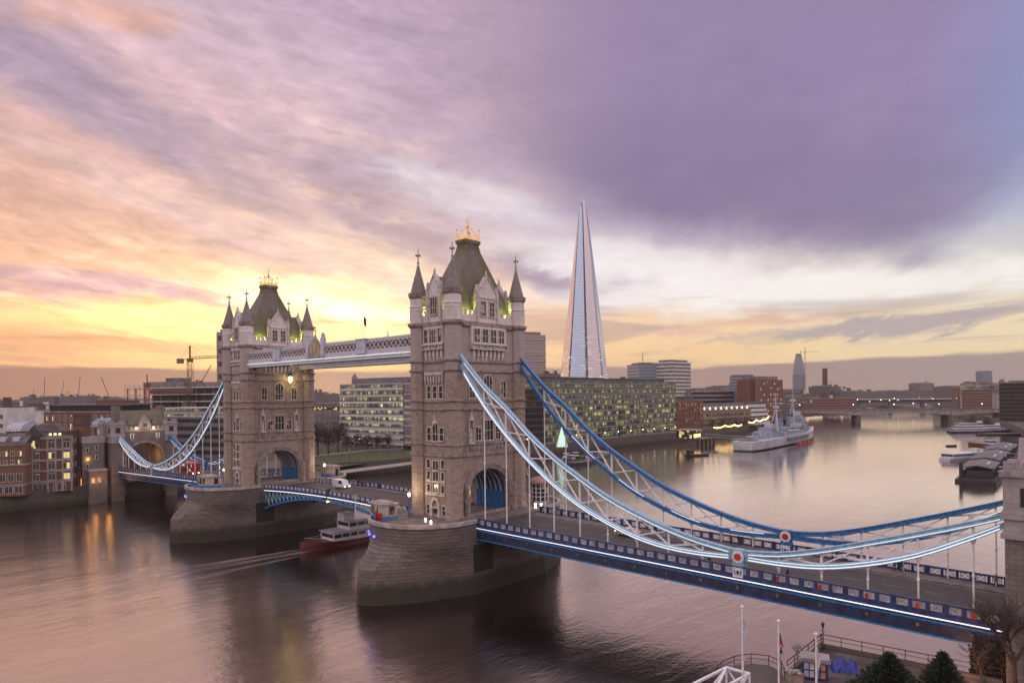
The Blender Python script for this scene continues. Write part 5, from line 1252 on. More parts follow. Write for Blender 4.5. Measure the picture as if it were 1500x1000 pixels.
# ------------------------------------------------------------------ right of the nearer tower
b = Bld("dark glazed office just right of the nearer tower, dim gold windows", 740, 428, 797, 446); h = b.zt(775, 570, 440); L = b.L
b.box("core", DARK, 1, L - 1, 1, 24, 0, h - .2)
for i in range(9): fl = h / 9; b.box("window_band", OFF3, 0, L, 0, 25, i * fl + .5, (i + 1) * fl); b.box("spandrel", DARK, -.15, L + .15, -.15, 25.1, i * fl, i * fl + .5)
b.box("roof", CONCD, 1, L - 1, 1, 24, h, h + 1.5)
def river_office(label, u0, d0, u1, d1, vt, n, mat, dep=26, setb=0, base=None):
    b = Bld(label, u0, d0, u1, d1); h = b.zt(u0, vt, d0); L = b.L; fl = h / n
    b.box("core", CONCD, 1, L - 1, 1.2, dep - 1, 0, h - .1)
    for i in range(n):
        b.box("window_band", mat, 0, L, 0, dep, i * fl + .45, (i + 1) * fl); b.box("floor_edge", CONC, -.3, L + .3, -.35, dep + .2, i * fl, i * fl + .45)
    b.box("roof", LEADR, -.2, L + .2, -.2, dep, h, h + .5); b.box("plant_room", ROOFD, L * .1, L * .9, 6, dep - 4, h + .5, h + 3.2)
    for i in range(int(L / 9)): x = 4 + i * 9; m = MB(); m.box(x - .12, x + .12, -.3, .0, .5, h); m.build("fin", CONC, b.o)
    return b
river_office("long riverside glass office lit green and yellow below the glass spire", 797, 455, 906, 524, 557.5, 10, OFF1)
river_office("stepped-back eastern end of the lit glass offices, beside the brick wharf", 908, 533, 990, 588, 559.5, 10, OFF1)
b = Bld("distant pinkish concrete hospital tower with bands of windows by the nearer tower", 760, 1130, 800, 1150); h = b.zt(785, 490, 1140); L = b.L
b.box("wall", plain("pink_concrete", (.36, .27, .25), .85, var=.1, sc=.05), 0, L, 0, 34, 0, h)
for i in range(11): b.box("window_band", OFF4, -.4, L + .4, -.4, 34.4, h - 10 - i * 12, h - 3.5 - i * 12)
b.box("roof", CONCD, 6, L - 6, 6, 28, h, h + 5)
# the glass spire
def make_spire():
    d = 959; p = at(857, 600, d=d); t = thing("glass_spire", "very tall tapering glass skyscraper with split pointed top", "skyscraper", (p.x, p.y, GZ), YAW)
    H = at(855, 291, d=d).z - GZ
    def shardmat(name, c, rough, lit, met=.55):
        m, b = newmat(name); x, y, z = sep(objco()); fz = (z * (1 / 3.9)).frac(); fs = ((x + y) * (1 / 1.5)).frac()
        w = V.nt.nodes.new("ShaderNodeTexWhiteNoise"); w.noise_dimensions = "3D"; V.nt.links.new(comb((x * .12).floor(), (y * .12).floor(), (z * (1 / 3.9)).floor()), w.inputs["Vector"]); r = V(w.outputs["Value"])
        V.nt.links.new(mixc(fz.lt(.2) * .28, tuple(q * 1.0 for q in c), tuple(q * .55 for q in c)), b.inputs["Base Color"])
        V.nt.links.new((rough + fz.lt(.2) * .3).s, b.inputs["Roughness"]); b.inputs["Metallic"].default_value = met
        e = sstep(r, .62, .95) * fz.gt(.2) * sstep(z, 165.0, 40.0) * lit
        b.inputs["Emission Color"].default_value = (1, .86, .55, 1); V.nt.links.new(e.s, b.inputs["Emission Strength"]); return m
    GL = shardmat("spire_glass_blue_sky", (.40, .50, .64), .12, .12); GS = shardmat("spire_glass_seam", (.14, .15, .18), .3, .25, .3); CORE = shardmat("spire_core_glass", (.26, .27, .30), .3, .5, .4)  # sheet tints differ by side: reflected sky painted into the base colour
    m = MB(); m.loft([[(q * 29, -28 * q, z), (q * 35, q * 10, z), (q * 23, q * 32, z), (-q * 27, q * 32, z), (-q * 35, q * 6, z), (-q * 26, -q * 28, z)] for q, z in ((1, 0), (.055, H - 24))]); m.build("core", CORE, t)
    # leaning sheets of glass, each with its own top; they stand apart, so dark seams show between them
    def sheet(x0, y0, x1, y1, tx0, ty0, tx1, ty1, h0, h1, mat=GL):
        m = MB(); th = 1.2
        nrm = Vector((y1 - y0, -(x1 - x0), 0)).normalized() * th
        A = [(x0, y0, 0), (x1, y1, 0), (tx1, ty1, h1), (tx0, ty0, h0)]
        m.loft([A, [(a + nrm.x, b_ + nrm.y, c) for a, b_, c in A]]); m.build("glass_sheet", mat, t)
    sheet(-27, -31, -2.0, -35, -4.6, -2.0, -1.4, -2.2, H - 9, H - 14)
    sheet(2.0, -35, 24, -29, -1.0, -2.2, 2.4, -1.6, H, H - 5, shardmat("spire_glass_rose_sky", (.52, .48, .52), .22, .18))
    sheet(27, -28, 39, 3, 2.9, -1.6, 3.6, .6, H - 30, H - 22, shardmat("spire_glass_grey_sky", (.34, .40, .50), .2, .15))
    sheet(-39, -2, -29.5, -30, -5.2, .6, -4.7, -1.8, H - 60, H - 16, shardmat("spire_glass_warm_sky", (.70, .60, .58), .25, .3))
    sheet(39, 5, 25, 36, 3.6, .8, 1.6, 2.6, H - 4, H - 12)
    sheet(24, 37, -28, 37, 1.4, 2.8, -3.5, 2.8, H - 10, H - 3); sheet(-29, 36, -40, 0, -3.8, 2.6, -5, .8, H - 20, H - 26)
    for i in range(7):
        m = MB(); z = H - 26 + i * 3.2; q = .052 + (26 - i * 3.2) / H * .95; m.box(-q * 26, q * 26, -q * 22, q * 22, z, z + .5); m.build("spire_floor", CONC, t)
make_spire()
b = Bld("pale hazy office slab far behind the lit glass offices, left part", 936, 800, 984, 812); h = b.zt(960, 533, 806); L = b.L; b.box("wall", OFF5, 0, L, 0, 30, 0, h); b.box("seam", DARK, L * .60, L * .64, -.2, .1, 10, h - 1); b.box("roof", CONCD, 4, L - 10, 4, 26, h, h + 2); m = MB(); m.tube((L * .25, 10, h), (L * .25, 10, h + 13), .3); m.build("mast", IRON, b.o)
b = Bld("brighter white banded office slab beside the pale hazy one", 984, 790, 1013, 815); h = b.zt(1000, 530, 800); L = b.L; b.box("wall", CONCD, .4, L - .4, .4, 26, 0, h)
for i in range(22): b.box("floor_band", STW, 0, L, 0, 26.4, h - 1.8 - i * 4.2, h - i * 4.2)
b.box("roof", CONCD, 3, L - 3, 3, 20, h, h + 2.5)
b = Bld("sheer brown brick wharf block with upright windows beside the glass offices", 988, 590, 1030, 628); h = b.zt(1005, 586, 605); L = b.L
b.box("wall", BR2, 0, L, 0, 22, 0, h); b.grid(1, L - 1, 9, 3.4, 4.6, 5, 1.3, 3.0, bars=1, frame=BR1); b.box("roof", ROOFD, 2, L - 12, 2, 18, h, h + 3.6); b.box("cornice", CONCD, -.2, L + .2, -.3, 22.2, h - .6, h + .2)
b = Bld("long low pale office with dark strips behind the old wharf buildings", 1013, 800, 1108, 850); h = b.zt(1050, 572, 820); L = b.L; b.box("wall", CONC, 0, L, 0, 25, 0, h)
for i in range(4): b.box("window_band", OFF3, -.2, L + .2, -.2, .3, h - 4.4 - i * 5, h - 1.6 - i * 5)
b.box("roof", CONCD, 10, L * .5, 5, 20, h, h + 3)
b = Bld("old wharf terrace with lit dormers and arched openings along the river walk", 1028, 640, 1100, 700); h = b.zt(1050, 601, 658); L = b.L
b.box("wall", OFF7, 0, L, 0, 20, 0, h); b.gable("roof", ROOFD, 0, L, 0, 20, h, h + 7, "x"); b.box("cornice", CONC, -.2, L + .2, -.4, 20.3, h - .5, h + .3)
for i in range(9):
    x = 6 + (L - 12) * i / 8; m = MB(); m.prism([(x - 1.6, 1.0), (x + 1.6, 1.0), (x + 1.6, 5), (x - 1.6, 5)], h + .6, h + 3.6); dd = m.build("dormer", STW, b.o); m = MB(); m.box(x - 1.2, x + 1.2, .85, .98, h + 1.0, h + 3.2); m.build("window", glow("dormer_light", (1, .82, .5), 1.3), dd)
b = Bld("white stepped balcony flats beyond the old wharf terrace", 1098, 700, 1128, 730); h = b.zt(1110, 590, 712); L = b.L
for i in range(5): b.box("balcony_floor", STW, i * 1.8, L, i * 1.2, 18, i * h / 5, i * h / 5 + h / 5 - 1.4); b.box("window_band", WGD, i * 1.8 + 1, L - 1, i * 1.2 + 1.2, 17, (i + 1) * h / 5 - 1.4, (i + 1) * h / 5)
b.box("roof", CONCD, 9, L, 6.5, 17, h, h + .6)
b = Bld("tall red brick office with rows of lit windows above the river walk", 1106, 770, 1147, 800); h = b.zt(1125, 556, 785); L = b.L; b.box("wall", BR2, 0, L, 0, 24, 0, h); b.grid(2, L - 1, 8, h - 5.5, -6.2, 7, 2.2, 2.8, bars=0); b.box("roof", CONCD, 4, L - 4, 4, 20, h, h + 4); b.box("pier_tower", BR3, 0, L * .16, -1.2, 6, 0, h + 1)
b = Bld("blue-grey glass block left of the tall red brick office", 1088, 820, 1106, 830); h = b.zt(1095, 551, 825); b.box("wall", OFF5, 0, b.L, 0, 20, 0, h); b.box("roof", CONCD, 1, b.L - 1, 1, 19, h, h + 2)
b = Bld("plain hazy office between river walk and London skyline at the bend", 1146, 850, 1172, 880); h = b.zt(1160, 572, 865); b.box("wall", OFF8, 0, b.L, 0, 20, 0, h); b.box("roof", CONCD, 1, b.L - 1, 1, 19, h, h + 2)
# river walk lamps: strings of lights
def string_lights(label, pts, n, sag):
    t = thing("festoon_lights", label, "string lights", (0, 0, 0)); m = MB(); g = MB()
    for i in range(len(pts) - 1):
        a, b_ = Vector(pts[i]), Vector(pts[i + 1]); q = [a + (b_ - a) * (k / n) - Vector((0, 0, sag * 4 * (k / n) * (1 - k / n))) for k in range(n + 1)]
        m.path(q, .12, .12)
        for w in q: g.ball(w, .55, 5, 3)
        m.tube((a.x, a.y, GZ), a, .12, n=5)
    m.build("cable", IRON, t); g.build("bulbs", glow("festoon_bulb", (1, .66, .2), 6), t)["kind"] = "stuff"
def wl(u, v, d): p = at(u, v, d=d); return (p.x, p.y, p.z)
string_lights("sagging string of yellow lights on the river walk before the wharf terrace", [wl(1046, 626, 575), wl(1062, 623, 592), wl(1076, 622, 607), wl(1086, 622, 617)], 9, 1.0)
string_lights("brighter string of yellow lights nearer the moored warship's masts", [wl(1097, 618, 630), wl(1108, 615, 645), wl(1118, 614, 660), wl(1126, 610, 670)], 8, 1.3)
# Christmas tree and river walk in front of the glass offices
p = at(823, 656, z=GZ); t = thing("lit_christmas_tree", "tall pale lit cone Christmas tree on the quay before the offices", "christmas tree", (p.x, p.y, GZ)); h = (656 - 626) * (p - CAMP).dot(fwd) / FPX
m = MB(); m.tube((0, 0, 0), (0, 0, 1.2), .5); m.build("stand", IRON, t)
m = MB(); rr = random.Random(3)
for i in range(900):
    q = rr.random() ** .7; z = 1 + (h - 1) * (1 - q); rad = q * h * .29 * (.75 + .25 * rr.random()); a = rr.random() * 6.283; x, y = rad * math.cos(a), rad * math.sin(a); s_ = .35 + .3 * rr.random()
    m.add([(x, y, z), (x + s_ * math.cos(a) - .2 * math.sin(a), y + s_ * math.sin(a) + .2 * math.cos(a), z - s_), (x + s_ * math.cos(a) + .2 * math.sin(a), y + s_ * math.sin(a) - .2 * math.cos(a), z - s_)], [(0, 1, 2)])
m.lathe(0, 0, [(h * .24, 1), (.05, h - .2)], 12); m.build("branches", glow("frosted_lit_branch", (.62, .85, .74), .42), t)
m = MB(); m.ball((0, 0, h + .3), .5, 6, 4); m.build("star", LAMPW, t)

# ------------------------------------------------------------------ far upstream skyline
p = at(1170.5, 600, d=2100); t = thing("round_tower", "rounded hazy tower under construction with a crane at its top", "skyscraper", (p.x, p.y, GZ)); H = at(1170, 521, d=2100).z - GZ
m = MB(); m.lathe(0, 0, [(15, 0), (18, H * .35), (18.5, H * .6), (15, H * .82), (10, H * .97), (9, H)], 20); m.build("wall", OFF5, t)
m = MB(); m.lathe(0, 0, [(8, H), (8, H + 6)], 12); m.build("crown", CONCD, t)
tower_crane("far tower crane with raised jib beside the rounded hazy tower", 1180, 2080, 508, GZ, rj, 44, 14, CRGREY, 516, w=1.6)
p = at(1208.8, 600, d=1480); t = thing("brick_chimney", "lone square brick power station chimney on the upstream skyline", "chimney", (p.x, p.y, GZ), .7); H = at(1208, 540, d=1480).z - GZ
m = MB(); m.loft([[(-q, -q, z), (q, -q, z), (q, q, z), (-q, q, z)] for q, z in ((4.4, 0), (3.9, H))]); m.build("shaft", BR1, t); m = MB(); m.box(-4.1, 4.1, -4.1, 4.1, H, H + 1.2); m.build("cap", CONCD, t)
b = Bld("round grey tower slab far up the river at right", 1440, 1750, 1454, 1752); h = b.zt(1447, 544, 1751); b.box("wall", OFF5, 0, b.L, 0, 24, 0, h); b.box("roof", CONCD, 2, b.L - 2, 2, 22, h, h + 2)
SKYL = [  # u0,u1,vtop,d,mat,label
 (1160, 1190, 577, 1000, OFF8, "pale office above the south end of the road bridge"), (1188, 1255, 583, 960, OFF6, "long red brick block by the south end of the road bridge"), (1176, 1192, 590, 930, BR2, "small red building with white sign panel beside the road bridge"),
 (1216, 1232, 566, 1050, OFF8, "dark stone block right of the lone chimney's foot"), (1232, 1253, 572, 1040, OFF8, "stepped dark block beside the road bridge's left end"),
 (1253, 1300, 573, 1700, OFF8, "hazy long block above the railway bridge's left end"), (1300, 1352, 572, 1900, OFF8, "hazy grey blocks above the middle of the railway bridge"), (1350, 1369, 561, 2200, OFF8, "square pale block highest over the railway bridge"), (1370, 1398, 571, 1800, OFF8, "low hazy block right of the square pale one"),
 (1396, 1422, 566, 1350, OFF8, "stone office row at the north end of the railway bridge"), (1430, 1450, 567, 1180, OFF6, "pinkish block behind the brown tower on the right bank"), (1446, 1486, 561, 980, OFF2, "yellow lit glass office on the right bank"), (1454, 1484, 570, 900, OFF6, "brick flats below the yellow lit glass office"), (1490, 1498, 575, 820, CONC, "narrow pink stone end wall at the right bank"), (1522, 1560, 559, 700, OFF3, "dark tall block at the right edge over the far bank"),
 (-40, 40, 588, 900, OFF8, "hazy low roofs at the far left edge of skyline"), (42, 66, 582, 1300, OFF8, "dim flat-roofed block left of the far cranes"), (78, 98, 581, 1500, OFF8, "pale far block under the short crane"), (104, 120, 581, 1500, OFF8, "pale far block under the tall far crane"), (126, 148, 580, 1600, OFF8, "widest pale far block right of the tall crane"), (150, 182, 584, 1300, OFF8, "hazy blocks left of the building site"), (28, 60, 596, 620, BR1, "dim brick sheds behind the warehouse roofs at left"), (60, 82, 600, 560, STW, "white flat roofed shed behind the gabled warehouse"),
 (458, 475, 574, 1400, OFF8, "hazy block right of the farther tower under the walkway"), (474, 500, 577, 1700, OFF8, "faint low block left of the banded office"), (796, 826, 548, 1080, OFF8, "dim plant block left of the glass spire's foot"), (890, 938, 556, 1020, OFF8, "low hazy station block right of the glass spire's foot"), (1060, 1090, 566, 1100, OFF5, "hazy blue block behind the long pale office"), (1012, 1060, 571, 1200, OFF8, "low far roofs between white slab and long pale office")]
for u0, u1, vt, d, mt, lab in SKYL:
    b = Bld(lab, u0, d, u1, d * 1.02); h = b.zt((u0 + u1) / 2, vt, d); b.box("wall", mt, 0, b.L, 0, min(40, b.L), 0, h); b.box("roof", CONCD, b.L * .15, b.L * .85, 3, min(34, b.L - 2), h, h + 2.2)
    b.box("parapet", CONCD, -.3, b.L + .3, -.3, min(40, b.L) + .3, h - .6, h + .4)
    sk = random.Random(int(u0 * 7 + vt))
    for q_ in range(3): xx = sk.uniform(.05, .8) * b.L; b.box("roof_plant", sk.choice((CONCD, ROOFD, STW, BR1)), xx, xx + sk.uniform(.06, .2) * b.L, 1.5 + q_ * .3, 6, h + .41, h + 2.4 + sk.uniform(.5, 4))
    xx = sk.uniform(.1, .9) * b.L; m = MB(); m.tube((xx, 3, h), (xx, 3, h + sk.uniform(5, 10)), .22, n=4); m.build("aerial", IRON, b.o)
b = Bld("dark brown square tower among the right bank offices", 1420, 1080, 1432, 1090, name="church_tower", cat="tower"); h = b.zt(1426, 562, 1080); b.box("wall", BR1, 0, b.L, 0, 12, 0, h); b.hip("roof", ROOFD, -.4, b.L + .4, -.4, 12.4, h, h + 4, 4); b.box("lower_block", BR1, -4, b.L + 8, 2, 16, 0, h * .62)
rr = random.Random(11)
k = 0
for i in range(84):
    u = rr.choice((rr.uniform(-20, 180), rr.uniform(1190, 1420), rr.uniform(1190, 1490), rr.uniform(460, 600), rr.uniform(1010, 1180))); d = rr.uniform(1500, 4200); w = rr.uniform(14, 60); p = at(u, 600, d=d); h = rr.uniform(14, 44)
    m = MB(); m.box(-w / 2, w / 2, -10, 10, 0, h, 0); m.box(-w * .2, w * .25, -6, 6, h, h + rr.uniform(2, 6)); o = m.build("distant_block", rr.choice((OFF8, OFF8, CONCD, BR1, OFF5)), None); o.location = (p.x, p.y, GZ); o.rotation_euler.z = rr.uniform(-.4, .4) + YAW
    tag(o, "faint far-off building on the hazy skyline", "building", "faint buildings along the horizon")

# ------------------------------------------------------------------ bridges upstream
def flat_bridge(label, A, B, ts, zt, thick, mat, w=30, arch=1.6, lamps=()):
    a, b_ = Vector(A), Vector(B); L = (b_ - a).length; t = thing("road_bridge", label, "bridge", (a.x, a.y, 0), math.atan2(b_.y - a.y, b_.x - a.x)); ts = [0] + [x * L for x in ts] + [L]
    m = MB(); n = 40; rings = []
    for i in range(n + 1):
        x = L * i / n
        for k in range(len(ts) - 1):
            if ts[k] <= x <= ts[k + 1] + 1e-6: q = (x - ts[k]) / (ts[k + 1] - ts[k]); break
        zb = zt - thick - arch * 2.2 * (2 * q - 1) ** 2; rings.append([(x, 0, zb), (x, w, zb), (x, w, zt), (x, 0, zt)])
    m.loft(rings); m.build("deck", mat, t)
    m = MB(); m.box(0, L, -.4, .3, zt + .01, zt + 1.5); m.build("parapet", CONCD, t); m = MB(); m.box(0, L, w - .3, w + .4, zt + .01, zt + 1.5); m.build("parapet", CONCD, t)
    for x in ts[1:-1]: m = MB(); m.prism([(x - 3, 3), (x, -3), (x + 3, 3), (x + 3, w - 3), (x, w + 3), (x - 3, w - 3)], -2, zt - thick - arch * 1.6); m.build("pier", CONCD, t)
    for q in lamps: m = MB(); m.box(q * L - .15, q * L + .15, .5, .8, zt + 1.4, zt + 7); m.build("lamp_post", IRON, t); m = MB(); m.ball((q * L, .6, zt + 7.3), .42, 6, 4); m.build("lamp", LAMPW, t)
    return t
P1, P2 = at(1258, 619, z=0), at(1394, 619, z=0); dv = (P2 - P1)
A = P1 - dv * 1.05; B = P2 + dv * 1.15; LL = 3.2
flat_bridge("long low grey concrete road bridge crossing the river upstream", (A.x, A.y, 0), (B.x, B.y, 0), [1.05 / LL, 2.05 / LL], 15.5, 3.2, CONC, 32, 1.5, [.12, .31, .45, .60, .74, .88])
P1, P2 = at(1300, 600, d=1330), at(1400, 600, d=1290); dv = P2 - P1
t = flat_bridge("farther dark railway bridge with white deck rail, above the road bridge", ((P1 - dv * .9).x, (P1 - dv * .9).y, 0), ((P2 + dv * .5).x, (P2 + dv * .5).y, 0), [.2, .4, .6, .8], 24, 5.0, DARK, 24, .5); t.name = "railway_bridge"
for o in t.children:
    if o.name.startswith("parapet"): o.data.materials[0] = STW

m = MB(); rr = random.Random(77)
for i in range(110):
    u = rr.choice((rr.uniform(0, 180), rr.uniform(1180, 1480), rr.uniform(1230, 1420))); p = at(u, 600, d=rr.uniform(1100, 2600)); m.ball((p.x, p.y, GZ + rr.uniform(8, 22)), rr.uniform(.5, .95), 5, 3)
o = m.build("city_lights", glow("far_lamp_glass", (1, .78, .5), 3.5)); o["kind"] = "stuff"
for i in range(13):
    y = 205 + i * 17; o = thing("quay_lamp", "lit lamp post on the quay below the green-lit offices", "lamp", (-133.5, y, GZ), group="quay lamps before the glass offices")
    m = MB(); m.tube((0, 0, 0), (0, 0, 5), .12, .08, 5); m.build("post", IRON, o); m = MB(); m.ball((0, 0, 5.2), .26, 6, 4); m.build("globe", LAMPY, o)

# ------------------------------------------------------------------ boats
def hull(L, Bm, zd, draft=.6, bow=.30, sheer=.8, stern=.85, n=22):
    rings = []
    for i in range(n + 1):
        t = i / n; x = -L / 2 + L * t
        w = 1.0
        if t > 1 - bow: w = max(.02, 1 - ((t - (1 - bow)) / bow) ** 2.1)
        if t < .12: w *= stern + (1 - stern) * (t / .12)
        h = Bm / 2 * w; z = zd + sheer * max(0, (t - .5) * 2) ** 2; fl = .86 - .25 * max(0, (t - .7) / .3)
        rings.append([(x, -h * fl * .9, -draft), (x + (0 if t < .9 else 0), -h * fl, .3), (x, -h, z), (x, h, z), (x, h * fl, .3), (x, h * fl * .9, -draft)])
    m = MB(); m.loft(rings); return m
NAVG = plain("naval_grey_blue", (.24, .29, .38), .5, var=.22, sc=.12); NAVD = plain("naval_dark_grey", (.10, .12, .16), .5, var=.2, sc=.15); NAVL = plain("naval_pale_grey", (.46, .48, .53), .5, var=.15, sc=.12)
BOATW = plain("boat_white_paint", (.58, .57, .63), .4, var=.08); BOATR = plain("boat_dark_red", (.13, .025, .03), .4); BOATB = plain("boat_navy", (.03, .04, .10), .4); BOATK = plain("boat_black", (.025, .023, .025), .5); RUST = plain("rusty_red_hull", (.20, .07, .05), .6, var=.3); DECKW = plain("deck_planks", (.25, .19, .15), .8)
LAV = plain("boat_lavender_roof", (.40, .40, .52), .4, var=.1)
def cruiser(label, x, y, rz, L=34, Bm=7, hullm=BOATR, top=BOATW, roof=LAV, decks=2, group=None, name="river_cruiser"):
    t = thing(name, label, "boat", (x, y, 0), rz, group)
    hull(L, Bm, 1.5, bow=.22).build("hull", hullm, t)
    z = 1.52
    for k in range(decks):
        a, b_ = -L * (.44 - .06 * k), L * (.30 - .12 * k); w = Bm * (.43 - .03 * k)
        m = MB(); m.box(a, b_, -w, w, z, z + .8); m.box(a, b_, -w, w, z + 1.75, z + 2.15)
        n = int((b_ - a) / 2.2)
        for i in range(n + 1): q = a + (b_ - a) * i / n; m.box(q - .12, q + .12, -w - .02, -w + .2, z + .8, z + 1.75); m.box(q - .12, q + .12, w - .2, w + .02, z + .8, z + 1.75)
        m.build("cabin", top, t); m = MB(); m.box(a + .1, b_ - .1, -w + .12, w - .12, z + .78, z + 1.78); m.build("cabin_glazing", WGD, t)
        m = MB(); m.box(a - .4, b_ + .5, -w - .25, w + .25, z + 2.16, z + 2.32); m.build("cabin_roof", roof, t); z += 2.33
    m = MB(); m.box(L * .12, L * .2, -1.5, 1.5, z, z + 1.9); m.build("wheelhouse", top, t)
    m = MB(); m.tube((L * .1, 0, z), (L * .1, 0, z + 4.0), .08, .04); m.build("mast", IRON, t)
    m = MB(); m.path([(-L * .45, -Bm * .48, 2.4), (L * .3, -Bm * .48, 2.4), (L * .47, 0, 3.1), (L * .3, Bm * .48, 2.4), (-L * .45, Bm * .48, 2.4)], .06, .06); m.build("rail", WHITE, t)
    return t
cr1 = cruiser("red and white river cruiser passing under the bridge between the piers", -5.0, 7.0, R(-92), 38, 7.0)
# its wake: churned foam lines trailing downstream
fm, fb = newmat("wake_foam_water"); co = objco(); x, y, z = sep(co); f = noise(comb(x * .55, y * .05, 0), 1.0, 7, .68, .5)
at_ = fm.node_tree.nodes.new("ShaderNodeAttribute"); at_.attribute_name = "froth"; fr_ = V(at_.outputs["Fac"])
tr = fm.node_tree.nodes.new("ShaderNodeBsdfTransparent"); mx = fm.node_tree.nodes.new("ShaderNodeMixShader"); out = fm.node_tree.nodes["Material Output"]
fb.inputs["Base Color"].default_value = (.60, .50, .49, 1); fb.inputs["Roughness"].default_value = .5
fm.node_tree.links.new((sstep(f + fr_ * .30, .52, .92) * fr_ * .42).s, mx.inputs[0]); fm.node_tree.links.new(tr.outputs[0], mx.inputs[1]); fm.node_tree.links.new(fb.outputs[0], mx.inputs[2]); fm.node_tree.links.new(mx.outputs[0], out.inputs["Surface"])
m = MB(); froth = []; NA = 6
for off, w0, w1, ln in ((-2.6, 1.6, 11, 80), (2.6, 1.6, 12, 96), (0, 4.5, 7.0, 46)):
    n = 20; base = len(m.v); vs = []
    for i in range(n + 1):
        q = i / n; yy = -11 - ln * q + 3; xc = -5.0 + off * (1 + q * 3.0) - 6 * q * q; w = w0 + (w1 - w0) * q
        for k in range(NA + 1): e_ = k / NA * 2 - 1; vs.append((xc + e_ * w / 2, yy, .03 + .004 * (abs(off) > 0) + .004 * (off > 0))); froth.append((1 - e_ * e_) * (1 - q) ** .6 * min(1, q * 12 + .15))
    m.add(vs, [(i * (NA + 1) + k, i * (NA + 1) + k + 1, (i + 1) * (NA + 1) + k + 1, (i + 1) * (NA + 1) + k) for i in range(n) for k in range(NA)])
o = m.build("wake_foam", fm); o["kind"] = "stuff"
fa = o.data.attributes.new("froth", "FLOAT", "POINT"); fa.data.foreach_set("value", froth)

# moored warship
A, B = at(1090, 661, z=0), at(1190, 641, z=0); ax = Vector((B.x - A.x, B.y - A.y)); L = 172; mid = Vector((A.x, A.y)) + ax.normalized() * (L / 2) + Vector((-ax.y, ax.x)).normalized() * 1.0
t = thing("warship", "grey-blue moored warship museum with funnels, masts and gun turrets", "ship", (mid.x, mid.y, 0), math.atan2(ax.y, ax.x))
hb = hull(L, 19.5, 6.2, 1.5, .36, 3.4, .7, 30).build("hull", NAVL, t)
m = MB(); hm_ = hull(L * 1.0005, 19.6, .8, 1.5, .36, 0, .7, 30); hm_.build("boot_topping", BOATK, hb)
m = MB()
for sgn in (-1, 1): m.box(-20, 34, *sorted((sgn * 9.6, sgn * 9.86)), 3.0, 5.6)
m.build("camouflage_patch", NAVD, hb)
def blk_(name, mat, *bs):
    m = MB()
    for b_ in bs: m.box(*b_)
    return m.build(name, mat, t)
blk_("aft_superstructure", NAVG, (-46, -24, -5, 5, 6.2, 10.5), (-42, -28, -4, 4, 10.5, 13.5))
blk_("midship_deckhouse", NAVG, (-22, 30, -7.5, 7.5, 6.2, 9.6), (-12, 22, -6, 6, 9.6, 12.0))
blk_("boat_deck_cover", BOATW, (-8, 16, -8.2, -5.5, 9.7, 10.6), (-2, 10, 5.0, 8, 9.7, 10.6))
blk_("bridge_block", NAVG, (30, 46, -6.5, 6.5, 6.2, 13), (32, 44, -5, 5, 13, 17.5), (34, 42, -4, 4, 17.5, 20.5))
for x in (-8, 20):
    m = MB(); m.loft([[(x + 3.2 * math.cos(a) - z * .06, 2.6 * math.sin(a), z) for a in [math.pi * k / 6 for k in range(12)]] for z in (9.6, 21.5)]); f_ = m.build("funnel", NAVG, t); m = MB(); m.loft([[(x + 3.3 * math.cos(a) - z * .06, 2.7 * math.sin(a), z) for a in [math.pi * k / 6 for k in range(12)]] for z in (19.6, 22.2)]); m.build("funnel_cap", NAVD, f_)
for x, h in ((-15, 38), (28, 44)):
    m = MB(); m.tube((x, 0, 8), (x, 0, h), .55, .2); m.tube((x - 6, 3.5, 8), (x, 0, h * .72), .35); m.tube((x - 6, -3.5, 8), (x, 0, h * .72), .35); m.beam((x, -6, h * .8), (x, 6, h * .8), .35, .35); m.beam((x, -4, h * .66), (x, 4, h * .66), .35, .35); m.box(x - 1.6, x + 1.6, -1.8, 1.8, h * .70, h * .75); m.build("mast", NAVL, t)
for x, z, d_ in ((-68, 6.2, -1), (-54, 8.6, -1), (54, 8.4, 1), (66, 6.6, 1)):
    m = MB(); m.loft([[(x + p * 4.4, q * 3.6, z + .0) for p, q in ((-1, -1), (.8, -1), (1, -.5), (1, .5), (.8, 1), (-1, 1))], [(x + p * 4.0, q * 3.0, z + 2.9) for p, q in ((-1, -1), (.5, -1), (.75, -.5), (.75, .5), (.5, 1), (-1, 1))]]) if d_ > 0 else m.loft([[(x - p * 4.4, q * 3.6, z + .0) for p, q in ((-1, -1), (.8, -1), (1, -.5), (1, .5), (.8, 1), (-1, 1))], [(x - p * 4.0, q * 3.0, z + 2.9) for p, q in ((-1, -1), (.5, -1), (.75, -.5), (.75, .5), (.5, 1), (-1, 1))]]); g_ = m.build("gun_turret", NAVG, t)
    for q in (-1.6, 0, 1.6): m = MB(); m.tube((x + d_ * 3.5, q, z + 1.7), (x + d_ * 11, q, z + 2.6), .32, .2); m.build("gun_barrel", NAVG, g_)
    if z > 8: blk_("turret_base", NAVG, (x - 4, x + 4, -4, 4, 6.2, z))
for x, s_ in ((6, -1), (16, -1), (6, 1), (16, 1)): m = MB(); m.prism([(x - 3, s_ * 6.6 - 2), (x + 3, s_ * 6.6 - 2), (x + 3, s_ * 6.6 + 2), (x - 3, s_ * 6.6 + 2)], 12.01, 14.6); m.tube((x, s_ * 6.6, 13.6), (x + 5, s_ * 8.5, 15.5), .25); m.build("secondary_gun", NAVL, t)
blk_("director_tower", NAVL, (36.5, 40.5, -2.4, 2.4, 20.5, 23.5), (-36, -32, -2, 2, 13.5, 16))
m = MB()
for sgn in (-1, 1): m.path([(-84, sgn * 7.2, 7.3), (-40, sgn * 9.5, 7.3), (30, sgn * 9.6, 7.3)], .14, .14)
m.build("guard_rail", WHITE, t)
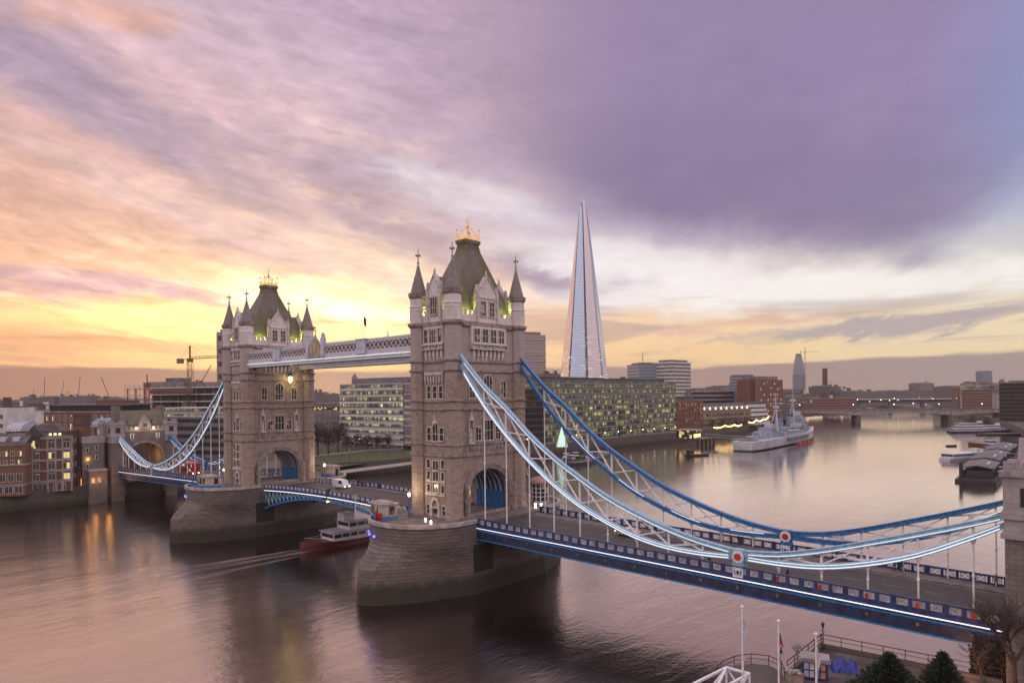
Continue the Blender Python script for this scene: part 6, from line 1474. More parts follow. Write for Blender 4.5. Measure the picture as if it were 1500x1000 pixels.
m = MB(); m.box(-80, -70, -5, 5, 6.21, 7.4); m.build("visitor_canopy", DECKW, t)
wdir = math.atan2(ax.y, ax.x); ca, sa2 = math.cos(wdir), math.sin(wdir)
REDP = plain("orange_red_pontoon_paint", (.36, .07, .05), .5)
for i, (xx, lab) in enumerate(((-2, "orange-red fender raft against the warship's side, nearest of the row of four"), (8, "dark rust fender raft against the warship's side, second of the row of four"), (20, "bright red fender raft against the warship's side, third of the row of four"), (28, "red fender raft against the warship's side, last toward the bow"))):
    px_ = mid.x + xx * ca - (-12.6) * sa2; py_ = mid.y + xx * sa2 + (-12.6) * ca
    t = thing("fender_raft", lab, "raft", (px_, py_, 0), wdir, "fender rafts along the warship")
    m = MB(); m.box(-3.4, 3.4, -1.6, 1.6, -.3, 1.0); m.build("float", RUST if i == 1 else REDP, t); m = MB(); m.tube((-2.4, 0, 1.7), (2.4, 0, 1.7), .75, n=10); m.build("roller", RUST if i in (1, 3) else REDP, t)
# landing stage of the warship and its long gangway
p = at(1034, 651, z=0); t = thing("landing_stage", "dark piled landing stage with lit glass ticket house on the south bank", "pier", (p.x, p.y, 0), wdir)
m = MB()
for x in (-8, 0, 8):
    for y in (-3, 3): m.tube((x, y, -2), (x, y, 4.6), .55, n=8)
m.build("pile", BOATK, t); m = MB(); m.box(-11, 11, -5, 5, 4.6, 5.4); m.build("deck", CONCD, t)
m = MB(); m.box(-16, -2, 3, 16, 5.41, 11); m.build("ticket_house", WGL, t); m = MB(); m.box(-17, -1, 2, 17, 11, 11.6); m.build("roof", CONC, t); m = MB(); m.box(-15, -3, 2.8, 3.0, 6, 8.4); m.build("lit_front", glow("ticket_house_light", (1, .75, .3), 1.6), t)
a = at(1040, 640.5, z=6.0); c2 = mid + Vector((math.cos(wdir), math.sin(wdir))) * -70; a = Vector((p.x, p.y, 6)); e = Vector((c2.x, c2.y, 6.6)); t = thing("gangway", "long grey covered gangway from landing stage to the warship", "gangway")
m = MB(); m.beam(a, e, 2.6, .4); m.build("walkway", CONCD, t)
for s_ in (-1, 1):
    n_ = (e - a).cross(Vector((0, 0, 1))).normalized() * 1.2 * s_; m = MB(); m.beam(a + n_ + Vector((0, 0, 2)), e + n_ + Vector((0, 0, 2)), .25, .25)
    for k in range(14): q = a + (e - a) * (k / 14); w = a + (e - a) * ((k + 1) / 14); m.beam(q + n_ + Vector((0, 0, .2)), w + n_ + Vector((0, 0, 2)), .15, .15)
    m.build("side_truss", NAVG, t)
# small craft
def barge(label, u, v, L, Bm, rz, mat, house=None, h=1.5, name="barge", cat="barge", grp=None):
    p = at(u, v, z=0); t = thing(name, label, cat, (p.x, p.y, 0), rz, grp); hull(L, Bm, h, bow=.2, sheer=.6).build("hull", mat, t)
    m = MB(); m.box(-L * .36, L * .22, -Bm * .36, Bm * .36, h - .05, h + .25); m.build("hatch", DECKW, t)
    if house: m = MB(); m.box(-L * .42, -L * .22, -Bm * .32, Bm * .32, h + .0, h + 2.4); m.box(-L * .44, -L * .20, -Bm * .36, Bm * .36, h + 2.4, h + 2.6); w = m.build("wheelhouse", house, t); m = MB(); m.box(-L * .425, -L * .215, -Bm * .325, Bm * .325, h + 1.3, h + 2.1); m.build("window", WGD, w); m = MB(); m.tube((-L * .3, 0, h + 2.6), (-L * .3, 0, h + 5.5), .08); m.build("mast", IRON, t)
    return t
barge("dark low work barge alone on the pale water before the landing stage", 1022, 667, 16, 5, YAW + .3, BOATK, BOATK, .9)
barge("rust-red tug with pale wheelhouse near the pontoon at right", 1438, 653, 24, 6.5, 2.4, RUST, BOATW, 1.8, "tug", "boat")
barge("long dark flat barge beyond the rust-red tug", 1467, 637, 40, 8, .7, BOATK, None, 1.3)
barge("tiny dark buoy boat alone in mid-river at right", 1394, 653.5, 7, 3, YAW, BOATK, None, .8, "small_boat", "boat")
barge("small dark dinghy moored by the rust-red tug", 1445, 656, 7, 3, 1.6, BOATB, None, .8, "small_boat", "boat")
q = at(1424, 633, z=0); cruiser("white three-decked riverboat moored far up the right bank", q.x, q.y, YAW + .05, 44, 9, BOATB, BOATW, BOATW, 3, None, "riverboat")
q = at(1452, 632, z=0); cruiser("white riverboat with dark stern, right of the three-decked one", q.x, q.y, YAW + .0, 36, 8, BOATK, BOATW, LAV, 2, None, "riverboat")
q = at(1412, 672, z=0); t = cruiser("low white glass-roofed sightseeing boat moored beside the covered pontoon", q.x + 2, q.y, 1.15, 40, 8, BOATW, BOATW, BOATW, 1, None, "sightseeing_boat")
barge("moored red-brown boat tied to the shore side of the pontoon", 1457, 694, 15, 4.5, 1.9, RUST, BOATW, 1.3, "moored_boat", "boat")
# covered pontoon
A, B = at(1430, 706, z=0), at(1474, 664, z=0); ax = Vector((B.x - A.x, B.y - A.y)); L = ax.length
t = thing("covered_pontoon", "long floating pontoon with stepped blue-grey roofs at the right", "pontoon", (A.x, A.y, 0), math.atan2(ax.y, ax.x))
m = MB(); m.box(-4, L, -7, 7, -.4, 1.3); m.build("float", BOATK, t)
for i in range(int(L / 6)):
    for y in (-5.4, 5.4): m = MB(); m.tube((3 + i * 6, y, 1.3), (3 + i * 6, y, 5.9), .16, n=5); m.build("roof_post", IRON, t)
for i in range(5):
    x0 = L * (.02 + i * .195); m = MB(); m.loft([[(x, -5.9, 5.5 + hz_), (x, 0, 6.7 + hz_), (x, 5.9, 5.5 + hz_), (x, 5.9, 5.2 + hz_), (x, 0, 6.35 + hz_), (x, -5.9, 5.2 + hz_)] for x, hz_ in ((x0, .9 * (i % 2)), (x0 + L * .18, .9 * (i % 2) + .5))]); r_ = m.build("roof", plain("pontoon_roof_%s" % "abcde"[i], (.04, .042, .07) if i % 2 else (.07, .062, .07), .45, var=.15, sc=.4), t)
    m = MB(); m.box(x0 + L * .04, x0 + L * .11, -3.4, -2.6, 6.3 + .9 * (i % 2), 6.9 + .9 * (i % 2)); m.build("roof_light", FRW, r_)
m = MB(); m.box(4, L * .8, -5, 5, 1.31, 4.4); m.build("cabin", WGD, t)
for x, y in ((-2.5, 5.0), (L * .33, -7.6), (L * .98, 0)): m = MB(); m.tube((x, y, -2), (x, y, 8.2), .7, n=10); m.build("mooring_pile", BOATK, t)
m = MB(); m.path([(-3.6, -6.6, 2.3), (-3.6, 6.6, 2.3)], .1, .1); m.path([(-3.8, -6.8, 2.3), (12, -6.8, 2.3)], .1, .1); m.build("rail", IRON, t)
e = Vector((135, 268, 7.0)); a = Vector((A.x + ax.x * .62, A.y + ax.y * .62, 3)); t = thing("gangway", "grey gangway from the covered pontoon to the right bank", "gangway"); m = MB(); m.beam(a, e, 2.8, .5); m.build("walkway", CONCD, t)
for s_ in (-1, 1): n_ = (e - a).cross(Vector((0, 0, 1))).normalized() * 1.3 * s_; m = MB(); m.beam(a + n_ + Vector((0, 0, 2)), e + n_ + Vector((0, 0, 2)), .25, .3); m.build("handrail", NAVG, t)
# moored cluster by the south bank under the chain
rr = random.Random(8)
CL = (("small white cabin boat moored under the pale chain, leftmost of the cluster", 833, 672, BOATW, BOATW), ("navy launch moored in the cluster below the Christmas tree", 842, 675, BOATB, BOATW), ("dark barge with pale deckhouse in the moored cluster", 852, 671, BOATK, BOATW), ("purple-black launch at the outer edge of the moored cluster", 846, 680, BOATB, NAVD), ("green-decked houseboat in the moored cluster", 860, 677, BOATK, plain("green_boat_paint", (.05, .12, .06), .5)), ("rusty lighter at the right end of the moored cluster", 872, 673, RUST, BOATW), ("low grey lighter behind the rusty one in the moored cluster", 884, 668, NAVD, NAVG))
for lab, u, v, mt, hs in CL: barge(lab, u, v, rr.uniform(13, 19), 4.6, 1.45 + rr.uniform(-.5, .5), mt, hs, 1.3, "moored_boat", "boat", "boats moored below the Christmas tree")

# ------------------------------------------------------------------ traffic on the bridge
TYRE = plain("tyre_rubber", (.02, .02, .02), .8); CARG = glass("car_glass", (.02, .02, .025), .06)
HEADL = glow("headlamp_glass", (1, .93, .8), 12); TAILL = glow("tail_lamp_glass", (1, .05, .03), 5)
def car(label, x, y, z, rz, c, van=False):
    t = thing("van" if van else "car", label, "van" if van else "car", (x, y, z), rz, "vehicles on the bridge")
    pm = plain("car_paint", c, .25, .2, var=.03)
    if van: prof = [(-2.6, .35), (2.5, .35), (2.6, 1.0), (1.9, 1.25), (1.2, 2.25), (-2.6, 2.3)]; W_ = 1.0
    else: prof = [(-2.1, .35), (2.1, .35), (2.15, .75), (1.1, .95), (.4, 1.42), (-1.1, 1.45), (-1.8, 1.02), (-2.15, .95)]; W_ = .88
    m = MB(); m.loft([[(a, s * W_ * (1 if k < 3 else .93), b) for k, (a, b) in enumerate(prof)] for s in (-1, 1)]); m.build("body", pm, t)
    m = MB()
    gl = [(1.75, 1.32), (1.2, 2.1), (.2, 2.1), (.2, 1.32)] if van else [(.95, 1.0), (.36, 1.36), (-1.05, 1.38), (-1.65, 1.02)]
    m.loft([[(a, s * (W_ + .015), b) for a, b in gl] for s in (-1, 1)]); m.build("side_window", CARG, t)
    for wx in (-1.35, 1.35):
        for s in (-1, 1): m = MB(); m.tube((wx, s * (W_ - .18), .33), (wx, s * (W_ + .03), .33), .33, n=14); w = m.build("wheel", TYRE, t); m = MB(); m.tube((wx, s * (W_ + .02), .33), (wx, s * (W_ + .045), .33), .19, n=10); m.build("rim", NAVL, w)
    for s in (-1, 1):
        fx = 2.58 if van else 2.13
        m = MB(); m.ball((fx, s * W_ * .72, .68), .13, 8, 5); m.build("headlight", HEADL, t); m = MB(); m.box(-fx - .02, -fx + .1, s * W_ * .78 - .12, s * W_ * .78 + .12, .75, .95); m.build("tail_light", TAILL, t)
    return t
car("yellow-white car with headlights on, on the road behind the near lit chain", 78, 2.4, deck_z(78) - .02, math.pi, (.55, .45, .25))
#car("dark car on the near side span close to the right-hand gatehouse", 121, -2.6, deck_z(121) - .02, 0, (.03, .03, .035))
car("white van with headlights on crossing the bascule span", -9.5, 2.6, basc_z(9.5) - .02, 0, (.6, .6, .62), True)
#car("silver car following the white van on the bascule span", 6, 2.6, basc_z(6) - .02, 0, (.4, .4, .42))
t = thing("double_decker_bus", "red double-decker bus on the far side span behind the hangers", "bus", (-90, -2.6, deck_z(90) - .02), 0, "vehicles on the bridge")
m = MB(); m.loft([[(-5.4, s * 1.25, z) if k == 0 else (5.4, s * 1.25, z) for k, s, z in ((0, -1, .4), (1, -1, .4), (1, 1, .4), (0, 1, .4))], [(-5.4, -1.25, 4.1), (5.4, -1.25, 4.1), (5.4, 1.25, 4.1), (-5.4, 1.25, 4.1)], [(-5.1, -1.05, 4.4), (5.1, -1.05, 4.4), (5.1, 1.05, 4.4), (-5.1, 1.05, 4.4)]]); m.build("body", plain("bus_red", (.45, .03, .03), .3), t)
for z in (1.4, 3.0):
    m = MB(); m.box(-5.2, 5.2, -1.28, 1.28, z, z + .85); m.build("window_band", glass("bus_glass", (.04, .04, .04), .1, .5, (1, .85, .6), .5, 1.5), t)
for wx in (-3.4, 3.2):
    for s in (-1, 1): m = MB(); m.tube((wx, s * 1.0, .48), (wx, s * 1.29, .48), .48, n=14); m.build("wheel", TYRE, t)
for s in (-1, 1): m = MB(); m.ball((5.42, s * .9, .9), .16, 8, 5); m.build("headlight", HEADL, t)

# ------------------------------------------------------------------ people
SKIN = (.32, .20, .15)
def person_mesh(name, coat, trousers, step=.16, arm=.15):
    """one skinned figure, standing or in stride; coat, trousers and skin are its surface"""
    V_ = {"pelvis": (0, 0, .95, .125), "waist": (0, 0, 1.10, .12), "chest": (0, .01, 1.33, .155), "neck": (0, .01, 1.50, .058), "head": (0, .025, 1.63, .092), "crown": (0, .02, 1.73, .075)}
    for s, n in ((-1, "l"), (1, "r")):
        V_["hip" + n] = (s * .095, 0, .90, .098); V_["knee" + n] = (s * .105, s * step * .6 + .03, .50, .062); V_["ankle" + n] = (s * .105, s * step, .09, .042); V_["toe" + n] = (s * .115, s * step + .15, .045, .036)
        V_["sho" + n] = (s * .185, 0, 1.41, .068); V_["elb" + n] = (s * .25, -s * arm * .5, 1.14, .048); V_["wri" + n] = (s * .25, -s * arm + .06, .90, .035); V_["hand" + n] = (s * .245, -s * arm + .09, .80, .032)
    E_ = [("pelvis", "waist"), ("waist", "chest"), ("chest", "neck"), ("neck", "head"), ("head", "crown")]
    for n in "lr": E_ += [("pelvis", "hip" + n), ("hip" + n, "knee" + n), ("knee" + n, "ankle" + n), ("ankle" + n, "toe" + n), ("chest", "sho" + n), ("sho" + n, "elb" + n), ("elb" + n, "wri" + n), ("wri" + n, "hand" + n)]
    ks = list(V_); me = bpy.data.meshes.new(name); me.from_pydata([V_[k][:3] for k in ks], [(ks.index(a), ks.index(b)) for a, b in E_], [])
    o = bpy.data.objects.new(name, me); C.objects.link(o); md = o.modifiers.new("skin", "SKIN"); o.modifiers.new("sub", "SUBSURF").levels = 1
    for k, v in zip(ks, me.skin_vertices[0].data): r_ = V_[k][3]; v.radius = (r_ * (1.25 if k in ("chest", "waist", "pelvis") else 1), r_ * (.85 if k in ("chest", "waist") else 1)); v.use_root = k == "pelvis"
    dg = bpy.context.evaluated_depsgraph_get(); m2 = bpy.data.meshes.new_from_object(o.evaluated_get(dg)); bpy.data.objects.remove(o)
    for mt in (plain("coat_cloth", coat, .9), plain("trouser_cloth", trousers, .9), plain("skin", SKIN, .6), plain("hair", (.04, .03, .025), .7)): m2.materials.append(mt)
    for p in m2.polygons:
        z = p.center.z; p.use_smooth = True
        p.material_index = 1 if (z < .86 and abs(p.center.x) < .2) else (3 if z > 1.66 or (z > 1.56 and p.center.y < 0) else (2 if z > 1.48 or (z < .86 and abs(p.center.x) >= .2) else 0))
    return m2
PM = {"navy": person_mesh("person", (.03, .035, .07), (.03, .03, .04)), "black": person_mesh("person", (.02, .02, .022), (.03, .035, .06), .22, .2), "brown": person_mesh("person", (.14, .08, .05), (.03, .03, .035), .1, .1), "green": person_mesh("person", (.10, .16, .05), (.05, .05, .06), .05, .08), "red": person_mesh("person", (.28, .05, .05), (.03, .03, .05), .18, .18)}
def person(kind, label, x, y, rz, zoff=.14, z=None, grp="people on the bridge footways"):
    o = bpy.data.objects.new("person", PM[kind]); C.objects.link(o); o.location = (x, y, (deck_z(x) if z is None else z) + zoff); o.rotation_euler.z = rz; tag(o, label, "person", grp)
person("red", "person in red on the far footway, left of the pair near far roundel", 94.6, 8.0, 1.4); person("black", "person in black on the far footway, right of the pair near far roundel", 95.9, 8.1, -1.5)
person("navy", "person in navy walking on far footway beyond the near chain's lowest part", 111.2, 8.2, 1.5); person("brown", "person in brown beside a navy walker on the far footway", 112.3, 7.9, 1.6)
person("black", "person in black leaning by far parapet, left of two by the right hangers", 119.0, 8.3, .2); person("navy", "person in navy by the far parapet, right of two near the right hangers", 119.9, 8.2, .1)
person("green", "person in green jacket at the far parapet near the right-hand gatehouse", 131.0, 8.3, 3.0); person("black", "person in black walking out of the right-hand gatehouse arch", 132.6, 5.9, 1.55)
person("navy", "person in dark blue on the near footway right of the near roundel", 109.6, -7.4, -1.5); person("brown", "person in brown on the near footway left of near roundel", 98.4, -7.6, 1.5)
for i, (x, kd, lab) in enumerate(((-8.0, "black", "person in black in the group on the bascule's far footway, leftmost"), (-6.9, "navy", "person in navy in the group on the bascule's far footway, second from left"), (-5.9, "brown", "person in brown in the group on the bascule's far footway, third from left"), (-3.2, "black", "person in black at the right of the bascule's far footway group"))): person(kd, lab, x, 7.0, 1.5, .14, basc_z(abs(x)))

# ------------------------------------------------------------------ terrace at the lower right
TZ = GZ; TERR = plain("terrace_paving", (.115, .095, .085), .85, var=.25, sc=.5, bs=.1)
m = MB(); m.prism([(115.3, -12.2), (134.4, -10.9), (139, -10.9), (139, -70), (115.3, -70), (115.3, -24.0)], -2, TZ); o = m.build("terrace", QUAY); o["kind"] = "structure"
m = MB(); m.prism([(115.8, -12.7), (133.9, -11.4), (138.8, -11.4), (138.8, -69), (115.8, -69)], TZ + .004, TZ + .05); o = m.build("terrace_paving", TERR); o["kind"] = "structure"
m = MB(); m.prism([(115.31, -12.21), (133.9, -10.95), (133.9, -11.45), (115.8, -12.75), (115.8, -24), (115.31, -24)], TZ, TZ + .55); o = m.build("terrace_kerb", QUAY); o["kind"] = "structure"
arc = [(115.2, -23.8), (114.0, -21.6), (112.2, -20.8), (110.4, -21.6), (109.2, -23.6), (108.9, -26.5), (109.4, -30), (115.2, -34)]
m = MB(); m.prism(arc[::-1], TZ - 1.2, TZ - .5); o = m.build("river_platform", QUAY); o["kind"] = "structure"
def rail(label, pts, z, h=1.15):
    t = thing("railing", label, "railing", (pts[0][0], pts[0][1], z), group="iron railings of the terrace"); P0 = Vector((*pts[0], 0)); q = [Vector((*p, 0)) - P0 for p in pts]
    m = MB(); m.path([p + Vector((0, 0, h)) for p in q], .08, .08); m.build("top_rail", IRON, t); m = MB(); m.path([p + Vector((0, 0, h * .55)) for p in q], .05, .05); m.build("middle_rail", IRON, t)
    for i in range(len(q) - 1):
        n = max(1, round((q[i + 1] - q[i]).length / 2.3))
        for k in range(n + (i == len(q) - 2)): p = q[i] + (q[i + 1] - q[i]) * (k / n); m = MB(); m.tube(p, p + Vector((0, 0, h + .06)), .05, n=6); m.build("post", IRON, t)
rail("long dark iron railing along the terrace edge below the bridge", [(115.5, -12.4), (133.8, -11.2)], TZ + .55)
rail("dark iron railing down the terrace's river side by the stall", [(115.5, -12.6), (115.5, -23.8)], TZ + .55)
rail("curved dark railing round the small river platform", arc[:-1], TZ - .5)
def street_lamp(label, x, y, z, h):
    t = thing("street_lamp", label, "lamp", (x, y, z)); m = MB(); m.lathe(0, 0, [(.2, 0), (.2, .6), (.08, .8), (.06, h)], 8); m.build("post", IRON, t); m = MB(); m.lathe(0, 0, [(.06, h), (.2, h + .5), (.24, h + .55), (.03, h + .8)], 6); m.build("lantern", DARK, t); m = MB(); m.beam((-.35, 0, h - .3), (.35, 0, h - .3), .05, .05); m.build("ladder_bar", IRON, t)
street_lamp("dark unlit lantern post at the terrace corner", 115.9, -13.0, TZ + .05, 2.6)
# blue covered heap
t = thing("tarpaulin_cover", "bright blue tarpaulin draped over a heap on the terrace", "tarpaulin", (119.8, -17.9, TZ + .05), .5)
rr = random.Random(4); m = MB(); G = 12; vs = []
for j in range(G + 1):
    for i in range(G + 1):
        a, b_ = i / G, j / G; x = -1.5 + 3.0 * a; y = -1.2 + 2.4 * b_
        h = 1.25 * math.exp(-((x + .5) / .75) ** 2 - (y / .7) ** 2) + .95 * math.exp(-((x - .85) / .45) ** 2 - ((y - .3) / .6) ** 2); e_ = min(a, 1 - a, b_, 1 - b_) * G
        vs.append((x + rr.uniform(-.03, .03), y + rr.uniform(-.03, .03), max(.34, h + .3 + rr.uniform(-.03, .03)) if e_ > .5 else .02))
m.add(vs, [(j * (G + 1) + i, j * (G + 1) + i + 1, (j + 1) * (G + 1) + i + 1, (j + 1) * (G + 1) + i) for j in range(G) for i in range(G)]); m.build("cover", plain("blue_tarpaulin", (.02, .04, .26), .35, var=.2, sc=4), t)
m = MB(); m.box(-1.2, 1.2, -.9, .9, 0, .3); m.build("pallet", DECKW, t)
# stall
t = thing("souvenir_stall", "cluttered souvenir stall with frilled white top on the terrace edge", "stall", (118.0, -22.4, TZ + .05), .35)
m = MB(); m.box(-1.3, 1.3, -.9, .9, 0, 2.3); m.build("cabin", BOATB, t)
m = MB(); m.box(-1.5, 1.5, -1.1, 1.1, 2.3, 2.45)
for i in range(12):
    x = -1.45 + i * .264; m.prism([(x - .1, -1.16), (x + .1, -1.16), (x + .1, -1.1), (x - .1, -1.1)], 2.05, 2.44); m.prism([(x - .1, 1.1), (x + .1, 1.1), (x + .1, 1.16), (x - .1, 1.16)], 2.05, 2.44)
m.build("frilled_canopy", CONC, t)
pal = [plain("poster_print", c, .6) for c in ((.30, .34, .50), (.5, .44, .40), (.10, .14, .30), (.42, .18, .15))]
for i in range(8):
    m = MB(); x = -1.1 + (i % 4) * .56; z = .35 + (i // 4) * .85; m.box(x, x + .46, -.95, -.905, z, z + .7); m.build("poster", pal[i % 4], t)
m = MB(); m.box(1.3, 1.36, -.7, .7, .4, 1.9); m.build("poster", pal[0], t)
t = thing("goods_rack", "pile of pale patterned goods heaped left of the souvenir stall", "rack", (116.7, -24.8, TZ + .05), .2); rr = random.Random(9)
m = MB(); m.box(-.9, .9, -.6, .6, 0, .9); m.build("table", DECKW, t); m = MB()
for i in range(26): m.ball((rr.uniform(-.8, .8), rr.uniform(-.5, .5), .95 + rr.uniform(0, .45)), rr.uniform(.12, .22), 6, 4)
m.build("goods", plain("mixed_goods", (.5, .44, .40), .8, var=.5, sc=8, c2=(.12, .13, .2)), t)["kind"] = "stuff"
# white steel gangway truss at the bottom edge
t = thing("gangway", "white steel gangway truss rising at the photo's bottom edge", "gangway")
def pw_(u, v, d): return at(u, v, d=d)
J = [pw_(1064, 977, 72), pw_(1098, 986, 70), pw_(1112, 1012, 66), pw_(1010, 1004, 67), pw_(1046, 1014, 64), pw_(960, 1036, 61), pw_(1000, 1044, 58)]
def dn(p, k): return Vector((p.x, p.y, p.z - k))
m = MB(); E_ = [(0, 1), (0, 3), (3, 5), (1, 4), (4, 6), (3, 4), (5, 6), (0, 4)]
for a, b_ in E_: m.beam(J[a], J[b_], .22, .22)
for k in (0, 1, 3, 4, 5, 6): m.beam(J[k], dn(J[k], 3.0), .16, .16)
for a, b_ in ((0, 3), (1, 4), (3, 5), (4, 6), (0, 1)): m.beam(dn(J[a], 3.0), dn(J[b_], 3.0), .22, .22); m.beam(J[a], dn(J[b_], 3.0), .14, .14); m.beam(dn(J[a], 3.0), J[b_], .14, .14)
m.build("truss", WHITE, t); m = MB(); m.add([dn(J[0], 3.05), dn(J[1], 3.05), dn(J[4], 3.05), dn(J[6], 3.05), dn(J[5], 3.05), dn(J[3], 3.05)], [(0, 1, 2, 3, 4, 5)]); m.build("deck", CONCD, t)
# flagpoles
def big_pole(label, u, v, d, flagmat, fl, kind):
    p = at(u, v, d=d); t = thing("flagpole", label, "flagpole", (p.x, p.y, TZ), YAW, "flagpoles on the terrace"); h = p.z - TZ
    m = MB(); m.tube((0, 0, 0), (0, 0, h), .13, .06, 8); m.lathe(0, 0, [(.10, h), (.16, h + .1), (.14, h + .2), (.02, h + .28)], 8); m.build("pole", WHITE, t)
    m = MB(); n = 18; z0 = h - 1.0; rings = []
    for i in range(n + 1):
        q = i / n; w = .28 + .16 * math.sin(q * 9 + d) + .10 * math.sin(q * 4); ph = q * 5
        rings.append([(.07 + w * s_ * (.55 + .45 * math.cos(ph)), .12 * math.sin(ph + s_ * 3), z0 - fl * q) for s_ in (0, .35, .7, 1.0)])
    vs = [p_ for r_ in rings for p_ in r_]; m.add(vs, [(i * 4 + k, i * 4 + k + 1, i * 4 + 5 + k, i * 4 + 4 + k) for i in range(n) for k in range(3)]); o = m.build("flag", flagmat, t, smooth=True)
    if kind:
        for c in kind: o.data.materials.append(c)
        for p_ in o.data.polygons: i = p_.index // 3; p_.material_index = (0, 0, 2, 2, 2, 1, 0, 0, 1, 2, 2, 1, 0, 0, 1, 2, 2, 2)[i % 18] if (p_.index % 3) != 1 else (0, 2, 2, 2, 1, 0, 0, 1, 2, 2, 1, 0, 0, 1, 2, 2, 2, 0)[i % 18]
    m = MB(); m.tube((.09, -.05, .6), (.09, -.03, h - .2), .012, n=4); m.build("halyard", FRW, t)
FW = plain("white_flag_cloth", (.52, .53, .60), .8, var=.12, sc=3, c2=(.40, .42, .55)); FB = plain("flag_blue_cloth", (.03, .04, .16), .8); FRD = plain("flag_red_cloth", (.42, .03, .04), .8)
big_pole("tall white flagpole with limp pale flag, leftmost of three on the terrace", 1087, 890, 61, FW, 3.6, None)
big_pole("middle flagpole with a furled red, white and blue flag", 1140, 911, 61, FB, 4.4, (plain("flag_white_cloth", (.55, .53, .52), .8), FRD))
big_pole("white flagpole with narrow pale flag hanging beside the stall", 1195, 930, 61, FW, 4.2, None)

# ------------------------------------------------------------------ trees
BARK = plain("winter_bark", (.055, .042, .036), .9); TWIG = plain("winter_twigs", (.075, .055, .047), .9, var=.3, sc=2)
CONI = plain("conifer_needles", (.040, .062, .034), .9, var=.5, sc=2.0, c2=(.014, .024, .014)); DULL = plain("dull_evergreen_leaves", (.050, .042, .030), .95, var=.4, sc=.6, c2=(.025, .022, .018))
def bare_tree(name, label, loc, h, spread, seed, dense=1.0, cat="tree", grp=None, mats=None):
    rr = random.Random(seed); t = thing(name, label, cat, loc, 0, grp); m = MB(); tw = MB()
    def grow(p, d, ln, r_, lev):
        q = p + d * ln; (m if lev < 3 else tw).tube(p, q, r_, r_ * .62, 6 if lev < 2 else (4 if lev < 3 else 3))
        if lev >= 5: return
        n = (3, 3, 3, 3, 2)[lev] if lev < 5 else 0
        n = max(2, round(n * dense))
        for i in range(n):
            ax_ = Vector((rr.uniform(-1, 1), rr.uniform(-1, 1), rr.uniform(-.25, .75))); nd = (d * .75 + ax_ * (.62 if lev else spread)).normalized(); grow(p + d * ln * rr.uniform(.62, 1.0), nd, ln * rr.uniform(.58, .82), r_ * .58, lev + 1)
    grow(Vector((0, 0, -.1)), Vector((rr.uniform(-.08, .08), rr.uniform(-.08, .08), 1)).normalized(), h * .30, h * .020, 0)
    m.build("trunk", (mats or (BARK, TWIG))[0], t); tw.build("crown", (mats or (BARK, TWIG))[1], t); return t
def leaf_tree(name, label, loc, h, w, seed, mat, n=900, leaf=.5, conic=False, grp=None, cat="tree"):
    rr = random.Random(seed); t = thing(name, label, cat, loc, 0, grp); m = MB(); m.tube((0, 0, -.1), (0, 0, h * .55), h * .028, h * .012, 8)
    m2 = MB(); lobes = [(rr.uniform(-.5, .5) * w * .6, rr.uniform(-.5, .5) * w * .6, h * rr.uniform(.42, .82), rr.uniform(.22, .36) * w) for _ in range(9)]
    for lx, ly, lz, _ in lobes[:5]:
        if not conic: m.tube((0, 0, h * rr.uniform(.25, .5)), (lx * .8, ly * .8, lz), h * .012, h * .004, 5)
    m.build("trunk", BARK, t)
    for i in range(n):
        if conic:
            q = rr.random() ** .62; z = h * (.06 + .94 * (1 - q)); rad = w * .5 * (q * 1.0 + .03) * rr.uniform(.45, 1.08) * (.86 + .22 * math.sin(i * 2.4 + z * 3)); a = rr.random() * 6.283; p = Vector((rad * math.cos(a), rad * math.sin(a), z)); d = Vector((math.cos(a), math.sin(a), rr.uniform(-.1, .9))).normalized()
        else:
            lx, ly, lz, lr = rr.choice(lobes); v = Vector((rr.gauss(0, 1), rr.gauss(0, 1), rr.gauss(0, 1))).normalized() * lr * rr.uniform(.45, 1.08); p = Vector((lx, ly, lz)) + v; d = (v.normalized() + Vector((rr.uniform(-.6, .6), rr.uniform(-.6, .6), rr.uniform(-.2, .8)))).normalized()
        s_ = leaf * rr.uniform(.5, 1.2); a_ = d.orthogonal().normalized(); a_.rotate(Matrix.Rotation(rr.random() * 6.28, 3, d)); b_ = d * s_
        m2.add([p - a_ * s_ * .38, p + b_ * .6 - a_ * s_ * .2, p + b_ * 1.1, p + b_ * .6 + a_ * s_ * .2, p + a_ * s_ * .38], [(0, 1, 2, 3, 4)])
    m2.build("crown", mat, t); return t
p = at(1303, 956, d=70); leaf_tree("conifer", "left bushy dark conifer at the bottom edge of the terrace", (p.x, p.y, TZ), p.z - TZ, 8.4, 1, CONI, 9000, .34, True, "conifers on the terrace")
p = at(1381, 954, d=68); leaf_tree("conifer", "right pointed dark conifer nearer the gatehouse", (p.x, p.y, TZ), p.z - TZ, 6.6, 2, CONI, 8000, .32, True, "conifers on the terrace")
q = at(1488, 1012, z=TZ); bare_tree("bare_tree", "bare winter tree against the orange-lit gatehouse at the right edge", (q.x, q.y, TZ), 14, .45, 3, 1.2, grp="bare trees by the near gatehouse")
bare_tree("bare_tree", "smaller bare tree left of the gatehouse, over the dark river wall", (132.0, -12.2, TZ), 7.5, .7, 5, 1.1, grp="bare trees by the near gatehouse")
bare_tree("bare_shrub", "wispy bare shrub at the terrace railing left of the stall", (114.6, -17.2, 3.2), 5.2, .9, 12, 1.0, "shrub")
m = MB(); m.box(131.0, 134.3, -9.4, 8.0, -2, 9.6); o = m.build("river_wall", QUAY); tag(o, "dark river wall standing under the bridge's near end", "wall")
t = thing("ivy_cover", "dark ivy hanging over the river wall under the near end of the bridge", "ivy", (131.0, -9.4, 0)); rr = random.Random(21); m = MB()
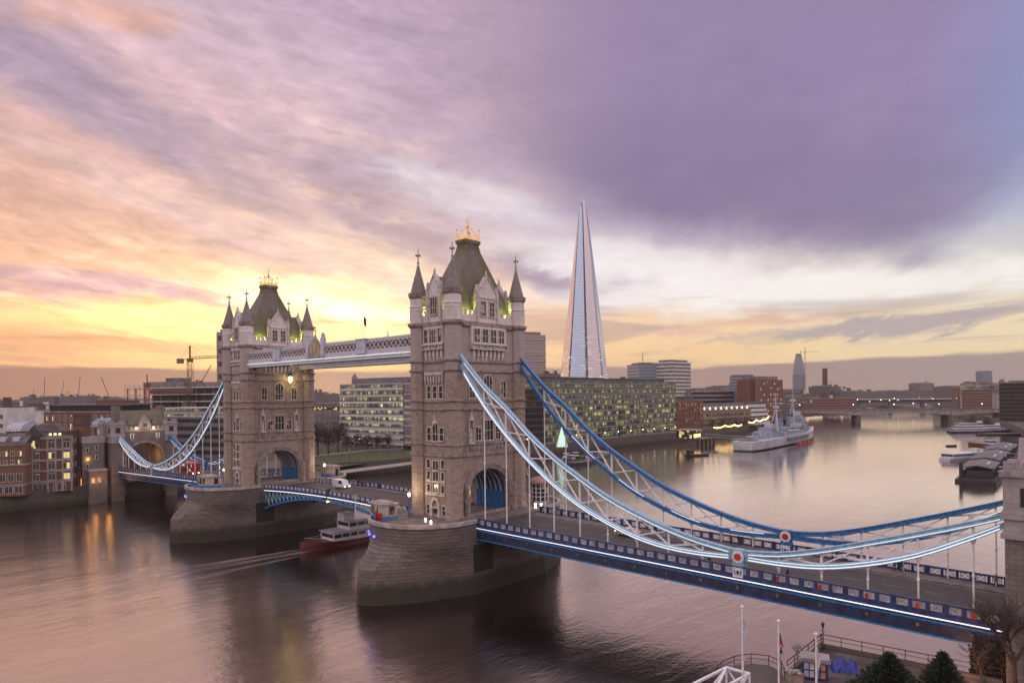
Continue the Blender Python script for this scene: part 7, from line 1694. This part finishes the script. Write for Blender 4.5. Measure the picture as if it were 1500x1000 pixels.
for i in range(2600):
    side = rr.random() < .6; x = rr.uniform(0, 3.2) if side else -.1; y = -.1 if side else rr.uniform(0, 7); z = rr.uniform(.3, 9.5); s_ = rr.uniform(.12, .3); n_ = Vector((0, -1, .3)) if side else Vector((-1, 0, .3)); p = Vector((x, y, z)) + n_ * rr.uniform(.05, .35 + .5 * math.sin(z * .5 + x) ** 2); a_ = Vector((rr.uniform(-1, 1), rr.uniform(-1, 1), rr.uniform(-1, 1))).normalized() * s_; b_ = a_.cross(n_).normalized() * s_
    m.add([p - a_, p + b_ * .7, p + a_, p - b_ * .7], [(0, 1, 2, 3)])
m.build("foliage", plain("ivy_leaves", (.045, .040, .025), .8, var=.4, sc=2), t)
# park trees between the towers
PT = [(452, 668, 12, "dark bare park tree close to the farther tower's right side"), (466, 667, 13, "tall dark park tree right of the farther tower"), (481, 665, 13, "wide dark park tree left of the banded office"), (495, 663, 12, "dark park tree in front of the banded office's left corner")]
for i, (u, v, h, lab) in enumerate(PT): p = at(u, v, z=GZ); leaf_tree("park_tree", lab, (p.x, p.y, GZ), h * 1.5, h * 1.1, 30 + i, DULL, 1300, .75, grp="dark trees of the riverside park")
rowl = ["first small round park tree from the left in the row before the banded office", "second small park tree from the left in that row before the banded office", "third small park tree in the row before the banded office", "fourth small park tree in the row before the banded office, mid row", "fifth small park tree in the row before the banded office", "sixth small park tree from the left, near the nearer tower", "last small park tree of the row, half behind the nearer tower"]
for i in range(7): p = at(508 + i * 15, 661 - i * .9, z=GZ); leaf_tree("park_tree", rowl[i], (p.x, p.y, GZ), 9.5, 8.0, 50 + i, DULL, 700, .65, grp="row of small park trees")
for i, (u, v) in enumerate(((512, 676), (568, 669))): p = at(u, v, z=GZ); t = thing("park_lamp", ("unlit lamp post on the park's river wall, left of two", "unlit lamp post on the park's river wall, right of two")[i], "lamp", (p.x, p.y, GZ), group="park lamps"); m = MB(); m.tube((0, 0, 0), (0, 0, 5.5), .12, .07); m.build("post", IRON, t); m = MB(); m.ball((0, 0, 5.7), .32, 6, 4); m.build("globe", FRW, t)
for i in range(4): p = at(527 + i * 10.5, 655 - i * .3, z=GZ); m = MB(); m.tube((0, 0, 0), (0, 0, 5.0), .1, n=5); t = thing("path_lamp", ("lit path lamp before the banded office, first from left", "lit path lamp before the banded office, second from left", "lit path lamp before the banded office, third from left", "lit path lamp before the banded office, fourth from left")[i], "lamp", (p.x, p.y, GZ), group="lit lamps before the banded office"); m.build("post", IRON, t); m = MB(); m.ball((0, 0, 5.2), .3, 6, 4); m.build("globe", LAMPW, t)
for i in range(7): p = at(1046 + i * 11, 622 - i * 1.2, d=600 + i * 14); leaf_tree("river_walk_tree", "bare brown tree on the river walk before the wharf terrace", (p.x, p.y, GZ), 10, 8, 80 + i, DULL, 260, .9, grp="trees along the river walk")

# ------------------------------------------------------------------ evening haze over the whole place
m = MB(); m.box(-6200, 1450, -1250, 7100, -4, 345); hm = bpy.data.materials.new("haze_air"); hm.use_nodes = True; hn = hm.node_tree
hn.nodes.clear(); ho = hn.nodes.new("ShaderNodeOutputMaterial"); hv = hn.nodes.new("ShaderNodeVolumePrincipled"); hn.links.new(hv.outputs[0], ho.inputs["Volume"])
hv.inputs["Color"].default_value = (.92, .86, .86, 1); hv.inputs["Density"].default_value = 0.6e-4; hv.inputs["Anisotropy"].default_value = 0.2
hz = m.build("haze", hm); hz["kind"] = "stuff"
